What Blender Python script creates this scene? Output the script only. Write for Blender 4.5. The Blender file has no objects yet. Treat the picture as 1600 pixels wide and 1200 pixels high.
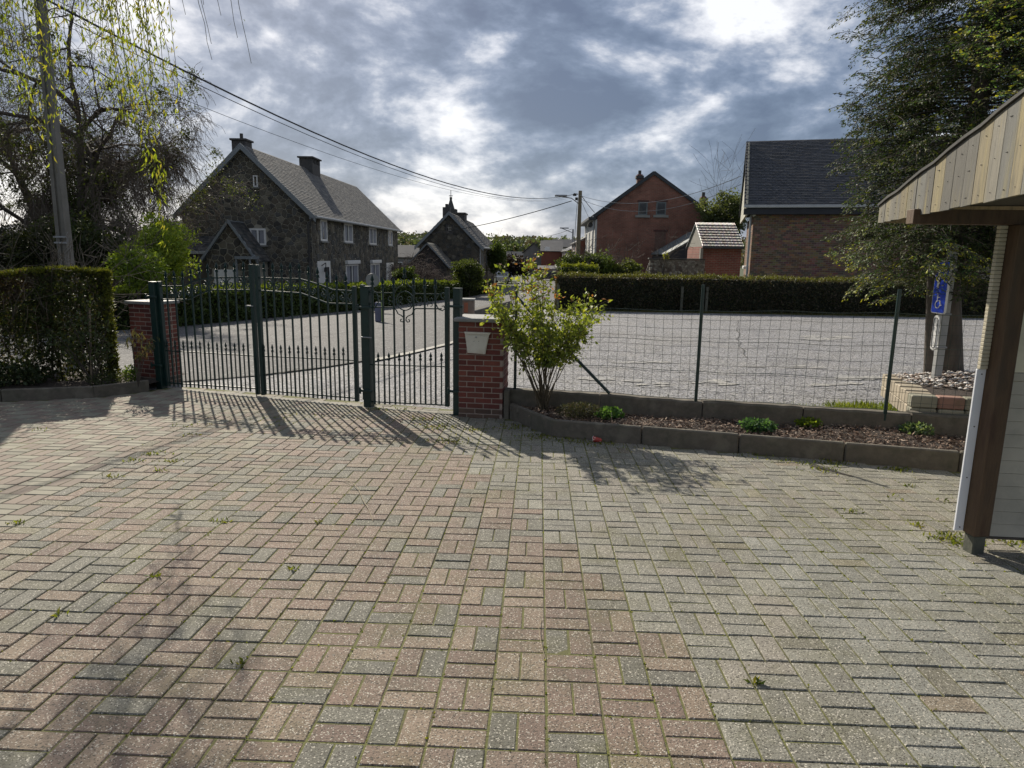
import bpy, math, random
import numpy as np
from mathutils import Vector, Matrix
R = random.Random(7)
rng = np.random.default_rng(7)
SC = bpy.context.scene
COL = SC.collection

# ------------------------------------------------------------------ camera
F, YAW, PITCH, ROLL, H = 1072.0, -.037, .187, .0155, 1.676
cy, sy, cp, sp = math.cos(YAW), math.sin(YAW), math.cos(PITCH), math.sin(PITCH)
r0 = np.array([cy, -sy, 0.]); fw = np.array([sy*cp, cy*cp, -sp]); u0 = np.cross(r0, fw)
c_, s_ = math.cos(ROLL), math.sin(ROLL)
CR = r0*c_ + u0*s_; CU = u0*c_ - r0*s_; CF = fw
CAM = np.array([0, 0, H])
cam = bpy.data.cameras.new('camera'); co = bpy.data.objects.new('camera', cam); COL.objects.link(co)
cam.sensor_width = 36; cam.lens = F/1600*36; cam.clip_start = .05; cam.clip_end = 4000
co.matrix_world = Matrix(((CR[0], CU[0], -CF[0], 0), (CR[1], CU[1], -CF[1], 0), (CR[2], CU[2], -CF[2], H), (0, 0, 0, 1)))
SC.camera = co

# ------------------------------------------------------------------ light
SUN_EL = math.radians(33.0)
SH = np.array([.47, -.88]); SH /= np.linalg.norm(SH)      # direction in which shadows fall
sund = Vector((SH[0]*math.cos(SUN_EL), SH[1]*math.cos(SUN_EL), -math.sin(SUN_EL)))
sl = bpy.data.lights.new('sun', 'SUN'); sl.energy = 4.7; sl.angle = math.radians(.53); sl.color = (1, .91, .77)
so = bpy.data.objects.new('sun', sl); COL.objects.link(so)
so.rotation_euler = sund.to_track_quat('-Z', 'Y').to_euler()
SC.view_settings.view_transform = 'Standard'; SC.view_settings.look = 'None'
SC.view_settings.exposure = 0.5; SC.view_settings.gamma = 1
SC.view_settings.use_curve_mapping = False
SC.cycles.use_denoising = True
SC.cycles.max_bounces = 7; SC.cycles.diffuse_bounces = 3; SC.cycles.glossy_bounces = 3
SC.cycles.transmission_bounces = 3; SC.cycles.transparent_max_bounces = 6

def ray(px, py): return (px-800)/F*CR - (py-600)/F*CU + CF

def make_world():
    w = bpy.data.worlds.new('World'); SC.world = w; w.use_nodes = True
    nt = w.node_tree; nt.nodes.clear(); N = nt.nodes.new; L = nt.links.new
    out = N('ShaderNodeOutputWorld'); bg = N('ShaderNodeBackground'); bg.inputs[1].default_value = .1
    L(bg.outputs[0], out.inputs[0])
    sky = N('ShaderNodeTexSky'); sky.sky_type = 'NISHITA'; sky.sun_disc = False
    sky.sun_elevation = SUN_EL; sky.sun_rotation = math.atan2(-SH[0], -SH[1]) % (2*math.pi)
    tc = N('ShaderNodeTexCoord')
    def M(op, a, b=None, c=None, clamp=False):
        n = N('ShaderNodeMath'); n.operation = op; n.use_clamp = clamp
        for i, v in enumerate((a, b, c)):
            if v is None: continue
            if isinstance(v, (int, float)): n.inputs[i].default_value = v
            else: L(v, n.inputs[i])
        return n.outputs[0]
    sx = N('ShaderNodeSeparateXYZ'); L(tc.outputs['Generated'], sx.inputs[0])
    zc = M('MAXIMUM', sx.outputs[2], 0.0); den = M('ADD', zc, .30)
    cx = N('ShaderNodeCombineXYZ'); L(M('DIVIDE', sx.outputs[0], den), cx.inputs[0]); L(M('DIVIDE', sx.outputs[1], den), cx.inputs[1])
    L(M('MULTIPLY', zc, 4.0), cx.inputs[2])
    c2 = N('ShaderNodeCombineXYZ'); L(sx.outputs[0], c2.inputs[0]); L(sx.outputs[1], c2.inputs[1]); L(M('MULTIPLY', sx.outputs[2], 1.9), c2.inputs[2])
    def noise(scale, det, rough, dist, off, src):
        m = N('ShaderNodeMapping'); m.inputs['Location'].default_value = off; L(src.outputs[0], m.inputs[0])
        n = N('ShaderNodeTexNoise'); n.inputs['Scale'].default_value = scale; n.inputs['Detail'].default_value = det
        n.inputs['Roughness'].default_value = rough; n.inputs['Distortion'].default_value = dist
        L(m.outputs[0], n.inputs['Vector']); return n.outputs['Fac']
    a = noise(.8, 3, .5, .4, (3.1, 7.7, 0), cx)
    so_ = -np.array(sund)*.045; base_off = (11.3, 2.2, 4)
    b = noise(3.1, 12, .56, .25, base_off, c2); b2 = noise(3.1, 12, .56, .25, tuple(np.array(base_off)+so_*[1, 1, 1.9]), c2)
    g = noise(6.5, 10, .58, .2, (5.3, 1.2, 7), c2); g2 = noise(6.5, 10, .58, .2, tuple(np.array((5.3, 1.2, 7))+so_*.45), c2)
    rel = M('ADD', M('MULTIPLY', M('SUBTRACT', b, b2), 2.3), M('MULTIPLY', M('SUBTRACT', g, g2), .75))
    v = M('ADD', M('ADD', M('MULTIPLY', a, .28), M('MULTIPLY', M('SUBTRACT', 0.86, b), 1.3)), M('ADD', rel, M('MULTIPLY', g, .22)))
    # mean about .73
    blobs = [(300, 20, .16, .10), (1230, 60, .18, .06), (1000, 60, .14, .06), (180, 260, .22, .08), (720, 335, .11, .15), (840, 368, .09, .15),
             (640, 205, .12, .04), (1060, 150, .10, .05), (1040, 270, .24, -.13), (480, 190, .14, -.08), (720, 70, .2, -.04),
             (900, 200, .18, -.07), (560, 290, .1, .05)]
    for px, py, rad, amp in blobs:
        d = ray(px, py); d = d/np.linalg.norm(d)
        vm = N('ShaderNodeVectorMath'); vm.operation = 'DISTANCE'; L(tc.outputs['Generated'], vm.inputs[0]); vm.inputs[1].default_value = tuple(d)
        mr = N('ShaderNodeMapRange'); mr.interpolation_type = 'SMOOTHERSTEP'; L(vm.outputs['Value'], mr.inputs[0])
        mr.inputs[1].default_value = 0; mr.inputs[2].default_value = rad*1.5; mr.inputs[3].default_value = amp; mr.inputs[4].default_value = 0
        v = M('ADD', v, mr.outputs[0])
    # the clouds brighten towards the sun
    sdv = -np.array(sund)
    dt = N('ShaderNodeVectorMath'); dt.operation = 'DOT_PRODUCT'; L(tc.outputs['Generated'], dt.inputs[0]); dt.inputs[1].default_value = tuple(sdv)
    v = M('ADD', v, M('MULTIPLY', M('POWER', M('MAXIMUM', dt.outputs['Value'], 0.0), 8.0), .03))
    cr = N('ShaderNodeValToRGB'); e = cr.color_ramp.elements
    stops = [(.45, (.7, .95, 1.55)), (.58, (1.05, 1.38, 2.05)), (.66, (1.5, 1.87, 2.65)), (.73, (2.3, 2.65, 3.4)), (.79, (3.6, 3.85, 4.45)), (.86, (5.3, 5.4, 5.8)), (.96, (7.4, 7.4, 7.5))]
    e[0].position = stops[0][0]; e[0].color = (*stops[0][1], 1)
    e[1].position = stops[-1][0]; e[1].color = (*stops[-1][1], 1)
    for p, q in stops[1:-1]:
        k = e.new(p); k.color = (*q, 1)
    L(v, cr.inputs[0])
    mx = N('ShaderNodeMix'); mx.data_type = 'RGBA'; mx.inputs[0].default_value = .88
    L(sky.outputs[0], mx.inputs[6]); L(cr.outputs[0], mx.inputs[7]); L(mx.outputs[2], bg.inputs[0])
make_world()

# ------------------------------------------------------------------ terrain and layout helpers
def zt(y):
    if y < 36: return -.0365*y
    if y < 110: return -.0365*36-.012*(y-36)
    return -.0365*36-.012*74
def zg(x, y):
    zl = zt(y)
    if y < 8: return zl
    zr = -.0365*y if y < 10 else (-.365-.006*(y-10) if y < 27 else (-.467-.03*(y-27) if y < 84 else -2.177))
    t = min(1, max(0, (x+2)/3.)); t = t*t*(3-2*t)
    return zl*(1-t)+zr*t
def at(px, py, y):
    d = ray(px, py); return CAM + d*(y/d[1])
def onx(px, py, x):
    d = ray(px, py); return CAM + d*(x/d[0])
def onplane(px, py, p, n):
    d = ray(px, py); n = np.array([n[0], n[1], 0.]); q = np.array([p[0], p[1], 0.])
    return CAM + d*(np.dot(q-CAM*[1, 1, 0], n)/np.dot(d, n))
def gp(px, py, dz=0.):
    d = ray(px, py); lo, hi = .1, 400
    for _ in range(50):
        m = (lo+hi)/2; q = CAM+d*m
        if q[2]-zg(q[0], q[1])-dz > 0: lo = m
        else: hi = m
    return CAM+d*lo
def pr(X):
    q = np.asarray(X, float)-CAM; w = q@CF
    return 800+F*(q@CR)/w, 600-F*(q@CU)/w

# ------------------------------------------------------------------ materials
def rgb(r, g, b):
    f = lambda c: (c/255/12.92 if c/255 <= .04045 else ((c/255+.055)/1.055)**2.4)
    return (f(r), f(g), f(b))
MATS = {}
def mat(name, cols, scale=4., rough=.8, bump=.25, bscale=None, tint=False, speck=None, metal=0., trans=0., detail=5, stain=None, stretch=None, spec=.5, bdist=.01):
    """cols: colours over a noise; tint: multiply by the mesh's own colour; speck=(scale, colour, amount); stain=(scale, colour, amount)"""
    if name in MATS: return MATS[name]
    m = bpy.data.materials.new(name); m.use_nodes = True; nt = m.node_tree; N = nt.nodes.new; L = nt.links.new
    b = nt.nodes['Principled BSDF']; out = nt.nodes['Material Output']
    geo = N('ShaderNodeNewGeometry'); pos = geo.outputs['Position']
    if stretch:
        mp = N('ShaderNodeMapping'); mp.inputs['Scale'].default_value = stretch; L(pos, mp.inputs[0]); pos = mp.outputs[0]
    def nz(sc, det=detail, ro=.6):
        n = N('ShaderNodeTexNoise'); n.inputs['Scale'].default_value = sc; n.inputs['Detail'].default_value = det; n.inputs['Roughness'].default_value = ro
        L(pos, n.inputs['Vector']); return n.outputs['Fac']
    cr = N('ShaderNodeValToRGB'); el = cr.color_ramp.elements
    if len(cols) == 1: cols = [tuple(c*.85 for c in cols[0]), tuple(min(1, c*1.12) for c in cols[0])]
    n = len(cols)
    for i, c in enumerate(cols):
        p = .3+.4*i/(n-1)
        if i == 0: el[0].position = p; el[0].color = (*c, 1)
        elif i == n-1: el[-1].position = p; el[-1].color = (*c, 1)
        else: k = el.new(p); k.color = (*c, 1)
    L(nz(scale), cr.inputs[0]); col = cr.outputs[0]
    def mix(a, bb, fac, typ='MIX'):
        x = N('ShaderNodeMix'); x.data_type = 'RGBA'; x.blend_type = typ
        if isinstance(fac, float): x.inputs[0].default_value = fac
        else: L(fac, x.inputs[0])
        for i, q in ((6, a), (7, bb)):
            if isinstance(q, tuple): x.inputs[i].default_value = (*q, 1)
            else: L(q, x.inputs[i])
        return x.outputs[2]
    if tint:
        at_ = N('ShaderNodeAttribute'); at_.attribute_name = 'tint'; col = mix(col, at_.outputs['Color'], 1.0, 'MULTIPLY')
    def thr(src, lo, hi, amt):
        r = N('ShaderNodeMapRange'); L(src, r.inputs[0]); r.inputs[1].default_value = lo; r.inputs[2].default_value = hi
        r.inputs[3].default_value = 0; r.inputs[4].default_value = amt; return r.outputs[0]
    for st in (stain if isinstance(stain, list) else ([stain] if stain else [])):
        col = mix(col, st[1], thr(nz(st[0], 6, .65), .5, .72, st[2]))
    if speck:
        for sk in (speck if isinstance(speck, list) else [speck]):
            vo = N('ShaderNodeTexVoronoi'); vo.inputs['Scale'].default_value = sk[0]; L(pos, vo.inputs['Vector'])
            sx = N('ShaderNodeSeparateColor'); L(vo.outputs['Color'], sx.inputs[0])
            col = mix(col, sk[1], thr(sx.outputs[0], 1-sk[2]*1.05, 1-sk[2], .85))
    L(col, b.inputs['Base Color']); b.inputs['Roughness'].default_value = rough; b.inputs['Metallic'].default_value = metal
    b.inputs['Specular IOR Level'].default_value = spec
    if bump:
        bn = N('ShaderNodeBump'); bn.inputs['Strength'].default_value = bump; bn.inputs['Distance'].default_value = bdist
        L(nz(bscale or scale*4, 4, .65), bn.inputs['Height']); L(bn.outputs[0], b.inputs['Normal'])
    if trans:
        tr = N('ShaderNodeBsdfTranslucent'); L(mix(col, (1.25, 1.15, .5), 1.0, 'MULTIPLY'), tr.inputs[0])
        ms = N('ShaderNodeMixShader'); ms.inputs[0].default_value = trans; L(b.outputs[0], ms.inputs[1]); L(tr.outputs[0], ms.inputs[2]); L(ms.outputs[0], out.inputs[0])
    MATS[name] = m; return m
W1 = [(1, 1, 1), (.8, .8, .8)]

# ------------------------------------------------------------------ mesh builders
def finish(o, parent=None, **kw):
    COL.objects.link(o)
    if parent is not None:
        o.parent = parent
        o.matrix_parent_inverse = Matrix.Identity(4)
    for k, v in kw.items():
        if v is not None: o[k] = v
    return o
def npmesh(name, V, Fs, mt, k=4, tint=None, smooth=False):
    """V (n,3), Fs (m,k) equal-sized faces, tint (m,3)"""
    V = np.asarray(V, np.float32); Fs = np.asarray(Fs, np.int32)
    me = bpy.data.meshes.new(name); me.vertices.add(len(V)); me.vertices.foreach_set('co', V.ravel())
    me.loops.add(Fs.size); me.loops.foreach_set('vertex_index', Fs.ravel())
    me.polygons.add(len(Fs)); me.polygons.foreach_set('loop_start', np.arange(0, Fs.size, Fs.shape[1], dtype=np.int32))
    if smooth: me.polygons.foreach_set('use_smooth', np.ones(len(Fs), bool))
    me.update(calc_edges=True)
    if tint is not None:
        a = me.color_attributes.new('tint', 'FLOAT_COLOR', 'CORNER')
        t = np.repeat(np.c_[np.asarray(tint, np.float32), np.ones(len(Fs), np.float32)], Fs.shape[1], 0); a.data.foreach_set('color', t.ravel().astype(np.float32))
    if mt: me.materials.append(mt)
    return me
def I4(): return Matrix.Identity(4)
class MB:
    def __init__(s): s.v = []; s.f = []; s.t = []; s.sm = []
    def add(s, vs, fs, tint=(1, 1, 1), M=None, smooth=False):
        n = len(s.v)
        if M is not None: vs = [tuple(M @ Vector(p)) for p in vs]
        s.v += [tuple(p) for p in vs]; s.f += [tuple(n+i for i in f) for f in fs]; s.t += [tint]*len(fs); s.sm += [smooth]*len(fs)
        return s
    def box(s, x0, x1, y0, y1, z0, z1, tint=(1, 1, 1), M=None):
        return s.add([(x0, y0, z0), (x1, y0, z0), (x1, y1, z0), (x0, y1, z0), (x0, y0, z1), (x1, y0, z1), (x1, y1, z1), (x0, y1, z1)],
                     [(0, 3, 2, 1), (4, 5, 6, 7), (0, 1, 5, 4), (1, 2, 6, 5), (2, 3, 7, 6), (3, 0, 4, 7)], tint, M)
    def cbox(s, x0, x1, y0, y1, z0, z1, c=.005, tint=(1, 1, 1), M=None):
        """chamfered box"""
        X = (x0, x1); Y = (y0, y1); Z = (z0, z1); vs = []; idx = {}
        for i in (0, 1):
            for j in (0, 1):
                for k in (0, 1):
                    sx, sy_, sz = (1 if i == 0 else -1)*c, (1 if j == 0 else -1)*c, (1 if k == 0 else -1)*c
                    idx[i, j, k, 'x'] = len(vs); vs.append((X[i], Y[j]+sy_, Z[k]+sz))
                    idx[i, j, k, 'y'] = len(vs); vs.append((X[i]+sx, Y[j], Z[k]+sz))
                    idx[i, j, k, 'z'] = len(vs); vs.append((X[i]+sx, Y[j]+sy_, Z[k]))
        g = lambda i, j, k, a: idx[i, j, k, a]
        fs = []
        for i in (0, 1):
            q = [g(i, 0, 0, 'x'), g(i, 1, 0, 'x'), g(i, 1, 1, 'x'), g(i, 0, 1, 'x')]; fs.append(q if i else q[::-1])
            q = [g(0, i, 0, 'y'), g(1, i, 0, 'y'), g(1, i, 1, 'y'), g(0, i, 1, 'y')]; fs.append(q[::-1] if i else q)
            q = [g(0, 0, i, 'z'), g(1, 0, i, 'z'), g(1, 1, i, 'z'), g(0, 1, i, 'z')]; fs.append(q if i else q[::-1])
        for i in (0, 1):
            for j in (0, 1):
                q = [g(i, j, 0, 'x'), g(i, j, 1, 'x'), g(i, j, 1, 'y'), g(i, j, 0, 'y')]; fs.append(q if i == j else q[::-1])
                q = [g(i, 0, j, 'x'), g(i, 1, j, 'x'), g(i, 1, j, 'z'), g(i, 0, j, 'z')]; fs.append(q[::-1] if i == j else q)
                q = [g(0, i, j, 'y'), g(1, i, j, 'y'), g(1, i, j, 'z'), g(0, i, j, 'z')]; fs.append(q if i == j else q[::-1])
                for k in (0, 1):
                    q = [g(i, j, k, 'x'), g(i, j, k, 'y'), g(i, j, k, 'z')]; fs.append(q if (i+j+k) % 2 else q[::-1])
        return s.add(vs, fs, tint, M)
    def tube(s, pts, r, n=6, tint=(1, 1, 1), M=None, caps=True, smooth=True, flat=None):
        pts = [np.asarray(p, float) for p in pts]; k = len(pts)
        rs = r if hasattr(r, '__len__') else [r]*k
        vs = []; up = None
        for i, p in enumerate(pts):
            d = pts[min(i+1, k-1)]-pts[max(i-1, 0)]; d = d/(np.linalg.norm(d)+1e-9)
            if up is None:
                a = np.array([0, 0, 1.]) if abs(d[2]) < .9 else np.array([1., 0, 0]); up = np.cross(d, a)
            up = up-d*np.dot(up, d); up = up/(np.linalg.norm(up)+1e-9); w = np.cross(d, up)
            for j in range(n):
                an = 2*math.pi*(j+.5)/n; vs.append(tuple(p+rs[i]*(math.cos(an)*up+math.sin(an)*w)))
        fs = [(i*n+j, i*n+(j+1) % n, (i+1)*n+(j+1) % n, (i+1)*n+j) for i in range(k-1) for j in range(n)]
        s.add(vs, fs, tint, M, smooth and n > 4)
        if caps: s.add(vs, [tuple(range(n))[::-1], tuple((k-1)*n+j for j in range(n))], tint, M)
        return s
    def prism(s, poly, y0, y1, tint=(1, 1, 1), M=None):
        """polygon in local x,z extruded along y"""
        n = len(poly); vs = [(p[0], y0, p[1]) for p in poly]+[(p[0], y1, p[1]) for p in poly]
        fs = [tuple(range(n)), tuple(range(2*n-1, n-1, -1))]+[(i, i+n, (i+1) % n+n, (i+1) % n) for i in range(n)]
        return s.add(vs, fs, tint, M)
    def slab(s, quad, th, tint=(1, 1, 1), M=None):
        """a quad in space given thickness downwards along its normal"""
        q = [Vector(p) for p in quad]; nrm = (q[1]-q[0]).cross(q[3]-q[0]).normalized()
        vs = [tuple(p) for p in q]+[tuple(p-nrm*th) for p in q]
        return s.add(vs, [(0, 1, 2, 3), (7, 6, 5, 4), (0, 4, 5, 1), (1, 5, 6, 2), (2, 6, 7, 3), (3, 7, 4, 0)], tint, M)
    def mesh(s, name, mt):
        me = bpy.data.meshes.new(name); me.from_pydata(s.v, [], s.f)
        a = me.color_attributes.new('tint', 'FLOAT_COLOR', 'CORNER')
        cnt = np.array([len(f) for f in s.f]); t = np.repeat(np.c_[np.array(s.t, np.float32), np.ones(len(s.f), np.float32)], cnt, 0)
        a.data.foreach_set('color', t.ravel().astype(np.float32))
        me.polygons.foreach_set('use_smooth', np.array(s.sm, bool))
        if mt: me.materials.append(mt)
        me.update(); return me
    def build(s, name, mt, parent=None, M=None, **kw):
        o = bpy.data.objects.new(name, s.mesh(name, mt))
        if M is not None: o.matrix_world = M
        return finish(o, parent, **kw)
def thing(name, label, cat, loc=(0, 0, 0), rz=0, group=None):
    o = bpy.data.objects.new(name, None); o.location = loc; o.rotation_euler = (0, 0, rz); o.empty_display_size = .2
    return finish(o, None, label=label, category=cat, group=group)
def tag(o, label, cat, group=None):
    o['label'] = label; o['category'] = cat
    if group: o['group'] = group
    return o
def inst(me, name, parent=None, M=None, **kw):
    o = bpy.data.objects.new(name, me)
    if M is not None: o.matrix_basis = M
    return finish(o, parent, **kw)
def frame(p, d):
    """matrix with local x along direction d (2D), z up, origin p"""
    d = np.asarray(d[:2], float); d = d/np.linalg.norm(d)
    return Matrix(((d[0], -d[1], 0, p[0]), (d[1], d[0], 0, p[1]), (0, 0, 1, p[2]), (0, 0, 0, 1)))

def leaves_mesh(name, P, size, mt, cols, aspect=2.2, dirs=None, spread=1., kink=.15):
    """P (n,3) leaf bases; diamond leaves; dirs (n,3) preferred directions"""
    n = len(P); P = np.asarray(P, float)
    sz = size*(.6+.8*rng.random(n))[:, None] if np.isscalar(size) else np.asarray(size)[:, None]
    d = rng.normal(size=(n, 3)); d /= np.linalg.norm(d, axis=1)[:, None]
    if dirs is not None: d = np.asarray(dirs)+d*spread
    d /= np.linalg.norm(d, axis=1)[:, None]
    w = np.cross(d, rng.normal(size=(n, 3))); w /= np.linalg.norm(w, axis=1)[:, None]+1e-9
    nn = np.cross(d, w)
    a = P; t = P+d*sz; m = P+d*sz*.45+nn*sz*kink
    l = m+w*sz/aspect/2; r = m-w*sz/aspect/2
    V = np.stack([a, l, t, r], 1).reshape(-1, 3); Fs = np.arange(4*n).reshape(n, 4)
    cols = np.asarray(cols, float)
    if cols.ndim == 2 and len(cols) != n:
        i = rng.integers(0, len(cols), n); f = rng.random((n, 1)); j = rng.integers(0, len(cols), n); c = cols[i]*f+cols[j]*(1-f); c = c*(.75+.5*rng.random((n, 1)))
    else: c = cols
    return npmesh(name, V, Fs, mt, tint=c)

LEAF = mat('leaf_surface', W1, scale=6, rough=.55, bump=0, tint=True, trans=.5, spec=.3)
LEAFD = mat('leaf_dark_surface', W1, scale=3, rough=.6, bump=0, tint=True, trans=.32, spec=.3)
TWIG = mat('twig_bark', [(.09, .075, .06), (.05, .042, .035)], scale=8, rough=.9, bump=0)
BARK = mat('bark', [(.13, .11, .09), (.05, .042, .035)], scale=9, rough=.9, bump=.8, bscale=14, stretch=(1, 1, .25), bdist=.03)
GREEN = mat('green_paint', [(.004, .021, .019), (.007, .03, .026)], scale=12, rough=.42, bump=.1, bscale=60, stain=(25, (.04, .05, .045), .25))
GALV = mat('galvanised', [(.3, .31, .32), (.2, .21, .22)], scale=15, rough=.5, bump=.05, metal=.4)
CONC = mat('concrete', [(.15, .13, .10), (.10, .088, .07), (.18, .16, .125)], scale=5, rough=.9, bump=.5, bscale=60, stain=[(2.5, (.07, .075, .05), .6), (9, (.05, .055, .035), .5)])
WHITE = mat('white_paint', [(.72, .72, .7), (.62, .62, .6)], scale=6, rough=.45, bump=.03)
GLASS = mat('window_glass', [(.03, .035, .04), (.05, .055, .06)], scale=2, rough=.08, bump=0, spec=.8)
SOIL = mat('soil', [(.055, .04, .03), (.03, .022, .017)], scale=20, rough=.95, bump=1., bscale=70, bdist=.02)

# ------------------------------------------------------------------ the ground
def sheet(name, xs, ys, dz, mt, mask=None, **kw):
    vs = []; idx = {}; fs = []
    for i, x in enumerate(xs):
        for j, y in enumerate(ys): idx[i, j] = len(vs); vs.append((x, y, zg(x, y)+dz))
    for i in range(len(xs)-1):
        for j in range(len(ys)-1):
            if mask and not mask((xs[i]+xs[i+1])/2, (ys[j]+ys[j+1])/2): continue
            fs.append((idx[i, j], idx[i+1, j], idx[i+1, j+1], idx[i, j+1]))
    me = npmesh(name, vs, fs, mt, smooth=True); o = bpy.data.objects.new(name, me); return finish(o, None, **kw)
GRASSG = mat('grass_ground', [(.05, .07, .02), (.035, .05, .018), (.08, .085, .035)], scale=1.2, rough=.95, bump=.8, bscale=20, bdist=.04)
gx = list(np.r_[-1500, -800, -400, -200, np.arange(-120, -16, 4), np.arange(-16, 16, .5), np.arange(16, 120, 4), 200, 400, 800, 1500])
gy = list(np.r_[-300, -100, -40, -20, -10, np.arange(-5, 40, .5), np.arange(40, 120, 2), 150, 200, 300, 600, 1200, 2500])
sheet('ground', gx, gy, -.06, GRASSG, kind='structure')

def asphalt(name, base, patch, speckles, rough=.6, bump=.6):
    m = mat(name, base, scale=.8, rough=rough, bump=bump, bscale=45, speck=speckles, stain=patch, bdist=.03, spec=.15); return m
LOT = asphalt('gravelled_asphalt', [(.21, .212, .228), (.3, .3, .31), (.25, .252, .265)],
              [(.3, (.26, .25, .235), .6), (.9, (.3, .285, .255), .55), (2.2, (.12, .12, .122), .4)],
              [(38, (.42, .41, .38), .2), (42, (.03, .03, .03), .24), (80, (.04, .04, .04), .15)], rough=.75, bump=.7)
STREET = asphalt('street_concrete', [(.09, .09, .092), (.12, .119, .118), (.1, .1, .1)], [(.35, (.11, .11, .11), .5), (2.2, (.16, .155, .15), .35), (.8, (.075, .075, .075), .35)],
                 [(30, (.28, .28, .27), .10), (34, (.06, .06, .06), .14)], rough=.8, bump=.6)
lot_y = lambda x: 27.0 if x > 1.5 else 60
sheet('parking_lot', list(np.arange(-14, 34.1, .5)), list(np.arange(6.5, 62.1, .5)), -.02, LOT,
      mask=lambda x, y: (y < 27) or (x < 1.0 and y < 60), kind='structure')
# street: strip between the hedge foot and the gutter line
gut = [gp(p[0], p[1]) for p in ((230, 600), (400, 587), (500, 575), (575, 563), (640, 550), (700, 536), (745, 518), (785, 497))]
Lft = [(-26, 6), (-17.5, 14), (-12.4, 19.5), (-11.5, 24), (-10.4, 30), (-8.3, 40), (-5.6, 50), (-3.9, 60), (-3.2, 75), (-3.0, 95), (-3.2, 125)]
Rgt = [(-18, 1), (gut[0][0]-2.0, gut[0][1]-2.4)]+[(g[0], g[1]) for g in gut]+[(-.1, 28), (.9, 36), (1.5, 46), (1.9, 60), (2.3, 80), (2.6, 100), (2.8, 125)]
def resample(pl, n):
    pl = np.array(pl, float); s = np.r_[0, np.cumsum(np.linalg.norm(np.diff(pl, axis=0), axis=1))]; t = np.linspace(0, s[-1], n)
    return np.c_[np.interp(t, s, pl[:, 0]), np.interp(t, s, pl[:, 1])]
def ribbon(name, A, B, n, k, dz, mt, **kw):
    A = resample(A, n); B = resample(B, n); vs = []; fs = []
    for i in range(n):
        for j in range(k+1):
            p = A[i]*(1-j/k)+B[i]*j/k; vs.append((p[0], p[1], zg(p[0], p[1])+dz))
    for i in range(n-1):
        for j in range(k): a = i*(k+1)+j; fs.append((a, a+1, a+k+2, a+k+1))
    me = npmesh(name, vs, fs, mt, smooth=True); return finish(bpy.data.objects.new(name, me), None, **kw)
ribbon('street', Lft, Rgt, 160, 14, .0, STREET, kind='structure')
GUT = mat('gutter_concrete', [(.34, .33, .3), (.24, .23, .2)], scale=4, rough=.8, bump=.4, bscale=50, stain=(1.5, (.12, .13, .06), .6))
gl = [(g[0], g[1]) for g in gut[1:]]
gl2 = gl[2:]
ribbon('gutter', gl2, [(x+.12, y-.33) for x, y in gl2], 40, 1, .012, GUT, kind='structure')
DARK = mat('dark_joint', [(.03, .03, .03), (.045, .045, .04)], scale=8, rough=.9, bump=.3)
ribbon('gutter_joint', [(x-.02, y+.08) for x, y in gl], gl, 40, 1, .010, DARK, kind='structure')
# tar joints across the street concrete
for k, (a, b) in enumerate([((275, 522), (560, 505)), ((275, 555), (690, 500)), ((560, 505), (690, 485)), ((380, 600), (470, 575))]):
    A = gp(*a); B = gp(*b); d = (B-A)/np.linalg.norm(B-A); q = np.array([-d[1], d[0], 0])*.02
    ribbon('tar_joint', [A[:2]+(B-A)[:2]*t for t in np.linspace(0, 1, 8)], [A[:2]+(B-A)[:2]*t+q[:2] for t in np.linspace(0, 1, 8)], 60, 1, .006, DARK, kind='structure')
# pale worn patches on the parking lot
PATCH = mat('pale_gravel_patch', [(.38, .365, .325), (.24, .24, .24)], scale=3.5, rough=.85, bump=.6, bscale=60, speck=[(22, (.1, .1, .1), .2), (50, (.15, .15, .14), .25)])
for px, py, w, h in [(1120, 597, 40, 5), (1020, 600, 30, 3.5), (1265, 572, 40, 3), (1010, 566, 45, 2.5), (955, 592, 50, 4), (1180, 572, 18, 2), (1340, 588, 50, 6), (1290, 527, 50, 4), (1300, 600, 45, 4), (860, 640, 30, 4)]:
  for _q in range(5):
    fx_, fy_, ff = R.uniform(-.8, .8)*w, R.uniform(-.6, .6)*h, R.uniform(.2, .5)
    c = [gp(px+fx_+ff*w*math.cos(a)*(1+R.uniform(-.35, .4)), py+fy_+ff*h*math.sin(a)*(1+R.uniform(-.45, .5))) for a in np.linspace(0, 2*math.pi, 19)[:-1]]
    me = bpy.data.meshes.new('gravel_patch'); me.from_pydata([(p[0], p[1], zg(p[0], p[1])-.012+.0012*_q) for p in c], [], [tuple(range(18))[::-1]]); me.materials.append(PATCH)
    finish(bpy.data.objects.new('gravel_patch', me), None, kind='structure')

for k, (pa, pb) in enumerate([((1085, 561), (1118, 563)), ((985, 545), (1040, 547)), ((1120, 538), (1300, 541)), ((940, 520), (1090, 524)), ((1150, 512), (1380, 519)), ((900, 560), (960, 556)), ((1200, 555), (1260, 552)), ((1290, 610), (1370, 606)), ((990, 622), (1075, 616)), ((1230, 498), (1500, 503)), ((820, 548), (870, 540)), ((1150, 500), (1160, 560))]):
    A = gp(*pa)[:2]; B = gp(*pb)[:2]; n_ = 14; L1 = []; L2 = []; dd = (B-A)/np.linalg.norm(B-A); qq = np.array([-dd[1], dd[0]])
    for i in range(n_): p = A+(B-A)*i/(n_-1)+qq*R.gauss(0, .05); w = R.uniform(.008, .03); L1.append(tuple(p)); L2.append(tuple(p+qq*w))
    ribbon('asphalt_crack', L1, L2, 40, 1, -.009, DARK, kind='structure')

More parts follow.
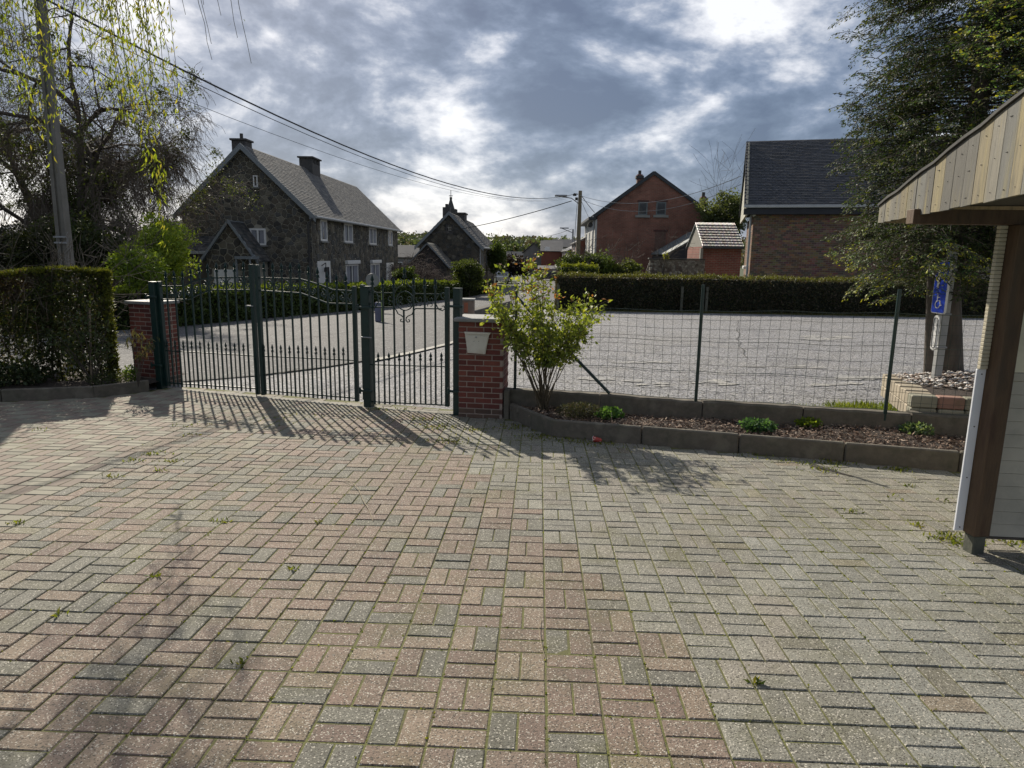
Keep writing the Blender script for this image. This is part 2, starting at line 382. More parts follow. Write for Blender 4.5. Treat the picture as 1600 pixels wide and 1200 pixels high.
# ------------------------------------------------------------------ the paved yard
CS = .22; GX, GY = .30*CS, 10.21*CS-.061
def gridpt(i, j): return (i*CS+GX, j*CS+GY)
edge_pts = [(-14, 4.6), (-6.95, 8.43), (-5.99, 8.85), (-5.58, 9.45), (-5.45, 9.92), (-2.25, 8.9), (-1.0, 8.52), (-.98, 8.2), (-.35, 8.2), (-.33, 8.11), (.17, 7.2), (3.89, 6.19), (9, 4.8)]
def ymax(x): return float(np.interp(x, [p[0] for p in edge_pts], [p[1] for p in edge_pts]))
def red_edge(j):
    for lim, i in ((-1, 4), (3, 3), (6, 2), (8, 1), (11, 0), (13, -1), (15, -2), (18, -3), (21, -4), (24, -5), (27, -6)):
        if j <= lim: return i
    return -7
PAVE = mat('paver_concrete', W1, scale=3., rough=.85, bump=1., bscale=110, tint=True, bdist=.006,
           speck=[(210, (.48, .45, .38), .08), (190, (.045, .04, .03), .13)], stain=[(.45, (.11, .10, .065), .5), (1.3, (.10, .095, .05), .4), (2.6, (.13, .125, .05), .35), (7, (.08, .075, .04), .4)])
PAVEN = mat('paver_smooth', W1, scale=3., rough=.88, bump=.25, bscale=160, tint=True, bdist=.003, stain=[(1.1, (.14, .135, .1), .2)])
def paver_tint(kind):
    v = .84+.25*R.random()
    if kind == 'red': c = [(.215, .152, .115), (.225, .163, .124), (.195, .14, .11), (.228, .175, .128), (.208, .155, .12)][R.randrange(5)]
    elif kind == 'dark': c = [(.155, .15, .12), (.172, .165, .135), (.14, .135, .11)][R.randrange(3)]
    elif kind == 'grey': c = [(.225, .218, .18), (.243, .236, .195), (.21, .204, .172), (.235, .216, .18)][R.randrange(4)]
    elif kind == 'pink': c = (.215, .172, .135)
    elif kind == 'cream': c = (.245, .23, .175)
    elif kind == 'mix': c = [(.23, .19, .14), (.19, .18, .14), (.22, .2, .14)][R.randrange(3)]
    elif kind == 'smooth': c = (.235, .235, .205)
    return tuple(x*v for x in c)
def paver_geo(mb, M, tint, L_=CS-.0075, Wd=CS/2-.0075, c=.004, th=.05):
    a, b = L_/2, Wd/2; q = [(-a, -b), (a, -b), (a, b), (-a, b)]; p = [(-a+c, -b+c), (a-c, -b+c), (a-c, b-c), (-a+c, b-c)]
    vs = [(x, y, 0) for x, y in p]+[(x, y, -c) for x, y in q]+[(x, y, -th) for x, y in q]
    fs = [(0, 1, 2, 3)]+[(i+4, (i+1) % 4+4, (i+1) % 4, i) for i in range(4)]+[(i+8, (i+1) % 4+8, (i+1) % 4+4, i+4) for i in range(4)]
    mb.add(vs, fs, tint, M)
yard = bpy.data.objects.new('paved_yard', None); finish(yard, None, kind='structure')
yard['label'] = 'paved yard of red and grey concrete blocks'
SLOPE = math.atan(.0365)
plist = []
for i in range(-50, 40):
    for j in range(-9, 40):
        x, y = gridpt(i, j); cxx, cyy = x+CS/2, y+CS/2
        for h in (0, 1):
            vert = (i+j) % 2 != 0           # which of the two ways the pair lies
            px_, py_ = (cxx+(h-.5)*CS/2, cyy) if vert else (cxx, cyy+(h-.5)*CS/2)
            if py_ > ymax(px_)+.02 or py_ < .9: continue
            if abs(px_) > py_*.86+1.6: continue
            if px_ < -3.75+(px_*0) - .16*(py_-5.5) and px_ < -3.2-.17*(py_-4):
                kind = 'pink' if vert else 'cream'
            elif i < red_edge(j):
                k = R.random(); kind = 'dark' if k < .24 else ('mix' if (px_ < -2.2 and k < .6) else 'red')
            else:
                kind = 'grey' if py_ > 3.9-.25*px_ + .9 or px_ < 1.4 else 'smooth'
                if R.random() < .03: kind = 'mix'
            plist.append((px_, py_, vert, kind))
parch = []
for n_, (x, y, vert, kind) in enumerate(plist):
    sx, sy2 = pr((x, y, zg(x, y)))
    vis = -20 < sx < 1620 and 0 < sy2 < 1215
    parch.append((math.hypot(x, y) if vis else 99, n_))
parch.sort(); near = set(n_ for d, n_ in parch[:300])
shared = {}
field = MB(); fieldn = MB()
for n_, (x, y, vert, kind) in enumerate(plist):
    rot = Matrix.Rotation(-SLOPE, 4, 'X')
    sink = .003*math.sin(x*1.3+2)*math.sin(y*1.7)
    M = Matrix.Translation((x, y, zt(y)+sink*.8+R.uniform(-.0025, .002))) @ rot @ Matrix.Rotation((math.pi/2 if vert else 0)+R.gauss(0, .008), 4, 'Z') @ Matrix.Rotation(R.gauss(0, .008), 4, 'X') @ Matrix.Rotation(R.gauss(0, .006), 4, 'Y')
    smooth_kind = kind in ('pink', 'cream')
    if n_ in near:
        key = (kind, R.randrange(8))
        if key not in shared:
            m = MB(); paver_geo(m, None, paver_tint(kind)); shared[key] = m.mesh('paver', PAVEN if smooth_kind else PAVE)
        inst(shared[key], 'paver', yard, M)
    else: paver_geo(fieldn if smooth_kind else field, M, paver_tint(kind))
field.build('paver_field', PAVE, yard, kind='stuff'); fieldn.build('smooth_paver_field', PAVEN, yard, kind='stuff')
JOINT = mat('joint_moss', [(.075, .072, .03), (.125, .13, .04), (.09, .078, .045)], scale=3.5, rough=.95, bump=.8, bscale=90, bdist=.01)
jb = MB(); 
jx = list(np.arange(-14, 9.1, .25))
vs = []; fs = []
for i, x in enumerate(jx):
    for k in range(9):
        y = .2+(ymax(x)+.12-.2)*k/8; vs.append((x, y, -.0365*y-.0055))
for i in range(len(jx)-1):
    for k in range(8): a = i*9+k; fs.append((a, a+9, a+10, a+1))
finish(bpy.data.objects.new('joint_sand', npmesh('joint_sand', vs, fs, JOINT)), yard, kind='stuff')

# moss and weed tufts growing in the joints
MOSSC = [(.16, .2, .03), (.11, .15, .025), (.22, .24, .05)]
pts = []
for _ in range(9500):
    x = R.uniform(-5, 5); y = R.uniform(1.6, 9)
    if y > ymax(x)-.01: continue
    i = round((x-GX)/CS); j = (y-GY)/CS
    dens = .5+.5*math.sin(x*1.7+1)*math.sin(y*1.1+.5)
    if x < -3.4: dens *= .25
    if R.random() > dens: continue
    if R.random() < .65: x = i*CS+GX+R.gauss(0, .003)
    else: y = round(j)*CS+GY+R.gauss(0, .003)
    for q in range(R.randrange(1, 4)): pts.append((x+R.gauss(0, .006), y+R.gauss(0, .006), zt(y)-.006))
me = leaves_mesh('moss_tufts', pts, .011, LEAF, MOSSC, aspect=1.4, dirs=np.tile([[0, 0, 1.]], (len(pts), 1)), spread=.9)
finish(bpy.data.objects.new('moss', me), None, kind='stuff')
pts = []; szs = []
def weed(px, py, n, sp_, s=.035):
    c = gp(px, py)
    for _ in range(n):
        x = c[0]+R.gauss(0, sp_); y = min(c[1]+R.gauss(0, sp_*.6), ymax(c[0])+.02); pts.append((x, y, zt(y)-.004)); szs.append(s*R.uniform(.5, 1.3))
for a in [(665, 655, 90, .12), (690, 668, 120, .15), (700, 690, 90, .12), (745, 672, 60, .1), (880, 686, 140, .16), (920, 692, 80, .15), (960, 694, 60, .2), (1300, 724, 130, .1), (1290, 735, 60, .08),
          (1400, 734, 100, .07), (1240, 722, 60, .12), (1180, 712, 50, .15), (1480, 838, 90, .07), (1500, 850, 60, .06), (1470, 842, 30, .05), (1590, 848, 120, .1), (1430, 820, 20, .03), (1424, 760, 15, .04), (1475, 784, 15, .04),
          (245, 710, 40, .06), (208, 720, 30, .05), (265, 722, 30, .06), (300, 680, 20, .06), (250, 736, 25, .04), (175, 745, 20, .04), (24, 818, 25, .03), (240, 900, 10, .02), (460, 890, 10, .02), (350, 815, 14, .04), (630, 640, 30, .1), (590, 640, 40, .08),
          (1180, 1068, 14, .012), (95, 960, 12, .02), (377, 1036, 10, .015), (800, 668, 120, .16), (840, 682, 90, .1), (500, 815, 9, .02), (1330, 800, 18, .04), (1395, 778, 14, .05), (60, 672, 10, .05), (300, 665, 25, .15), (420, 655, 30, .2), (480, 650, 30, .2)]:
    weed(*a)
me = leaves_mesh('yard_weeds', pts, np.array(szs), LEAF, [(.17, .22, .035), (.1, .14, .03), (.26, .26, .06)], aspect=3, dirs=np.tile([[0, 0, .8]], (len(pts), 1)), spread=1.)
finish(bpy.data.objects.new('yard_weeds', me), None, kind='stuff')

# ------------------------------------------------------------------ kerbs, planters
def zline(p): return zg(p[0], p[1])
def wall_run(name, pts, wd, h0, h1, mt, label, cat, seg=1.0, parent=None, lean=0):
    """a run of chamfered concrete kerb stones along pts; each stone a part"""
    t = parent or thing(name, label, cat, (pts[0][0], pts[0][1], zline(pts[0])))
    for a, b in zip(pts[:-1], pts[1:]):
        a = np.array(a, float); b = np.array(b, float); L_ = np.linalg.norm(b-a); n = max(1, round(L_/seg)); d = (b-a)/L_
        for k in range(n):
            p = a+(b-a)*k/n; q = a+(b-a)*(k+1)/n; zp, zq = zline(p), zline(q); ln = L_/n
            m = MB(); m.cbox(.004, ln-.004, 0, wd, -.12, h0+R.uniform(-.003, .003), .012)
            ax = math.atan2(zq-zp, ln)
            M = frame((p[0], p[1], zp), d) @ Matrix.Rotation(-ax, 4, 'Y')
            inst(m.mesh('kerb_stone', mt), 'kerb_stone', t, Matrix.Translation(-Vector(t.location)) @ M)
    return t
plt = wall_run('planter_kerb', [(-.33, 8.16), (.17, 7.22), (3.89, 6.21), (7.5, 5.22)], .06, .19, 0, CONC, 'low concrete kerb edging the planting bed right of the gate', 'kerb', 1.0)
lk = wall_run('bed_kerb', [(-11.2, 6.55), (-6.95, 8.45), (-5.99, 8.87), (-5.58, 9.5)], .06, .16, 0, CONC, 'low concrete kerb in front of the tall hedge left of the gate', 'kerb', 1.9)
# back wall of the right bed: rough concrete base of the fence
BW = lambda x: 8.25-.22*(x+.36)
bzt = lambda x: float(np.interp(x, [-.4, 1.9, 3.9, 8], [at(800, 607, 8.25)[2], at(1087, 627, 7.75)[2], at(1383, 645, 7.28)[2], at(1383, 645, 7.28)[2]-.02]))
bwt = thing('fence_base_wall', 'rough dark concrete base wall under the wire mesh fence', 'low wall', (-.36, 8.25, -.3))
xs = [-.40, .75, 1.9, 2.95, 4.0, 5.3, 6.8]
for a, b in zip(xs[:-1], xs[1:]):
    m = MB(); za, zb = bzt(a)+R.uniform(-.01, .01), bzt(b)+R.uniform(-.01, .01); n = 10; top = []; vs = []; fs = []
    for k in range(n+1):
        x = a+.006+(b-a-.012)*k/n; y = BW(x); zz = za+(zb-za)*k/n+R.uniform(-.006, .006)
        for yy, z in ((y-.0, -.6), (y, zz-.02), (y+.02, zz), (y+.12, zz+.002), (y+.14, zz-.02), (y+.14, -.6)): vs.append((x, yy, z))
    for k in range(n):
        for q in range(5): i = k*6+q; fs.append((i, i+6, i+7, i+1))
    fs += [tuple(range(6)), tuple(n*6+i for i in range(5, -1, -1))]
    m.add([(p[0]+.36, p[1]-8.25, p[2]+.3) for p in vs], fs); m.build('wall_block', CONC, bwt)
m = MB(); a = Vector((-.40, 8.25, 0)); b = Vector((-.36, 8.14, 0))
m.cbox(-.04, .03, -.12, .02, -.3, bzt(-.4)+.3-.004, .012); m.build('end_block', CONC, bwt)
# soil surfaces
vs = []; fs = []; nx_ = 60
def soilz(x, y): return zg(x, y)+.13+.03*math.sin(x*3.1)*math.sin(y*4+1)+R.uniform(-.012, .012)
front = lambda x: float(np.interp(x, [-.33, .17, 3.89, 7.5], [8.16, 7.22, 6.21, 5.22]))
for i in range(nx_+1):
    x = -.34+7.2*i/nx_
    for k in range(15): y = front(x)+.03+(BW(x)+.03-front(x)-.03)*k/14; vs.append((x, y, soilz(x, y)))
for i in range(nx_):
    for k in range(14): a = i*15+k; fs.append((a, a+15, a+16, a+1))
finish(bpy.data.objects.new('bed_soil', npmesh('bed_soil', vs, fs, SOIL, smooth=True)), None, kind='structure')
# bark mulch chips
n = 9000; xx = rng.uniform(-.3, 5.5, n); tt = rng.random(n); P = []
for x, t in zip(xx, tt): f0 = front(x)+.05; y = f0+(BW(x)-f0)*t; P.append((x, y, zg(x, y)+.135+.03*math.sin(x*3.1)*math.sin(y*4+1)+R.uniform(0, .02)))
d = rng.normal(size=(n, 3))*[1, 1, .25]
me = leaves_mesh('bark_mulch', P, .04, mat('mulch', W1, rough=.9, bump=0, tint=True), [(.16, .1, .07), (.26, .18, .13), (.09, .06, .045), (.33, .26, .2)], aspect=2.6, dirs=d/np.linalg.norm(d, axis=1)[:, None], spread=.3, kink=.05)
finish(bpy.data.objects.new('bark_mulch', me), None, kind='stuff')
# left bed soil
vs = []; fs = []
lfront = lambda x: float(np.interp(x, [-11.2, -6.95, -5.99, -5.58], [6.55, 8.45, 8.87, 9.5]))
for i in range(41):
    x = -11.2+5.62*i/40
    for k in range(8): y = lfront(x)+.04+(10.6-lfront(x)-.04)*k/7; vs.append((x, y, zg(x, y)+.11+R.uniform(-.015, .015)))
for i in range(40):
    for k in range(7): a = i*8+k; fs.append((a, a+8, a+9, a+1))
finish(bpy.data.objects.new('hedge_bed_soil', npmesh('hedge_bed_soil', vs, fs, SOIL, smooth=True)), None, kind='structure')

# ------------------------------------------------------------------ brick gate pillars
BRICK = mat('pillar_brick', W1, scale=14, rough=.85, bump=.5, bscale=70, tint=True, bdist=.004, stain=(6, (.1, .05, .04), .4))
MORT = mat('mortar', [(.34, .27, .22), (.25, .2, .17)], scale=20, rough=.95, bump=.5, bscale=90)
CAPM = mat('bluestone_cap', [(.16, .165, .16), (.24, .24, .23)], scale=6, rough=.7, bump=.3, bscale=60)
def pillar(p, d, w, dp, z0, z1, label, capw=.05):
    t = thing('brick_pillar', label, 'pillar', (p[0], p[1], z0), math.atan2(d[1], d[0]))
    h = z1-z0; course = .0655; n = int(round(h/course)); course = h/n; bl = .205
    m = MB(); m.box(.005, w-.005, .005, dp-.005, -.15, h-.001); m.build('mortar_core', MORT, t)
    shared = {}
    for k in range(n):
        z = k*course
        old = k < 2
        def put(x0, x1, y0, y1):
            v = R.uniform(.72, 1.2); c = [(.16, .042, .03), (.125, .034, .027), (.18, .055, .037)][R.randrange(3)]
            if old: c = (.11, .07, .05)
            m = MB(); m.cbox(x0, x1, y0, y1, z+.010, z+course-.002, .003, tuple(q*v for q in c)); m.build('brick', BRICK, t)
        # front and back: stretchers; sides between them
        off = 0 if k % 2 else -bl/2
        for y0, y1 in ((0, .095), (dp-.095, dp)):
            x = off
            while x < w-.02:
                a, b = max(0, x+.006), min(w, x+bl-.006)
                if b-a > .03: put(a, b, y0, y1)
                x += bl
        for x0, x1 in ((0, .095), (w-.095, w)):
            y = .1+(0 if k % 2 else -.07)
            while y < dp-.1:
                a, b = max(.106, y+.006), min(dp-.106, y+bl-.006)
                if b-a > .02: put(x0+(.001 if x0 == 0 else 0), x1, a, b)
                y += bl
    m = MB(); m.cbox(-capw, w+capw, -capw, dp+capw, h, h+.045, .008); m.build('capstone', CAPM, t)
    return t
pz = zg(-.7, 8.2)
PL = pillar((-.955, 8.17), (1, -.09), .545, .50, pz-.02, at(740, 503, 8.15)[2], 'red brick gate pillar carrying the cream letter box')
lpz = zg(-5.9, 10.0)
LP = pillar((-6.17, 10.12), (1, -.3), .50, .42, lpz-.02, at(225, 476, 10.0)[2], 'shaded red brick pillar between the left hedge and the gate', .04)
# letter box door set into the pillar
t = thing('letter_box', 'cream letter box flap with a small round lock, set in the brick pillar', 'letter box', (0, 0, 0))
CREAM = mat('cream_enamel', [(.62, .6, .52), (.55, .53, .46)], scale=4, rough=.4, bump=.05, stain=(9, (.4, .33, .22), .35))
n_ = (-.09, -1); pp = (-.955, 8.165)
def onP(px, py, off=0):
    q = onplane(px, py, pp, (.0897, .996)); return Vector((q[0]-.09*off, q[1]-off, q[2]))
def plate(m, pts, off, th):
    f = [tuple(onP(*p, off)) for p in pts]; b = [tuple(onP(*p, off-th)) for p in pts]; n = len(pts)
    m.add(f+b, [tuple(range(n))[::-1], tuple(range(n, 2*n))]+[(i, (i+1) % n, (i+1) % n+n, i+n) for i in range(n)])
m = MB(); plate(m, [(726.5, 519), (765, 520.5), (758.5, 553), (731, 551)], .016, .03); m.build('back_plate', CREAM, t)
m = MB(); plate(m, [(726, 518), (767, 519.5), (766, 522.5), (727, 521)], .032, .03); m.build('top_lip', CREAM, t)
arc = [(729.5+33*k/10, 528-5*math.sin(math.pi*k/10)) for k in range(11)]
m = MB(); plate(m, arc+[(757.5, 550.5), (732, 549)], .022, .008); m.build('flap', CREAM, t)
m = MB(); c = onP(744.5, 526.5, .024); m.tube([c, c+Vector((-.0, -.008, 0))], .010, 10); m.build('lock', GALV, t)
for q in (741, 748.5):
    m = MB(); c = onP(q, 533, .022); m.tube([c, c+Vector((0, -.004, 0))], .004, 6); m.build('screw', DARK, t)

# ------------------------------------------------------------------ gates
def curve_mb(P, pxpts, r, n=4, off=0.): 
    m = MB(); m.tube([P(*p) for p in pxpts], r, n); return m
def spiral(cx, cz, r0, a0, turns, dirn=1, n=14):
    out = []
    for k in range(n+1):
        t = k/n; a = a0+dirn*turns*2*math.pi*t; r = r0*(1-.82*t); out.append((cx+r*math.cos(a), cz+r*math.sin(a)))
    return out
def spear(m, x, z0, s=1.):
    """flat wrought spear head at local x, base z0"""
    for ang in (0, math.pi/2):
        pr_ = [(0, 0), (.012*s, .008*s), (.022*s, -.004*s), (.015*s, .028*s), (.006*s, .03*s), (.019*s, .055*s), (0, .105*s), (-.019*s, .055*s), (-.006*s, .03*s), (-.015*s, .028*s), (-.022*s, -.004*s), (-.012*s, .008*s)]
        M = Matrix.Translation((x, 0, z0)) @ Matrix.Rotation(ang, 4, 'Z')
        m.prism(pr_, -.004*s, .004*s, (1, 1, 1), M)
    return m
class Leaf:
    """a gate leaf in the vertical plane from A to B; pixel rows are turned into heights on that plane"""
    def __init__(s, A, B):
        s.A = np.array(A, float); s.B = np.array(B, float); s.L = np.linalg.norm(s.B-s.A); s.d = (s.B-s.A)/s.L; s.n = np.array([-s.d[1], s.d[0]])
    def uz(s, px, py):
        q = onplane(px, py, s.A, s.n); return float(np.dot(q[:2]-s.A, s.d)), float(q[2])
G0 = np.array([-5.42, 9.78]); G1 = np.array([-2.22, 8.73]); gd = (G1-G0)/np.linalg.norm(G1-G0)
W0 = np.array([-2.20, 8.71]); W1_ = np.array([-1.02, 8.40])
def interp_px(lf, pts):
    q = [lf.uz(*p) for p in pts]; return [a for a, b in q], [b for a, b in q]
tall_bar_meshes = {}
def bar_mesh(h, r, name='bar'):
    k = (round(h, 2), r)
    if k not in tall_bar_meshes:
        m = MB(); m.box(-r, r, -r, r, 0, round(h, 2)); tall_bar_meshes[k] = m.mesh(name, GREEN)
    return tall_bar_meshes[k]
SPEARM = spear(MB(), 0, 0, 1.).mesh('spear_head', GREEN); SPEARB = spear(MB(), 0, 0, 1.25).mesh('spear_head', GREEN)
def gate_leaf(name, label, lf, u0_, u1_, up, lo, mid, bot, nb, shorttip, stile_l, stile_r, fin=.13):
    t = thing(name, label, 'gate', (lf.A[0], lf.A[1], 0), math.atan2(lf.d[1], lf.d[0]))
    uu, uzv = interp_px(lf, up); lu, lz = interp_px(lf, lo); mu, mz = interp_px(lf, mid); bu, bz = interp_px(lf, bot)
    f = lambda X, Z: (lambda u: float(np.interp(u, X, Z)))
    fu, fl, fm, fb = f(uu, uzv), f(lu, lz), f(mu, mz), f(bu, bz)
    for nm, fn, r in (('upper_rail', fu, .010), ('lower_rail', fl, .010), ('middle_rail', fm, .008), ('bottom_rail', fb, .010)):
        m = MB(); n = 24; m.tube([(u0_+(u1_-u0_)*k/n, 0, fn(u0_+(u1_-u0_)*k/n)) for k in range(n+1)], r*1.25, 4, smooth=False); m.build(nm, GREEN, t)
    sp_ = (u1_-u0_)/(nb+.5)
    for k in range(nb):
        u = u0_+sp_*(k+.72); z0 = fb(u)-.05; zt_ = fu(u)+fin*.55
        o = inst(bar_mesh(zt_-z0, .0095), 'bar', t, Matrix.Translation((u, 0, z0)))
        inst(SPEARB, 'finial', o, Matrix.Translation((0, 0, round(zt_-z0, 2)-.01)))
        us = u-sp_/2
        if us > u0_+.01:
            zs = fm(us)+shorttip; o = inst(bar_mesh(zs-z0, .007, 'short_bar'), 'short_bar', t, Matrix.Translation((us, 0, z0)))
            inst(SPEARM, 'finial', o, Matrix.Translation((0, 0, round(zs-z0, 2)-.01)))
        # scrolls between the two upper rails, one in each bay
        if k < nb-1 or True:
            c = u+sp_/2
            if c < u1_-.03:
                za, zb = fl(c), fu(c); zc = (za+zb)/2; rr = min(sp_*.43, (zb-za)*.42); sg = 1 if k % 2 else -1
                m = MB(); s1 = spiral(c, zc+.0, rr, math.pi*.5, 1.15, sg, 16)
                m.tube([(a, 0, b) for a, b in s1], .009, 4, smooth=False)
                s2 = spiral(c-sg*rr*.15, zc-rr*.45, rr*.55, -math.pi*.5, 1.0, -sg, 10); m.tube([(a, 0, b) for a, b in s2], .008, 4, smooth=False)
                m.build('scroll', GREEN, t)
    for nm, uc, w, ztop, zbot in (stile_l, stile_r):
        m = MB(); m.cbox(uc-w/2, uc+w/2, -w/2, w/2, zbot, ztop, .004); m.build(nm, GREEN, t)
    return t
lf = Leaf(G0, G1)
uL = lf.uz(263, 600)[0]; uC0 = lf.uz(396, 500)[0]; uC1 = lf.uz(407, 500)[0]; uR = lf.uz(555, 550)[0]
zc_top = lf.uz(397, 413)[1]
gzl = zg(-5.4, 9.8)
gate_leaf('gate_leaf', 'left leaf of the green wrought iron double gate, beside the hedge', lf, uL, uC0,
          [(262, 447), (288, 447), (300, 441), (316, 436), (332, 434), (398, 433)], [(262, 468), (296, 468), (312, 459), (330, 453), (398, 453)],
          [(262, 548), (398, 556)], [(262, 598), (400, 607)], 10, .075, ('hinge_stile', uL-.02, .055, lf.uz(260, 440)[1], lf.uz(262, 603)[1]), ('meeting_stile', uC0+.012, .055, zc_top, zg(-3.9, 9.3)+.03), .17)
gate_leaf('gate_leaf', 'right leaf of the green wrought iron double gate, beside the wicket gate', lf, uC1, uR,
          [(404, 434), (470, 436), (500, 445), (520, 453), (555, 455)], [(404, 454), (470, 458), (497, 468), (512, 474), (555, 475)],
          [(404, 556), (555, 563)], [(404, 609), (555, 622)], 10, .075, ('meeting_stile', uC1-.01, .055, zc_top-.005, zg(-3.9, 9.3)+.03), ('hinge_stile', uR+.01, .05, lf.uz(554, 447)[1], lf.uz(557, 627)[1]), .17)
# bolts and latch on the meeting stiles
t = thing('gate_bolt', 'sliding drop bolt on the meeting stiles of the double gate', 'bolt', (lf.A[0]+lf.d[0]*(uC0+.02), lf.A[1]+lf.d[1]*(uC0+.02), 0), math.atan2(lf.d[1], lf.d[0]))
m = MB(); m.tube([(0, -.04, zg(-3.9, 9.3)-.01), (0, -.04, zg(-3.9, 9.3)+.55)], .008, 6); m.build('rod', GREEN, t)
m = MB(); m.box(-.10, .02, -.05, -.034, .92, .935); m.build('handle', GALV, t)
# posts
def gpost(label, c, w, z0, z1, rz, cap=True, extra=None):
    t = thing('gate_post', label, 'gate post', (c[0], c[1], z0), rz)
    m = MB(); m.cbox(-w/2, w/2, -w/2, w/2, -.1, z1-z0, .004); m.build('shaft', GREEN, t)
    m = MB(); m.cbox(-w/2-.004, w/2+.004, -w/2-.004, w/2+.004, z1-z0, z1-z0+.008, .002); m.build('cap', GREEN, t)
    return t
ga = math.atan2(gd[1], gd[0])
pA = onplane(252, 590, G0+gd*0-.02, (-gd[1], gd[0]))
tA = gpost('thick green square post carrying the left gate leaf beside the brick pillar', pA, .105, zg(pA[0], pA[1]), onplane(249, 441, G0, (-gd[1], gd[0]))[2], ga)
pB = np.array([-2.195, 8.72, 0]); zB = at(570, 448, 8.72)[2]
tB = gpost('thick green square post between the double gate and the wicket gate', pB, .105, zg(pB[0], pB[1]), zB, ga)
pC = np.array([-.985, 8.35, 0]); zC = at(716, 451, 8.36)[2]
tC = gpost('green square post of the wicket gate rising behind the letter box pillar', pC, .09, zg(pC[0], pC[1]), zC, ga)
for tt_, zz in ((tA, .35), (tA, 1.35), (tB, .22), (tB, 1.3), (tC, .3), (tC, 1.35)):
    m = MB(); m.cbox(-.10, .10, -.085, -.05, zz-.015, zz+.015, .004); m.tube([(-.09, -.07, zz-.04), (-.09, -.07, zz+.04)], .016, 8); m.build('hinge', GREEN, tt_)
# wicket gate
wf = Leaf(W0, W1_); wu0 = wf.uz(575, 550)[0]; wu1 = wf.uz(699, 550)[0]; wa = math.atan2(wf.d[1], wf.d[0])
t = thing('wicket_gate', 'narrow green wrought iron wicket gate with a round scroll medallion', 'gate', (W0[0], W0[1], 0), wa)
def WP(px, py): u, z = wf.uz(px, py); return (u, 0, z)
m = MB(); m.tube([WP(577, 457), WP(617, 458)], .009, 4, smooth=False); m.tube([WP(648, 459), WP(690, 459.5)], .009, 4, smooth=False); m.build('upper_rail', GREEN, t)
m = MB(); m.tube([WP(577, 480), WP(617, 480.5)], .011, 4, smooth=False); m.tube([WP(649, 482), WP(690, 482.5)], .011, 4, smooth=False); m.build('lower_rail', GREEN, t)
m = MB(); m.tube([WP(572, 569.5), WP(698, 573)], .009, 4, smooth=False); m.build('middle_rail', GREEN, t)
m = MB(); m.tube([WP(572, 627), WP(698, 633)], .011, 4, smooth=False); m.build('bottom_rail', GREEN, t)
for px0, px1, tp in ((583, 586, 437), (599.5, 601.5, 441), (616, 618, 441), (649, 648, 442), (665.5, 665, 442), (682, 681, 442)):
    a = WP(px1, 632); b = WP(px0, tp+7); o = MB().box(-.0095, .0095, -.0095, .0095, 0, b[2]-a[2]).build('bar', GREEN, t); o.location = (a[0], 0, a[2])
    inst(SPEARB, 'finial', o, Matrix.Translation((0, 0, b[2]-a[2]-.01)))
a = WP(633, 632); b = WP(632, 484); o = MB().box(-.0095, .0095, -.0095, .0095, 0, b[2]-a[2]).build('bar', GREEN, t); o.location = (a[0], 0, a[2])
for px in (592.5, 609, 625, 641, 657.5, 673.5, 690):
    a = WP(px, 632); b = WP(px-.3, 562); o = MB().box(-.007, .007, -.007, .007, 0, b[2]-a[2]).build('short_bar', GREEN, t); o.location = (a[0], 0, a[2])
    inst(SPEARM, 'finial', o, Matrix.Translation((0, 0, b[2]-a[2]-.01)))
c = WP(632.5, 470); pxm = (WP(645, 470)[0]-c[0])/12.5
m = MB(); m.tube([(c[0]+13.5*pxm*math.cos(a), 0, c[2]+13.5*pxm*math.sin(a)) for a in np.linspace(0, 2*math.pi, 25)], .009, 4, smooth=False); m.build('ring', GREEN, t)
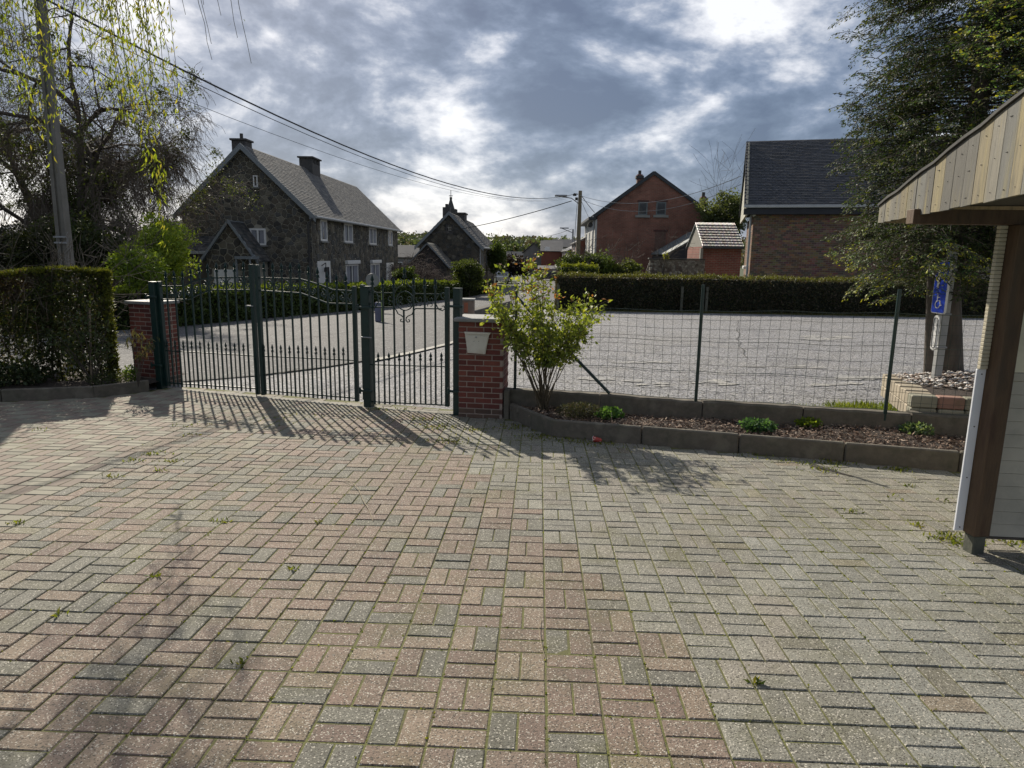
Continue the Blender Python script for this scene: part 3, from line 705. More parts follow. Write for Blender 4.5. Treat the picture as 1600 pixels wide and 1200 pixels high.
for sg in (-1, 1):
    m = MB(); m.tube([(p[0], 0, p[1]) for p in spiral(c[0]+sg*6.3*pxm, c[2]+2.5*pxm, 5.5*pxm, -math.pi/2, 1.1, sg, 14)], .006, 4, smooth=False)
    m.tube([(p[0], 0, p[1]) for p in spiral(c[0]+sg*6*pxm, c[2]-5*pxm, 4.5*pxm, math.pi/2, 1.0, -sg, 12)], .006, 4, smooth=False); m.build('ring_scroll', GREEN, t)
    m = MB(); m.tube([(c[0]+sg*x*pxm, 0, c[2]+z*pxm) for x, z in ((16, 11), (14, 15), (11, 19), (7, 21), (4, 24), (3, 28), (6, 30), (7.5, 28), (6, 26.5))], .008, 4, smooth=False); m.build('crest_scroll', GREEN, t)
    m = MB(); m.tube([(c[0]+sg*x*pxm, 0, c[2]+z*pxm) for x, z in ((16, -11), (13, -15), (11, -19), (6, -21), (2, -24), (1.5, -28), (4, -30.5), (7, -29.5), (7, -27), (5, -26.5))], .008, 4, smooth=False); m.build('pendant_scroll', GREEN, t)
    # C scrolls
    for k, dx in enumerate((23, 40)):
        m = MB(); m.tube([(p[0], 0, p[1]) for p in spiral(c[0]+sg*dx*pxm, c[2]+3*pxm, 6*pxm, math.pi*.5+sg*1.2, 1.0, sg, 14)], .006, 4, smooth=False)
        m.tube([(p[0], 0, p[1]) for p in spiral(c[0]+sg*dx*pxm, c[2]-5*pxm, 5*pxm, -math.pi*.5-sg*1.2, .9, -sg, 12)], .006, 4, smooth=False); m.build('scroll', GREEN, t)
    x0 = (56 if sg > 0 else 50)
    m = MB(); m.tube([(c[0]+sg*x*pxm, 0, c[2]+z*pxm) for x, z in ((x0+5, 8), (x0+3, 5), (x0, 7), (x0, 11), (x0+3, 13.5), (x0+6, 11), (x0+1, 3) if 0 else (x0+7, 8))], .007, 4, smooth=False)
    m.tube([(c[0]+sg*x*pxm, 0, c[2]+z*pxm) for x, z in ((x0+3, 13.5), (x0-4, 11), (x0-8, 4), (x0-8, -3), (x0-4, -10), (x0+2, -12), (x0+6, -9), (x0+4, -5), (x0+1, -6))], .008, 4, smooth=False); m.build('end_scroll', GREEN, t)
m = MB(); m.tube([(c[0], 0, c[2]+22*pxm), (c[0], 0, c[2]+34*pxm)], .006, 4); m.build('crest_stem', GREEN, t)
inst(SPEARB, 'crest_finial', t, Matrix.Translation((c[0], 0, c[2]+33*pxm)))
for nm, uc in (('hinge_stile', wu1), ('lock_stile', wf.uz(569, 550)[0])):
    z1 = WP(700, 449)[2]; z0 = WP(700, 635)[2]+.0
    m = MB(); m.cbox(uc-.026, uc+.026, -.026, .026, z0, z1, .004); m.build(nm, GREEN, t)
m = MB(); q = WP(577, 520); m.cbox(q[0]-.035, q[0]+.02, -.04, .04, q[2]-.12, q[2]+.1, .004); m.build('lock_case', GREEN, t)
m = MB(); q = WP(572, 526); m.tube([(q[0]-.03, -.07, q[2]), (q[0]+.11, -.07, q[2])], .009, 6); m.tube([(q[0]-.0, -.07, q[2]), (q[0], -.03, q[2])], .009, 6); m.build('handle', GALV, t)
# concrete sill under the gates
m = MB(); tS = None
A = G0-gd*.0; 
sil = thing('gate_sill', 'pale concrete sill strip under the gates', 'sill', (A[0], A[1], zg(A[0], A[1])), ga)
sil['kind'] = 'structure'
SILL = mat('sill_concrete', [(.27, .255, .21), (.2, .19, .155)], scale=5, rough=.9, bump=.4, bscale=60)
for k in range(16):
    u0_ = .05+k*.272; p = A+gd*u0_; q = A+gd*(u0_+.268)
    m = MB(); m.cbox(u0_, u0_+.268, -.10, .06, -.12+(zg(*p)-zg(*A)), .004+(zg(*p)-zg(*A))+.004*(R.random()), .006, (1, 1, 1)); m.build('sill_block', SILL, sil)

# ------------------------------------------------------------------ wire mesh fence
fp = [np.array([-.27, BW(-.27)+.07]), None, None]
q1 = at(1087, 627, 7.80); q2 = at(1383, 645, 7.36)
fpost = [(-.27, BW(-.27)+.07), (q1[0], q1[1]), (q2[0], q2[1]), (q2[0]*2-q1[0]+.6, q2[1]*2-q1[1]-.15)]
ftop = [at(806, 452, fpost[0][1])[2], at(1102, 445, fpost[1][1])[2], at(1409, 452, fpost[2][1])[2], 1.1]
fen = thing('wire_mesh_fence', 'dark wire mesh fence on thin green posts above the planting bed', 'fence', (fpost[0][0], fpost[0][1], 0))
off = Vector((-fpost[0][0], -fpost[0][1], 0))
for (x, y), z in zip(fpost, ftop):
    m = MB(); m.tube([Vector((x, y, bzt(x)-.1))+off, Vector((x, y, z))+off], .019, 8); m.build('post', GREEN, fen)
wire_top = [at(806, 480, fpost[0][1])[2], at(1096, 485, fpost[1][1])[2], at(1403, 489, fpost[2][1])[2]]; wire_top.append(wire_top[2])
WIRE = mat('green_wire', [(.012, .03, .025), (.02, .04, .03)], scale=10, rough=.5, bump=0)
for a in range(3):
    (x0, y0), (x1, y1) = fpost[a], fpost[a+1]; L_ = math.hypot(x1-x0, y1-y0); n = int(L_/.1); m = MB()
    zt0, zt1 = wire_top[a], wire_top[a+1]; zb0, zb1 = bzt(x0)+.02, bzt(x1)+.02
    ph = R.random()*6
    def fpt(t, s):
        bul = .012*math.sin(t*9+ph)*math.sin(s*3.1); x = x0+(x1-x0)*t; y = y0+(y1-y0)*t+bul-.022
        return Vector((x+.006*math.sin(s*5+t*7), y, (zb0+(zb1-zb0)*t)*(1-s)+(zt0+(zt1-zt0)*t)*s+.008*math.sin(t*11+ph)))+off
    for k in range(1, n): m.tube([fpt(k/n, s) for s in np.linspace(0, 1, 5)], .0021, 3, caps=False)
    for k in range(0, 11):
        s = k/10; m.tube([fpt(t_, s) for t_ in np.linspace(0, 1, 16)], .0019, 3, caps=False)
    m.build('mesh_panel', WIRE, fen)
    for s in (0.0, .32, .66, 1.0):
        m = MB(); m.tube([fpt(t_, s) for t_ in np.linspace(0, 1, 14)], .0034, 4, caps=False); m.build('tension_wire', WIRE, fen)
m = MB(); a = onplane(952, 614, fpost[0], (.22, 1)); b = onplane(806, 462, fpost[0], (.22, 1)); m.tube([Vector(a)+off-Vector((0, .03, 0)), Vector(b)+off-Vector((0, .03, 0))], .019, 8); m.build('brace', GREEN, fen)

# ------------------------------------------------------------------ raised block bed with pebbles, tree and sign
BLK = mat('block_concrete', W1, scale=8, rough=.85, bump=.4, bscale=80, tint=True, stain=(4, (.09, .1, .05), .4))
ab = onplane(1420, 656, (q2[0], q2[1]+.13), (.22, 1)); tz = onplane(1420, 617, (q2[0], q2[1]+.13), (.22, 1))[2]
dF = np.array([1, -.2]); dF /= np.linalg.norm(dF)
back = None
dd = ray(1379, 585); back = CAM+dd*((tz-H)/dd[2])
dS = back[:2]-ab[:2]; LS = np.linalg.norm(dS); dS /= LS
bed = thing('raised_bed', 'raised bed of square concrete blocks round the foot of the conifer', 'raised bed', (ab[0], ab[1], ab[2]))
bh = (tz-ab[2])/2
for row in range(2):
    for k in range(7):
        x0 = k*.262+(0 if row else -.0)+(.0 if k == 0 else (0 if row else .01)); 
        c = (.3, .17, .13) if (row == 1 and k in (1,)) else (.26, .25, .19); v = R.uniform(.8, 1.1)
        m = MB(); m.cbox(x0+.003, x0+.259, 0, .14, row*bh+.002, row*bh+bh-.004, .012, tuple(q*v for q in c)); m.build('block', BLK, bed, frame((0, 0, 0), dF))
    n = max(3, int(LS/.13))
    for k in range(n):
        c = (.36, .31, .23); v = R.uniform(.8, 1.15)
        m = MB(); m.cbox(.142+k*(LS-.14)/n+.002, .142+(k+1)*(LS-.14)/n-.003, -.24, 0, row*bh+.002, row*bh+bh-.002+(.012*(k % 2) if row else 0), .008, tuple(q*v for q in c)); m.build('block', BLK, bed, frame((0, 0, 0), dS))
# kerb in front of it
m = MB(); m.cbox(-.28, 2.6, -.10, -.012, -.25, -.012, .012); m.build('base_kerb', CONC, bed, frame((0, 0, 0), dF))
# pebble heap
PEB = mat('pebbles', W1, scale=10, rough=.8, bump=.2, tint=True)
tb = at(1450, 598, 8.9); sgp = at(1464, 590, 8.45)
pc = np.array([tb[0]+.45, tb[1]-.35]); zb_ = tz-.02
vs = []; fs = []
gxp = np.linspace(ab[0]+.1, ab[0]+2.6, 26); gyp = np.linspace(0, 1, 16)
def pzf(x, y): return zb_+.02+.06*math.exp(-((x-pc[0])**2+(y-pc[1])**2)/.4)
inbed = lambda x, y: (np.dot(np.array([x, y])-ab[:2], np.array([-dF[1], dF[0]])) > .08) and (np.dot(np.array([x, y])-ab[:2], np.array([dS[1], -dS[0]])) > .12)
P = []
for x in np.arange(ab[0]-.6, ab[0]+2.6, .12):
    for y in np.arange(ab[1]-.7, ab[1]+2.2, .12):
        if inbed(x+.06, y+.06) and y < back[1]+.1: 
            n = len(vs); vs += [(x, y, pzf(x, y)-.02), (x+.12, y, pzf(x+.12, y)-.02), (x+.12, y+.12, pzf(x+.12, y+.12)-.02), (x, y+.12, pzf(x, y+.12)-.02)]; fs.append((n, n+1, n+2, n+3))
finish(bpy.data.objects.new('pebble_bed_soil', npmesh('pebble_bed_soil', vs, fs, SOIL)), None, kind='structure')
octv = np.array([(1, 0, 0), (0, 1, 0), (-1, 0, 0), (0, -1, 0), (0, 0, 1), (0, 0, -1), (.7, .7, .1), (-.7, .7, .1), (-.7, -.7, .1), (.7, -.7, .1)], float)
octf = np.array([(0, 6, 4), (6, 1, 4), (1, 7, 4), (7, 2, 4), (2, 8, 4), (8, 3, 4), (3, 9, 4), (9, 0, 4), (6, 0, 5), (1, 6, 5), (7, 1, 5), (2, 7, 5), (8, 2, 5), (3, 8, 5), (9, 3, 5), (0, 9, 5)])
V = []; Fq = []; T = []; nv = 0
for _ in range(2600):
    x = R.uniform(ab[0]-.5, ab[0]+2.3); y = R.uniform(ab[1]-.5, back[1]+.0)
    if not inbed(x, y): continue
    if (x-pc[0])**2/1.1+(y-pc[1])**2/.55 > 1.15+R.random()*.3: continue
    s = R.uniform(.013, .028); A_ = np.array(Matrix.Rotation(R.random()*6, 3, 'Z'))
    V.append((octv*[s*R.uniform(1, 1.6), s, s*R.uniform(.5, .8)])@A_.T+[x, y, pzf(x, y)+R.uniform(-.005, .02)]); Fq.append(octf+nv); nv += 10
    c = np.array([(.75, .71, .65), (.58, .52, .46), (.85, .82, .78), (.42, .32, .26)][R.randrange(4)])*R.uniform(.7, 1.1); T.append(np.tile(c, (16, 1)))
me = npmesh('pebbles', np.vstack(V), np.vstack(Fq), PEB, tint=np.vstack(T), smooth=True); finish(bpy.data.objects.new('pebbles', me), None, kind='stuff')

# parking sign
t = thing('parking_sign', 'blue disabled parking sign on a grey post in the pebble bed', 'sign', (sgp[0], sgp[1], zb_))
yS = sgp[1]
top = 1.6
m = MB(); m.cbox(-.045, .045, -.025, .06, 0, top-zb_+.25, .01); m.build('post', mat('grey_post', [(.24, .25, .25), (.32, .32, .31)], scale=8, rough=.6, bump=.1), t)
BLUE = mat('sign_blue', [(.005, .04, .42), (.006, .05, .5)], scale=4, rough=.35, bump=0)
sw = .25; zs0 = at(1463, 489, yS)[2]-zb_; zs1 = zs0+.62
Ms = Matrix.Translation((-.12, -.06, 0)) @ Matrix.Rotation(math.radians(-86), 4, 'Z')
def rrect(w, z0, z1, r, n=5):
    out = []
    for cx_, cz_, a0 in ((w/2-r, z0+r, -90), (w/2-r, z1-r, 0), (-w/2+r, z1-r, 90), (-w/2+r, z0+r, 180)):
        for k in range(n+1): a = math.radians(a0+90*k/n); out.append((cx_+r*math.cos(a), cz_+r*math.sin(a)))
    return out
m = MB(); m.prism(rrect(sw, zs0, zs1, .03), -.012, .012, M=Ms); m.build('sign_back', WHITE, t)
m = MB(); m.prism(rrect(sw-.02, zs0+.01, zs1-.01, .022), -.016, -.011, M=Ms); m.build('sign_face', BLUE, t)
m = MB()
m.box(-.062, -.024, -.019, -.0165, zs0+.30, zs0+.56, M=Ms)
m.tube([(-.04, -.0185, zs0+.54), (.03, -.0185, zs0+.54), (.065, -.0185, zs0+.51), (.065, -.0185, zs0+.46), (.03, -.0185, zs0+.43), (-.04, -.0185, zs0+.43)], .015, 4, M=Ms, smooth=False); m.build('letter_p', WHITE, t)
m = MB()
m.tube([(-.02, -.018, zs0+.235), (-.018, -.018, zs0+.237)], .013, 8, M=Ms)
m.tube([(-.018, -.018, zs0+.215), (-.014, -.018, zs0+.15), (.032, -.018, zs0+.15), (.05, -.018, zs0+.095), (.066, -.018, zs0+.10)], .0075, 4, M=Ms, smooth=False)
m.tube([(-.016, -.018, zs0+.19), (.025, -.018, zs0+.19)], .006, 4, M=Ms, smooth=False)
m.tube([(-.005+.042*math.cos(a), -.018, zs0+.105+.042*math.sin(a)) for a in np.linspace(1.9, 6.2, 16)], .006, 4, M=Ms, smooth=False); m.build('wheelchair_symbol', WHITE, t)
zp0, zp1 = at(1457, 546, yS)[2]-zb_, at(1458, 492, yS)[2]-zb_
m = MB(); m.prism(rrect(.10, zp0, zp1, .045), -.012, .0, M=Ms); m.build('lower_plate', WHITE, t)
m = MB(); m.tube([(p[0], -.014, p[1]) for p in rrect(.07, zp0+.03, zp1-.03, .03)+[rrect(.07, zp0+.03, zp1-.03, .03)[0]]], .004, 4, M=Ms, smooth=False); m.build('plate_outline', DARK, t)
for zz in (zs0-.02, zs0+.5, zp0+.02):
    m = MB(); m.cbox(-.055, .055, -.035, .07, zz, zz+.02, .003); m.build('clamp', GALV, t)

# ------------------------------------------------------------------ the wooden shelter on the right
PLANK = mat('weathered_plank', W1, scale=6, rough=.85, bump=.5, bscale=22, tint=True, stretch=(9, 9, .7), bdist=.006, stain=[(1.6, (.34, .28, .1), .55), (4, (.08, .08, .065), .65), (9, (.05, .05, .04), .4)])
TIMBER = mat('brown_timber', [(.06, .03, .015), (.1, .06, .03), (.03, .018, .011)], scale=2.4, rough=.7, bump=.4, bscale=20, stretch=(5, 5, .8), stain=(1.2, (.16, .11, .06), .5))
SIDING = mat('cream_siding', [(.78, .72, .53), (.72, .67, .5)], scale=3, rough=.6, bump=.06, bscale=30, stain=(4, (.2, .18, .13), .25))
SIDE2 = mat('grey_cream_siding', [(.5, .46, .37), (.44, .41, .33)], scale=3, rough=.6, bump=.08, bscale=30, stain=(3, (.16, .15, .12), .35))
ROOFM = mat('bitumen_felt', [(.03, .03, .03), (.05, .05, .045)], scale=5, rough=.85, bump=.5)
hutd = np.array([-.147, -.989]); hutd /= np.linalg.norm(hutd)          # from the far corner towards the viewer
P0 = np.array([2.31, 4.6])
hn = (-hutd[1], hutd[0])
def onH(px, py): return onplane(px, py, P0, hn)
hut = thing('wooden_shelter', 'wooden shelter with plank fascia, brown post and cream siding at the right edge', 'shelter', (2.71, 4.2, zg(2.71, 4.2)))
ho = -Vector(hut.location)
HM = Matrix.Translation(ho)
tl = onH(1388, 316); bl_ = onH(1392, 346); tr_ = onH(1600, 154); br_ = onH(1600, 306)
sP = lambda q: float(np.dot(q[:2]-P0, hutd))
s_a, s_b = sP(tl), sP(tr_)
ztop = lambda s: tl[2]+(tr_[2]-tl[2])*(s-s_a)/(s_b-s_a)
zbot = lambda s: bl_[2]+(br_[2]-bl_[2])*(s-s_a)/(s_b-s_a)
s = s_a; k = 0
edges = [1388, 1397, 1408, 1420, 1431, 1444, 1457, 1470, 1485, 1500, 1517, 1534, 1553, 1572, 1592]
ss = []
for e in edges:
    d = ray(e, 250); A2 = np.array([[d[0], -hutd[0]], [d[1], -hutd[1]]]); t_, s__ = np.linalg.solve(A2, P0); ss.append(s__)
while len(ss) < 22: ss.append(ss[-1]+.105)
Mh = Matrix(((hutd[0], -hutd[1], 0, P0[0]), (hutd[1], hutd[0], 0, P0[1]), (0, 0, 1, 0), (0, 0, 0, 1)))
nails = MB()
for k in range(len(ss)-1):
    a, b = ss[k]+.002, ss[k+1]-.003; v = R.uniform(.8, 1.15); c = [(.2, .19, .16), (.235, .22, .18), (.17, .17, .155), (.24, .205, .13), (.18, .175, .155), (.13, .125, .11)][R.randrange(6)]
    pr4 = [(a, zbot(a)+R.uniform(-.004, .004)), (b, zbot(b)+R.uniform(-.004, .004)), (b, ztop(b)), (a, ztop(a))]
    m = MB(); m.prism(pr4, -.022+R.uniform(-.002, .002), -.002, tuple(q*v for q in c), HM @ Mh); m.build('fascia_plank', PLANK, hut)
    for q_ in (zbot(a)+.04, (zbot(a)+ztop(a))/2, ztop(a)-.05):
        nails.tube([((a+b)/2+R.uniform(-.02, .02), -.0255, q_), ((a+b)/2, -.022, q_)], .0018, 6, M=HM @ Mh)
nails.build('nails', DARK, hut, kind='stuff')
# felt edge and roof
m = MB(); n = 14
for k in range(n):
    a = ss[0]-.005+(ss[-1]-ss[0]+.005)*k/n; b = ss[0]-.005+(ss[-1]-ss[0]+.005)*(k+1)/n
    m.prism([(a, ztop(a)+.001+.006*math.sin(a*23)), (b, ztop(b)+.001+.006*math.sin(b*23)), (b, ztop(b)+.018+.006*math.sin(b*23)), (a, ztop(a)+.018+.006*math.sin(a*23))], -.034, 3.8, (1, 1, 1), HM @ Mh)
m.build('roof_felt', ROOFM, hut)
m = MB(); a, b = ss[0]+.01, ss[-1]; m.prism([(a, zbot(a)+.08), (b, zbot(b)+.09), (b, ztop(b)-.01), (a, ztop(a)-.01)], .0, .03, (1, 1, 1), HM @ Mh); m.build('rafter', TIMBER, hut)
m = MB(); m.prism([(ss[0]-.001, zbot(ss[0])+.0), (ss[0]+.02, zbot(ss[0])), (ss[0]+.02, ztop(ss[0])), (ss[0]-.001, ztop(ss[0]))], .0, 3.7, (.32, .26, .17), HM @ Mh); m.build('eave_board', PLANK, hut)
# beam
e0 = at(1421, 350, 4.30); 
m = MB(); m.cbox(0, 3.6, -.04, .05, -.0, .085, .003, M=HM @ frame((e0[0], e0[1], e0[2]), (1, -.035))); m.build('beam', TIMBER, hut)
# post
pb = at(1513, 842, 4.19); pw = .108
zg0 = zg(pb[0], pb[1]); ztp = e0[2]
pc_ = at(1523, 842, 4.25)
Mp = HM @ frame((pc_[0], pc_[1], 0), (1, .12))
zpb = at(1513, 838, 4.2)[2]
m = MB(); m.cbox(-pw/2, pw/2, -pw/2, pw/2, zpb, ztp, .004, M=Mp); m.build('post', TIMBER, hut)
m = MB(); m.cbox(-pw/2+.012, pw/2-.012, -pw/2+.012, pw/2-.012, zg0-.02, zpb-.002, .004, M=Mp); m.build('post_foot', mat('old_foot', [(.12, .12, .09), (.06, .065, .05)], scale=9, rough=.9, bump=.5), hut)
zst = at(1533, 580, 4.2)[2]
ALU = mat('aluminium_strip', [(.74, .76, .8), (.82, .83, .86)], scale=3, rough=.4, bump=.03, metal=.0)
m = MB(); m.cbox(-pw/2-.062, -pw/2-.002, .038, .052, zpb+.005, zst, .002, M=Mp); m.build('metal_strip', ALU, hut)
for zz in np.linspace(zpb+.03, zst-.03, 4):
    m = MB(); m.tube([(-pw/2-.03, .038, zz), (-pw/2-.03, .034, zz)], .004, 6, M=Mp); m.build('screw', DARK, hut)
# ribbed cream insulation edge above the strip
m = MB(); zz = zst+.002; INS = mat('ribbed_cream', [(.55, .5, .38), (.45, .41, .3)], scale=10, rough=.8, bump=.2)
while zz < ztp-.02:
    m.cbox(-pw/2-.055, -pw/2-.004, .025, .055, zz, min(zz+.022, ztp-.002), .003, M=Mp); zz += .024
m.build('ribbed_edge', INS, hut)
# siding boards behind the post
wz0 = at(1570, 838, 4.32)[2]; wz1 = at(1590, 582, 4.32)[2]; nb = 12; bhh = (wz1-.055-wz0)/nb
Mw = HM @ frame((pc_[0]+.045, pc_[1]+.075, 0), (1, -.05))
for k in range(nb):
    m = MB(); v = R.uniform(.93, 1.05); z = wz0+k*bhh
    m.prism([(0, z+.001), (2.8, z+.001), (2.8, z+bhh-.002), (0, z+bhh-.002)], 0, .02, (v, v, v), Mw)
    m.add([(0, -.006, z+.001), (2.8, -.006, z+.001), (2.8, -.0005, z+bhh-.002), (0, -.0005, z+bhh-.002)], [(0, 1, 2, 3)], (v, v, v), Mw)
    m.build('siding_board', SIDE2, hut)
m = MB(); m.cbox(0, 2.8, -.012, .03, wz0+nb*bhh+.001, wz1-.002, .003, M=Mw); m.build('trim_board', SIDE2, hut)
m = MB(); m.box(0, 2.8, -.004, .02, wz1, ztp-.003, M=Mw); m.build('upper_panel', SIDING, hut)
m = MB(); m.cbox(0, 2.8, -.01, .03, wz0-.018, wz0-.001, .002, M=Mw); m.build('bottom_trim', mat('dark_trim', [(.06, .05, .04), (.09, .075, .06)], rough=.7, bump=0), hut)

# ------------------------------------------------------------------ small litter in the yard
c = gp(933, 690)
t = thing('paper_cup', 'crushed red paper cup lying against the planter kerb', 'cup', (c[0], c[1]-.02, c[2]+.026), math.radians(-15))
RED = mat('red_paper', [(.38, .05, .035), (.3, .04, .03)], scale=20, rough=.6, bump=.1, speck=(90, (.6, .5, .45), .08))
m = MB(); m.tube([(-.045, 0, .004), (-.04, 0, .004), (.045, 0, -.006)], [.031, .030, .021], 14, caps=False); m.tube([(.045, 0, -.006), (.04, 0, -.006)], .021, 14); m.build('cup_body', RED, t)
m = MB(); m.tube([(-.046+.0*math.cos(a), .031*math.cos(a), .004+.031*math.sin(a)) for a in np.linspace(0, 2*math.pi, 17)], .0025, 5); m.build('rim', WHITE, t)
m = MB(); m.tube([gp(*p)+np.array([0, 0, z]) for p, z in (((519, 749), .01), ((535, 751), .02), ((551, 758), .02), ((561, 770), .025), ((567, 785), .02), ((576, 798), .012), ((583, 815), .006))], .0028, 5)
tag(m.build('willow_twig', mat('dry_twig', [(.3, .25, .16), (.2, .16, .1)], rough=.8, bump=0)), 'thin curved dry twig lying on the red blocks in mid yard', 'twig')
m = MB(); m.tube([gp(*p)+np.array([0, 0, z]) for p, z in (((1265, 728), .01), ((1298, 738), .012), ((1330, 745), .008))], .006, 5)
tag(m.build('fallen_stick', TWIG), 'dark straight stick lying in front of the planter kerb', 'stick')
m = MB(); m.tube([gp(*p)+np.array([0, 0, z]) for p, z in (((846, 968), .004), ((842, 985), .012), ((845, 1010), .014), ((853, 1032), .004))], .0016, 5)
tag(m.build('dry_stem', MATS['dry_twig']), 'short pale dry stem lying near the middle of the yard', 'twig')
c = gp(1183, 1070)
me = leaves_mesh('fallen_leaf', [(c[0], c[1], c[2]+.003), (c[0]+.004, c[1], c[2]+.003)], np.array([.045, .035]), LEAFD, [(.04, .07, .02)], aspect=1.5, dirs=[(1, .2, .35), (-.3, .2, .8)], spread=.05)
tag(finish(bpy.data.objects.new('fallen_leaf', me)), 'small dark green curled leaf on the grey blocks', 'leaf')

# ------------------------------------------------------------------ foliage helpers
def segs_mesh(name, segs, mt, n=3, tint=None):
    S = np.array([(*a, *b, r, q) for a, b, r, q in segs], float); A = S[:, :3]; B = S[:, 3:6]; ra = S[:, 6:7]; rb = S[:, 7:8]
    d = B-A; d /= np.linalg.norm(d, axis=1)[:, None]+1e-9
    h = np.where(np.abs(d[:, 2:3]) < .9, [[0, 0, 1.]], [[1., 0, 0]]); u = np.cross(d, h); u /= np.linalg.norm(u, axis=1)[:, None]; w = np.cross(d, u)
    V = []
    for P, r in ((A, ra), (B, rb)):
        for j in range(n): an = 2*math.pi*j/n; V.append(P+r*(math.cos(an)*u+math.sin(an)*w))
    V = np.stack(V, 1).reshape(-1, 3); base = (np.arange(len(S))*2*n)[:, None]
    Fs = np.stack([np.concatenate([base+j, base+(j+1) % n, base+n+(j+1) % n, base+n+j], 1) for j in range(n)], 1).reshape(-1, 4)
    return npmesh(name, V, Fs, mt, tint=np.ones((len(Fs), 3)) if tint is None else tint, smooth=n > 3)
def grow(segs, tips, p, d, L_, r, depth, droop=0., nseg=5, wob=.25, split=3, up=0., lim=.004, shrink=.62, spread=.8):
    p = np.array(p, float); d = np.array(d, float); d /= np.linalg.norm(d); st = L_/nseg; pts = [p]
    rr = r
    for k in range(nseg):
        d = d+rng.normal(size=3)*wob*.5+np.array([0, 0, up-droop*(1+k/nseg)])*.3; d /= np.linalg.norm(d)
        q = p+d*st; r2 = max(lim, r*(1-.55*(k+1)/nseg)); segs.append((p, q, rr, r2)); rr = r2; p = q; pts.append(p)
        if depth > 0 and k >= 1:
            for _ in range(split if k > nseg-2 else max(1, split-1)):
                dd = d+rng.normal(size=3)*spread; grow(segs, tips, p, dd, L_*shrink*R.uniform(.7, 1.15), rr*.55, depth-1, droop, max(3, nseg-1), wob, split, up, lim, shrink, spread)
    tips.append((p, d, depth))
def stuff_obj(name, me, parent=None, **kw): return finish(bpy.data.objects.new(name, me), parent, **kw)
def blob_pts(c, r, n, shell=.5):
    d = rng.normal(size=(n, 3)); d /= np.linalg.norm(d, axis=1)[:, None]; t = (shell+(1-shell)*rng.random((n, 1)))
    return np.asarray(c)+d*t*np.asarray(r), d
CORE = mat('foliage_core', [(.012, .016, .008), (.02, .024, .012)], scale=3, rough=.95, bump=.5)
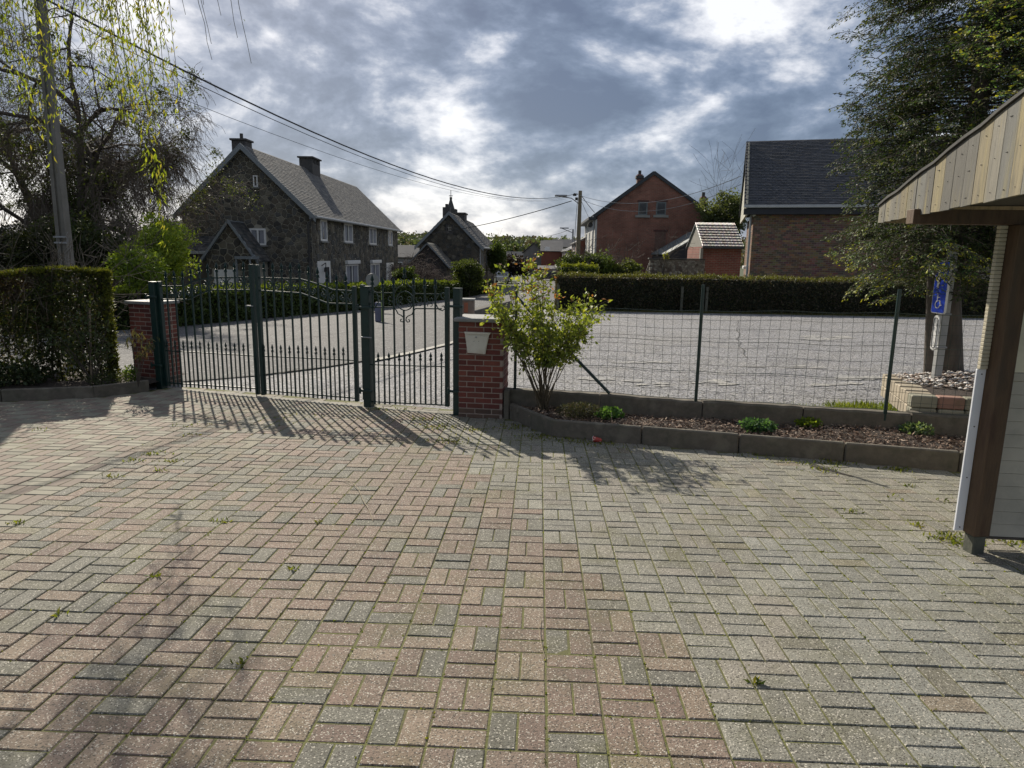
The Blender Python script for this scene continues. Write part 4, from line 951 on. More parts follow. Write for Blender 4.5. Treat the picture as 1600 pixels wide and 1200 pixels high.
def hedge(label, path, depth, hts, n, leaf, cols, core=True, tops=(.17, .2, .03), seg_n=None, side=1, jit=.03, aspect=2.2, twigs=0):
    """path: front foot line; depth backwards (left of travel direction * side)"""
    t = thing('hedge', label, 'hedge', (path[0][0], path[0][1], zg(*path[0])))
    o = -Vector(t.location); P = np.array(path, float); s = np.r_[0, np.cumsum(np.linalg.norm(np.diff(P, axis=0), axis=1))]; L_ = s[-1]
    def pt(u, v):  # u along, v 0..1 in depth
        x = np.interp(u, s, P[:, 0]); y = np.interp(u, s, P[:, 1]); i = np.clip(np.searchsorted(s, u, side='right')-1, 0, len(P)-2)
        d = (P[i+1]-P[i])/np.linalg.norm(P[i+1]-P[i], axis=-1)[..., None]; nx, ny = -d[..., 1]*side, d[..., 0]*side
        return x+nx*depth*v, y+ny*depth*v
    hh = lambda u: np.interp(u, np.linspace(0, L_, len(hts)), hts)
    zgv = np.vectorize(zg)
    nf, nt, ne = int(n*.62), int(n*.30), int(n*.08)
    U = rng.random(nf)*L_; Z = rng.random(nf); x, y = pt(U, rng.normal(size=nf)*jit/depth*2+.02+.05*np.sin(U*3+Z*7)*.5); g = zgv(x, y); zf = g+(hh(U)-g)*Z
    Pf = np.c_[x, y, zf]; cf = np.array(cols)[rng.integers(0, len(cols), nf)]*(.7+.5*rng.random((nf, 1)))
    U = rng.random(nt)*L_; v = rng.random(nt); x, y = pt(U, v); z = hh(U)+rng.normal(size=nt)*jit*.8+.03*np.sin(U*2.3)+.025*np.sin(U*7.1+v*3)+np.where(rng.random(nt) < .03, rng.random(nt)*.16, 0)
    Pt = np.c_[x, y, z]; ct = np.array(tops)*(.6+.7*rng.random((nt, 1)))  # sunlit hedge top is put into a lighter leaf colour
    ue = np.where(rng.random(ne) < .5, 0., L_)+rng.normal(size=ne)*jit; v = rng.random(ne); x, y = pt(np.clip(ue, 0, L_), v); g = zgv(x, y); z = g+(hh(np.clip(ue, 0, L_))-g)*rng.random(ne)
    Pe = np.c_[x, y, z]; ce = np.array(cols)[rng.integers(0, len(cols), ne)]
    allP = np.vstack([Pf, Pt, Pe])+np.array(o); c = np.vstack([cf, ct, ce])
    dirs = np.vstack([np.tile([0, 0, .5], (nf, 1)), np.tile([0, 0, 1.], (nt, 1)), np.tile([0, 0, .5], (ne, 1))])
    sz = leaf*(.6+.8*rng.random(len(allP)))
    stuff_obj('foliage', leaves_mesh('hedge_foliage', allP, sz, LEAFD, c, aspect=aspect, dirs=dirs, spread=1.), t, kind='stuff')
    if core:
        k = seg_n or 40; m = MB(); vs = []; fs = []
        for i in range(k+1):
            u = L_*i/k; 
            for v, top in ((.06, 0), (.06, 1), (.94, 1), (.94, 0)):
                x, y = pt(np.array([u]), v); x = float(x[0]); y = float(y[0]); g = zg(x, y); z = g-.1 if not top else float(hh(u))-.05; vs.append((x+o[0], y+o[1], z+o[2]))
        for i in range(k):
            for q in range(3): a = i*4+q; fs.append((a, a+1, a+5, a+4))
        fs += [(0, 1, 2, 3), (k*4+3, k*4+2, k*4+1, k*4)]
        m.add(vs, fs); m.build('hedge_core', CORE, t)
    if twigs:
        sg = []
        for _ in range(twigs):
            u = R.random()*L_; x, y = pt(np.array([u]), .12+.1*R.random()); g = zg(float(x[0]), float(y[0])); p = np.array([float(x[0]), float(y[0]), g+R.uniform(.0, .9)])+np.array(o)
            for q in range(4): 
                w = p+np.array([R.gauss(0, .05), R.gauss(0, .03), R.uniform(.08, .2)]); sg.append((p, w, .006, .005)); p = w
        stuff_obj('stems', segs_mesh('hedge_stems', sg, mat('pale_twig', [(.17, .13, .1), (.1, .08, .06)], rough=.9, bump=0)), t, kind='stuff')
    return t

# left tall hedge: thick and dark, loose enough for specks of light
hz = at(190, 424, 9.95)[2]
hp0, hp1 = np.array([-9.6, 7.45]), np.array([-6.28, 9.92])
t = thing('hedge', 'tall dark clipped conifer hedge filling the left bed beside the gate', 'hedge', (hp1[0], hp1[1], zg(*hp1)))
o = -np.array(t.location); hd = (hp1-hp0)/np.linalg.norm(hp1-hp0); hq = np.array([-hd[1], hd[0]]); HL = np.linalg.norm(hp1-hp0)
n = 52000; u = rng.random(n)*(HL); v = rng.random(n)**1.3*.75; z = rng.random(n)**.85
gz_ = -.35
u = np.where(rng.random(n) < .08, HL-rng.random(n)*.12, u); v = np.where(rng.random(n) < .4, v*.15, v)
z = np.where(rng.random(n) < .12, 1-rng.random(n)*.03, z)
keep = rng.random(n) < np.where(z < .2, .85, 1.0)*np.where((np.sin(u*5.1)+np.sin(u*2.3+z*6) > 1.1) & (z < .8), .55, 1)
u, v, z = u[keep], v[keep], z[keep]
x = hp0[0]+hd[0]*u+hq[0]*v; y = hp0[1]+hd[1]*u+hq[1]*v; zz = gz_+(hz-gz_)*z+.03*np.sin(u*4)*(z > .9)
P = np.c_[x, y, zz]+o
cc = np.array([(.055, .08, .024), (.07, .09, .028), (.045, .06, .024), (.08, .07, .04)])[rng.integers(0, 4, len(x))]*(.7+.6*rng.random((len(x), 1)))
br = (np.sin(u*2.7+.8)+np.sin(z*5+u) > 1.0) & (v < .12) & (z > .25); cc = np.where(br[:, None], np.array([.085, .065, .045]), cc)
lit_edge = (z > .965) | (u > HL-.1); cc = np.where(lit_edge[:, None] & (rng.random((len(x), 1)) < .8), np.array([.14, .16, .025]), cc)  # top and right end leaves coloured lighter to stand for sunlight
stuff_obj('foliage', leaves_mesh('hedge_foliage', P, .06, LEAFD, cc, aspect=2.6, dirs=np.tile([0, 0, .7], (len(x), 1)), spread=1.), t, kind='stuff')
sg = []
for k in range(16):
    uu_ = HL*(k+.5)/16+R.gauss(0, .05); p = np.array([hp0[0]+hd[0]*uu_+hq[0]*.4, hp0[1]+hd[1]*uu_+hq[1]*.4, gz_])+o; grow(sg, [], p, (0, 0, 1), 1.4, .025, 2, 0, 5, .2, 3, .3, .003, .6, .9)
stuff_obj('stems', segs_mesh('hedge_stems', sg, BARK, 4), t, kind='stuff')
sg = []
for _ in range(150):
    uu_ = R.random()*HL; p = np.array([hp0[0]+hd[0]*uu_-hq[0]*.02, hp0[1]+hd[1]*uu_-hq[1]*.02, gz_+R.uniform(.1, 1.4)])+o
    if math.sin(uu_*2.7+.8) < .2 and R.random() < .6: continue
    for q in range(4): w = p+np.array([R.gauss(0, .05), R.gauss(0, .02), R.uniform(.03, .12)]); sg.append((p, w, .004, .003)); p = w
stuff_obj('dry_twigs', segs_mesh('dry_twigs', sg, mat('pale_twig', [(.2, .15, .11), (.12, .09, .07)], rough=.9, bump=0)), t, kind='stuff')

# street hedge and the far hedge of the parking lot
sh_path = [(-18.5, 14.6), (-13.2, 19.3), (-11.75, 21.4), (-11.2, 25), (-10.3, 30.4), (-8.2, 40.3), (-5.75, 50)]
shz = [at(200, 453, 17.5)[2], at(270, 455, 21.5)[2], at(330, 456, 23.5)[2], at(440, 455, 28)[2], at(560, 452, 34)[2], at(660, 443, 43)[2], at(755, 443, 50)[2]]
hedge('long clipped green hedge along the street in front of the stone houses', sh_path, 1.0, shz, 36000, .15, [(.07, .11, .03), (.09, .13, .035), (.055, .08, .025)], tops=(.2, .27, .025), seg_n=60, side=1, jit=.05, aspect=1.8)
hedge('short dark end of hedge beyond the seam, left of the street', [(-5.6, 50.6), (-4.6, 56), (-4.2, 60)], 1.0, [at(765, 444, 51)[2], at(790, 442, 58)[2]], 4000, .2, [(.03, .045, .014), (.04, .055, .018)], tops=(.1, .14, .02), seg_n=8, side=1, jit=.05)
rh0 = at(865, 431, 28.1)[2]
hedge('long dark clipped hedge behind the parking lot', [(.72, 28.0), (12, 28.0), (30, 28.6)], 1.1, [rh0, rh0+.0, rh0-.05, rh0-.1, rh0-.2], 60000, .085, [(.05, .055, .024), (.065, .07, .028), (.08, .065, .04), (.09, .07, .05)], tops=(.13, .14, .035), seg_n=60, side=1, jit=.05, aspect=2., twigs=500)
fp_ = MB()
for k, px in enumerate((872, 1065, 1104, 1480)):
    q = at(px, 470, 27.9); t = thing('hedge_post', ['mossy post at the left end of the dark hedge', 'short grey post standing against the dark hedge', 'thin green post against the middle of the dark hedge', 'faint grey post in the hedge right of the parking sign'][k], 'post', (q[0], q[1], zg(q[0], q[1])))
    m = MB(); m.cbox(-.05, .05, -.05, .05, 0, 1.0, .01); m.build('shaft', mat('old_post', [(.12, .12, .09), (.07, .07, .05)], rough=.9, bump=.3), t)
# grass verge
pts = []; 
for _ in range(9000):
    x = R.uniform(.9, 24); y = R.uniform(27.0, 28.0); pts.append((x, y, zg(x, y)-.05))
stuff_obj('verge_grass', leaves_mesh('verge_grass', pts, .10, LEAF, [(.07, .1, .025), (.1, .1, .04), (.13, .11, .05)], aspect=5, dirs=np.tile([0, 0, 1.], (len(pts), 1)), spread=.5), kind='stuff')
VER = mat('verge_ground', [(.1, .095, .04), (.06, .07, .025)], scale=3, rough=.95, bump=.6)
sheet('verge', list(np.arange(.5, 34.1, .5)), [27.0, 27.5, 28, 29, 30, 32], -.01, VER, kind='structure')
sheet('gravel_edge', list(np.arange(1.2, 34.1, .5)), [26.85, 27.05], -.005, mat('edge_stone', [(.3, .29, .27), (.22, .22, .2)], rough=.8), kind='structure')
# grass tuft at the lot's near edge beside the block bed
pts = []; sz_ = []
for _ in range(2600):
    px = R.gauss(1345, 35) if R.random() < .6 else R.uniform(1150, 1415); py = R.uniform(634, 652)-(1415-px)*.03
    q = gp(px, py); 
    if q[1] < BW(q[0])+.16: continue
    pts.append((q[0], q[1], zg(q[0], q[1])-.02)); sz_.append(R.uniform(.03, .12) if px > 1290 else R.uniform(.02, .05))
stuff_obj('edge_grass', leaves_mesh('edge_grass', pts, np.array(sz_), LEAF, [(.14, .2, .03), (.2, .24, .05), (.1, .13, .03)], aspect=7, dirs=np.tile([0, 0, 1.], (len(pts), 1)), spread=.6), kind='stuff')

# ------------------------------------------------------------------ planting
def plant(name, label, cat, p, r, h, n, leaf, cols, aspect=1.8, stems=8, group=None, shape='dome', mt=None, spread=1.):
    t = thing(name, label, cat, p, 0, group)
    d = rng.normal(size=(n, 3)); d /= np.linalg.norm(d, axis=1)[:, None]; rad = rng.random((n, 1))**.4
    P = d*rad*[r, r*.8, h*.55]+[0, 0, h*.5]; P[:, 2] = np.abs(P[:, 2])
    me = leaves_mesh('foliage', P, leaf, mt or LEAF, cols, aspect=aspect, dirs=d*.6+[0, 0, .3], spread=spread)
    stuff_obj('foliage', me, t, kind='stuff')
    sg = []
    for _ in range(stems):
        q = np.array([R.gauss(0, r*.1), R.gauss(0, r*.1), -.02]); e = np.array([R.uniform(-r, r)*.7, R.uniform(-r, r)*.5, h*.7]); sg.append((q, (q+e)/2, leaf*.08, leaf*.06)); sg.append(((q+e)/2, e, leaf*.06, leaf*.04))
    stuff_obj('stems', segs_mesh('stems', sg, TWIG, 4), t)
    return t
def bedp(px, py): q = gp(px, py, .13); return (q[0], q[1], q[2])
plant('lavender', 'low dark grey-green lavender clump in the left corner of the bed', 'shrub', bedp(905, 652), .27, .15, 2600, .035, [(.035, .045, .03), (.05, .06, .035), (.07, .06, .05)], aspect=5)
plant('green_plant', 'bright green leafy plant beside the dark lavender clump', 'plant', bedp(952, 654), .16, .11, 380, .04, [(.1, .2, .05), (.07, .16, .05)], aspect=1.4)
plant('small_rose', 'small thin rose shoot against the dark base wall', 'plant', bedp(1031, 645), .10, .15, 90, .03, [(.08, .11, .04), (.12, .1, .05)], aspect=1.5)
plant('columbine', 'blue-green low plant in the mulch, larger of the two middle ones', 'plant', bedp(1184, 672), .19, .10, 700, .035, [(.07, .16, .07), (.05, .12, .06), (.1, .2, .08)], aspect=1.4)
plant('lime_plant', 'small lime green plant in the mulch beside the blue-green one', 'plant', bedp(1263, 667), .14, .09, 420, .03, [(.2, .27, .03), (.14, .22, .03)], aspect=1.4)
plant('geranium', 'pale green leafy plant below the block bed', 'plant', bedp(1432, 680), .17, .12, 420, .036, [(.13, .2, .1), (.07, .13, .05), (.18, .24, .15)], aspect=1.5)
plant('seedling', 'tiny whitish seedling in the mulch near the last fence post', 'plant', bedp(1357, 668), .03, .07, 26, .03, [(.3, .33, .25)], aspect=1.6)
# rose bush with arching stems right of the pillar
bq = np.array([.08, 7.93, -.12]); t = thing('rose_bush', 'tall sunlit rose bush with red tipped shoots in front of the fence', 'bush', bq)
sg = []; lp = []; ld = []
YB = 7.85
def bpx(px, py, y=YB): return at(px, py, y)-bq
targets = [(770, 455), (790, 440), (800, 480), (815, 430), (828, 412), (835, 402), (840, 440), (850, 480), (870, 500), (895, 480), (915, 478), (930, 480), (905, 520), (880, 540), (860, 560), (850, 550), (815, 530), (800, 520), (790, 500), (870, 460), (845, 520), (830, 500), (900, 500), (925, 495), (765, 450), (780, 470), (905, 510), (765, 465), (935, 488), (920, 505), (775, 490), (848, 425), (838, 455), (860, 530)]
for (px, py) in targets:
    y_ = YB+R.uniform(-.35, .3); e = bpx(px, py, y_); p = np.array([R.gauss(0, .03), R.gauss(0, .03), 0])
    mid = bpx(840+(px-840)*.35+R.uniform(-12, 12), 560+R.uniform(-20, 20), YB+(y_-YB)*.4); pts_ = [p]
    for k in range(1, 11):
        s = k/10; q = (1-s)**2*p+2*s*(1-s)*mid+s*s*e+rng.normal(size=3)*.008; sg.append((pts_[-1], q, .0075*(1-.6*s), .0075*(1-.6*(s+.1)))); pts_.append(q)
        if s > .58:
            for _ in range(3):
                d = rng.normal(size=3); d[2] += .3; d /= np.linalg.norm(d); L_ = R.uniform(.08, .22); b = q+d*L_; sg.append((q, b, .003, .002))
                for w in range(12): lp.append(q+d*L_*R.random()+rng.normal(size=3)*.022); ld.append(d)
lp = np.array(lp); ld = np.array(ld)
c = np.array([(.3, .38, .07), (.22, .3, .05), (.38, .42, .1), (.16, .22, .05)])[rng.integers(0, 4, len(lp))]*(.7+.5*rng.random((len(lp), 1)))
hi = lp[:, 2] > 1.3; c = np.where((hi & (rng.random(len(lp)) < .22))[:, None], np.array([.3, .14, .06]), c)
stuff_obj('foliage', leaves_mesh('rose_leaves', lp, .045, LEAF, c, aspect=1.7, dirs=ld+[0, 0, -.1], spread=1.), t, kind='stuff')
stuff_obj('stems', segs_mesh('rose_stems', sg, mat('rose_stem', [(.06, .05, .03), (.09, .07, .04)], rough=.8, bump=0), 5), t)
# staked rose in the left bed
q = gp(143, 600, .12); t = thing('staked_rose', 'shaded young rose tied to a wooden stake in front of the left hedge', 'shrub', q)
m = MB(); a = at(140, 482, q[1])-q; m.tube([(0, 0, -.05), tuple(a)], .014, 6); m.build('stake', mat('stake_wood', [(.17, .13, .09), (.24, .19, .13)], scale=10, rough=.9, bump=.3), t)
sg = []; lp = []
for px, py in [(80, 515), (95, 530), (110, 500), (125, 488), (135, 475), (150, 500), (160, 520), (165, 540), (100, 545), (120, 520), (140, 540), (75, 520), (170, 500), (150, 555), (115, 560), (168, 548)]:
    e = at(px, py, q[1]-.15+R.uniform(-.15, .2))-q; b = np.array([.03, .02, .0]); mid = (e+b)/2+[0, 0, .05]; sg += [(b, mid, .006, .005), (mid, e, .005, .003)]
    for _ in range(42): lp.append(mid+(e-mid)*R.random()**.6+rng.normal(size=3)*[.07, .07, .045])
stuff_obj('foliage', leaves_mesh('rose_leaves', lp, .05, LEAFD, [(.06, .09, .03), (.05, .07, .03), (.09, .1, .04)], aspect=1.7), t, kind='stuff')
stuff_obj('stems', segs_mesh('rose_stems', sg, TWIG, 5), t)
q = gp(215, 606, .12); t = thing('drooping_shrub', 'sparse drooping shrub leaning on the left brick pillar', 'shrub', q)
sg = []; lp = []; ld = []
for px, py in [(200, 515), (212, 512), (225, 520), (238, 530), (218, 550), (205, 535), (228, 548), (240, 525)]:
    e = at(px, py, q[1]-.1+R.uniform(-.1, .1))-q; b = np.array([-.02, .05, 0]); mid = b+(e-b)*.6+[0, 0, .15]; sg += [(b, mid, .005, .004), (mid, e, .004, .002)]
    for _ in range(14): lp.append(mid+(e-mid)*R.random()+rng.normal(size=3)*.03); ld.append((R.gauss(0, .3), R.gauss(0, .3), -1))
stuff_obj('foliage', leaves_mesh('drooping_leaves', lp, .085, LEAFD, [(.07, .08, .035), (.1, .1, .05), (.09, .07, .05)], aspect=4, dirs=ld, spread=.5), t, kind='stuff')
stuff_obj('stems', segs_mesh('shrub_stems', sg, TWIG, 4), t)
plant('ground_plant', 'dark leafy plant at the far left of the hedge bed', 'plant', tuple(gp(25, 600, .12)), .45, .28, 900, .06, [(.035, .055, .025), (.05, .07, .03)], aspect=1.6, mt=LEAFD)
plant('ground_plant', 'sunlit light green plant between hedge and left pillar', 'plant', tuple(gp(205, 597, .12)), .10, .22, 200, .05, [(.14, .22, .05), (.1, .16, .04)], aspect=1.8)
plant('ground_plant', 'low shaded leaves under the staked rose', 'plant', tuple(gp(170, 600, .12)), .3, .15, 400, .04, [(.06, .08, .03), (.08, .1, .04)], aspect=2, mt=LEAFD)

# ------------------------------------------------------------------ willow overhanging the upper left
t = thing('willow', 'willow whose bright spring strands hang into the upper left', 'tree', (-9.6, 5.2, zg(-9.6, 5.2)))
o = -np.array(t.location); sg = []; lp = []; ld = []; tw = []
trunk = [(-9.6, 5.2, -.4), (-9.5, 5.3, 2), (-9.1, 5.6, 4.0), (-7.8, 6.4, 6.4), (-5.8, 7.1, 7.4), (-4.2, 7.3, 7.8), (-2.6, 7.2, 7.5)]
rad = [.26, .22, .2, .15, .11, .07, .03]
for k in range(6): sg.append((np.array(trunk[k])+o, np.array(trunk[k+1])+o, rad[k], rad[k+1]))
strands = []
for (px, py, dens, w) in [(12, 130, 1, 3), (30, 100, 1, 3), (8, 60, 1, 3), (45, 190, 1.2, 4), (25, 120, 1, 4), (60, 100, 1, 4), (75, 210, .9, 4), (110, 60, 1, 4), (90, 100, 1, 4),
        (130, 70, .8, 3), (120, 170, .6, 3), (150, 160, .6, 3), (165, 130, 1.2, 3), (180, 180, 1.3, 4), (190, 190, 1.6, 4), (200, 195, 1.6, 4), (210, 170, 1.4, 4), (195, 150, 1.5, 4), (222, 185, 1.2, 3), (208, 205, 1.0, 4), (198, 140, 1.4, 4),
        (240, 95, 1.3, 3), (255, 120, 1.4, 3), (275, 140, 1.2, 2), (228, 60, 1, 3), (285, 205, .8, 2), (262, 205, .5, 2), (248, 170, 1, 3), (236, 150, 1.2, 3), (255, 330, 1.3, 2), (258, 385, 1.1, 2), (250, 300, .35, 3), (225, 270, .3, 2), (262, 290, .5, 2),
        (60, 225, .6, 3), (75, 280, .35, 3), (90, 270, .35, 2), (103, 165, .8, 3), (40, 150, 1, 4), (20, 30, 1, 4), (70, 20, 1, 3), (-20, 150, 1, 5), (-40, 250, 1, 5), (-60, 120, 1, 6), (85, 185, 1, 3), (5, 95, 1, 3), (140, 20, 1, 3), (195, 60, .5, 2)]:
    y_ = 6.3+R.random()*1.6; e = at(px, py, y_); top = np.array([e[0]+R.uniform(-.5, .1), e[1]+R.uniform(-.1, .2), R.uniform(4.9, 6.6)])
    strands.append((top, e, dens, w))
for px, py in [(288, 22), (330, 68), (392, 98), (345, 25), (245, 16), (320, 8), (331, 95), (372, 60)]:
    y_ = 6.8; e = at(px, py, y_); strands.append((np.array([e[0]-.25, e[1], 5.4]), e, .02, 1))
for top, e, dens, w in strands:
    k = 12; pts_ = []
    for i in range(k+1):
        s = i/k; p = top*(1-s)+e*s; p[0] += .10*math.sin(s*3+top[0])*(1-s); pts_.append(p+rng.normal(size=3)*.006)
    for i in range(k): tw.append((pts_[i]+o, pts_[i+1]+o, .0045*(1-.5*i/k), .0045*(1-.5*(i+1)/k)))
    if dens > .1:
        for _ in range(4):
            i = R.randrange(3, k); w_0 = pts_[i]+o; dd = np.array([R.gauss(0, .5), R.gauss(0, .5), -1]); e_2 = w_0+dd/np.linalg.norm(dd)*R.uniform(.1, .3); tw.append((w_0, e_2, .003, .002))
            for _ in range(7): lp.append(w_0+(e_2-w_0)*R.random()); ld.append(dd)
    L_ = np.linalg.norm(top-e); nl = int(L_*38*dens)
    for _ in range(nl):
        s = R.random()**.75; i = min(k-1, int(s*k)); p = pts_[i]+(pts_[i+1]-pts_[i])*(s*k-i); lp.append(p+o+rng.normal(size=3)*[.014*w, .03*w, .02]); ld.append((R.gauss(0, .35), R.gauss(0, .35), -1))
c = np.array([(.28, .36, .04), (.36, .43, .05), (.2, .28, .03), (.42, .4, .08)])[rng.integers(0, 4, len(lp))]*(.6+.6*rng.random((len(lp), 1)))
lp = np.array(lp); stuff_obj('foliage', leaves_mesh('willow_leaves', lp, .058, LEAF, c, aspect=4.2, dirs=ld, spread=.45), t, kind='stuff')
# further shoots above and behind the frame that throw the soft shade on the yard
lp2 = []; 
for _ in range(150):
    a = np.array([R.uniform(-7.0, -4.6), R.uniform(5.9, 8.2), R.uniform(4.8, 6.2)]); 
    L_ = R.uniform(.3, 1.3)
    if pr(a-[0, 0, L_])[1] > -30: continue
    for _ in range(50): lp2.append(a+o+[R.gauss(0, .05), R.gauss(0, .05), -L_*R.random()])
stuff_obj('upper_foliage', leaves_mesh('willow_upper', lp2, .09, LEAF, [(.2, .27, .03), (.14, .2, .03)], aspect=4, dirs=np.tile([0, 0, -1.], (len(lp2), 1)), spread=.5), t, kind='stuff')
stuff_obj('twigs', segs_mesh('willow_twigs', tw, mat('willow_twig_bark', [(.12, .11, .04), (.08, .07, .03)], rough=.8, bump=0), 4), t, kind='stuff')
stuff_obj('trunk', segs_mesh('willow_trunk', sg, BARK, 10), t)

# ------------------------------------------------------------------ the conifer on the right
tz_ = tz-.03
t = thing('conifer', 'large dark conifer with drooping sprays rising from the pebble bed', 'tree', (tb[0]+.16, tb[1]+.02, tz_))
base = np.array(t.location); T0 = np.zeros(3)
tr = []
def trunkpath(px0, px1, r0_, r1_, y):
    a = at(px0, 592, y)-base; a[2] = -.05; b = at(px1, 430, y)-base; d = (b-a); pts_ = [a, a+d*.1, b, np.array([.1, .1, 4.]), np.array([.1, .15, 8.5])]; rr = [r0_*1.2, r0_, r1_, r1_*.8, r1_*.2]
    for k in range(4): tr.append((pts_[k], pts_[k+1], rr[k], rr[k+1]))
trunkpath(1484, 1482, .155, .13, tb[1]+.1); trunkpath(1450, 1456, .055, .05, tb[1])
stuff_obj('trunk', segs_mesh('conifer_trunk', tr, BARK, 12), t)
br = []; lp = []; ld = []; lc = []
def spray(p, d, L_, bright, fine=1.):
    """a flat, drooping spray: a rib with side shoots carrying scale leaves"""
    d = d/np.linalg.norm(d); side = np.cross(d, [0, 0, 1.]); side /= np.linalg.norm(side)+1e-9; k = max(4, int(L_/.055)); q = p.copy()
    for i in range(k):
        d = d+np.array([0, 0, -.10])+rng.normal(size=3)*.07; d /= np.linalg.norm(d); q2 = q+d*(L_/k); br.append((q, q2, .0035, .003))
        for sgn in (-1, 1):
            l2 = L_*.42*(1-i/k*.8)*R.uniform(.6, 1.2); dd = d*.75+side*sgn*.8+np.array([0, 0, -.25])+rng.normal(size=3)*.15; dd /= np.linalg.norm(dd); m_ = max(3, int(l2/.022*fine))
            s_ = rng.random((m_, 1)); lp.append(q+dd*l2*s_+rng.normal(size=(m_, 3))*.012); ld.append(np.tile(dd, (m_, 1)))
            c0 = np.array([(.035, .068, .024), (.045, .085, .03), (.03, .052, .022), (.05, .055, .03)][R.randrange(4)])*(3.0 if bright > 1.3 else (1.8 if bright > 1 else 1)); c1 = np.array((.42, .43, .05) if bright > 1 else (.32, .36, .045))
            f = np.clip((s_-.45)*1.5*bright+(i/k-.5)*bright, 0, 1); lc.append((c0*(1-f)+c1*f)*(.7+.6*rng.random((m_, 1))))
        q = q2
nbr = 520
for k in range(nbr):
    hgt = 1.25+7.2*(k/nbr)**.9; az = R.random()*2*math.pi; 
    rad = 1.38*(1-max(0, (hgt-4.5)/5.5)**1.6)*(.75 if hgt < 1.6 else 1)*R.uniform(.7, 1.05)
    p = np.array([.1, .1, hgt]); d = np.array([math.cos(az), math.sin(az), .35]); q = p.copy(); n_s = 7
    if hgt < 1.9 and (math.sin(az) < -.2 and abs(math.cos(az)) < .5): rad *= .6
    for i in range(n_s):
        d[2] -= .12; dn = d/np.linalg.norm(d); q2 = q+dn*rad/n_s; br.append((q, q2, .011*(1-i/n_s)+.004, .011*(1-(i+1)/n_s)+.004)); q = q2
        if i >= 2:
            for _ in range(4): 
                a2 = az+R.gauss(0, 1.1); spray(q+rng.normal(size=3)*.10, np.array([math.cos(a2), math.sin(a2), R.uniform(-.5, .5)]), R.uniform(.2, .45), .12 if R.random() < .8 else .5, .9)
# low fronds, sunlight put into brighter leaf colours: towards the left, over the sign
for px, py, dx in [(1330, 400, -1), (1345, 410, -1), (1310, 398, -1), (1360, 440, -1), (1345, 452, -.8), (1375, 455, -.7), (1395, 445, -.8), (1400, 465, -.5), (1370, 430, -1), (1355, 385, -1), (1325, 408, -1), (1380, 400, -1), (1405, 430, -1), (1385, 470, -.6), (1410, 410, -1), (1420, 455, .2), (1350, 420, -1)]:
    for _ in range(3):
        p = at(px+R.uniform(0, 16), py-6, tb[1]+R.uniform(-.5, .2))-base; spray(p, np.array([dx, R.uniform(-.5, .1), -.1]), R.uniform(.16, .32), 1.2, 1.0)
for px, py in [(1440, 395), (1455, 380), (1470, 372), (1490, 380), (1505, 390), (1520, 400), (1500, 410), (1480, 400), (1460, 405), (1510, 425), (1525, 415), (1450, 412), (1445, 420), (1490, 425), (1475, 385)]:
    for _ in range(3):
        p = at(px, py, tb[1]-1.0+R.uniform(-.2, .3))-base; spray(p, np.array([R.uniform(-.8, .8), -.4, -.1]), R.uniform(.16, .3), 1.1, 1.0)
b0 = np.array([.1, .1, 1.6]); 
for px, py in [(1360, 395), (1400, 440), (1480, 385), (1500, 400)]:
    e = at(px, py-4, tb[1]-.3)-base; br.append((b0, (b0+e)/2+[0, 0, .12], .025, .016)); br.append(((b0+e)/2+[0, 0, .12], e, .016, .006))
LP = np.vstack(lp); stuff_obj('foliage', leaves_mesh('conifer_foliage', LP, .034, LEAFD, np.vstack(lc), aspect=2.6, dirs=np.vstack(ld), spread=.35), t, kind='stuff')
stuff_obj('branches', segs_mesh('conifer_branches', br, TWIG, 4), t, kind='stuff')
# a second, nearer conifer to the right, golden at the tips
t2 = thing('golden_conifer', 'golden tipped conifer crown above the plank fascia at the top right', 'tree', (6.6, 8.3, zg(6.6, 8.3)))
base = np.array(t2.location); br = []; lp = []; ld = []; lc = []; T2 = [(np.zeros(3)-[0, 0, .1], np.array([0, 0, 3.]), .14, .11), (np.array([0, 0, 3.]), np.array([0, 0, 6.5]), .11, .03)]
stuff_obj('trunk', segs_mesh('conifer_trunk', T2, BARK, 10), t2)
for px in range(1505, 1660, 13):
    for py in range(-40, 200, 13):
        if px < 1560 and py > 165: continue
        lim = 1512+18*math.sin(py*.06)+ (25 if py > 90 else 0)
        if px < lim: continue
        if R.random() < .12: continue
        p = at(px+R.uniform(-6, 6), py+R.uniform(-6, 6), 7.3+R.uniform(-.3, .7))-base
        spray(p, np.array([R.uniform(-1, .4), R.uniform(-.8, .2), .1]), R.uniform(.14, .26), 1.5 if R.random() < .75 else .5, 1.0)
for _ in range(26):
    h0 = R.uniform(1.8, 5.5); a = R.uniform(2.2, 4.4); q = np.array([0, 0, h0]); e = q+np.array([math.cos(a)*1.1, math.sin(a)*.9, .3]); br.append((q, e, .02, .006))
LP = np.vstack(lp); stuff_obj('foliage', leaves_mesh('golden_foliage', LP, .034, LEAF, np.vstack(lc), aspect=2.4, dirs=np.vstack(ld), spread=.35), t2, kind='stuff')
stuff_obj('branches', segs_mesh('golden_branches', br, TWIG, 4), t2, kind='stuff')

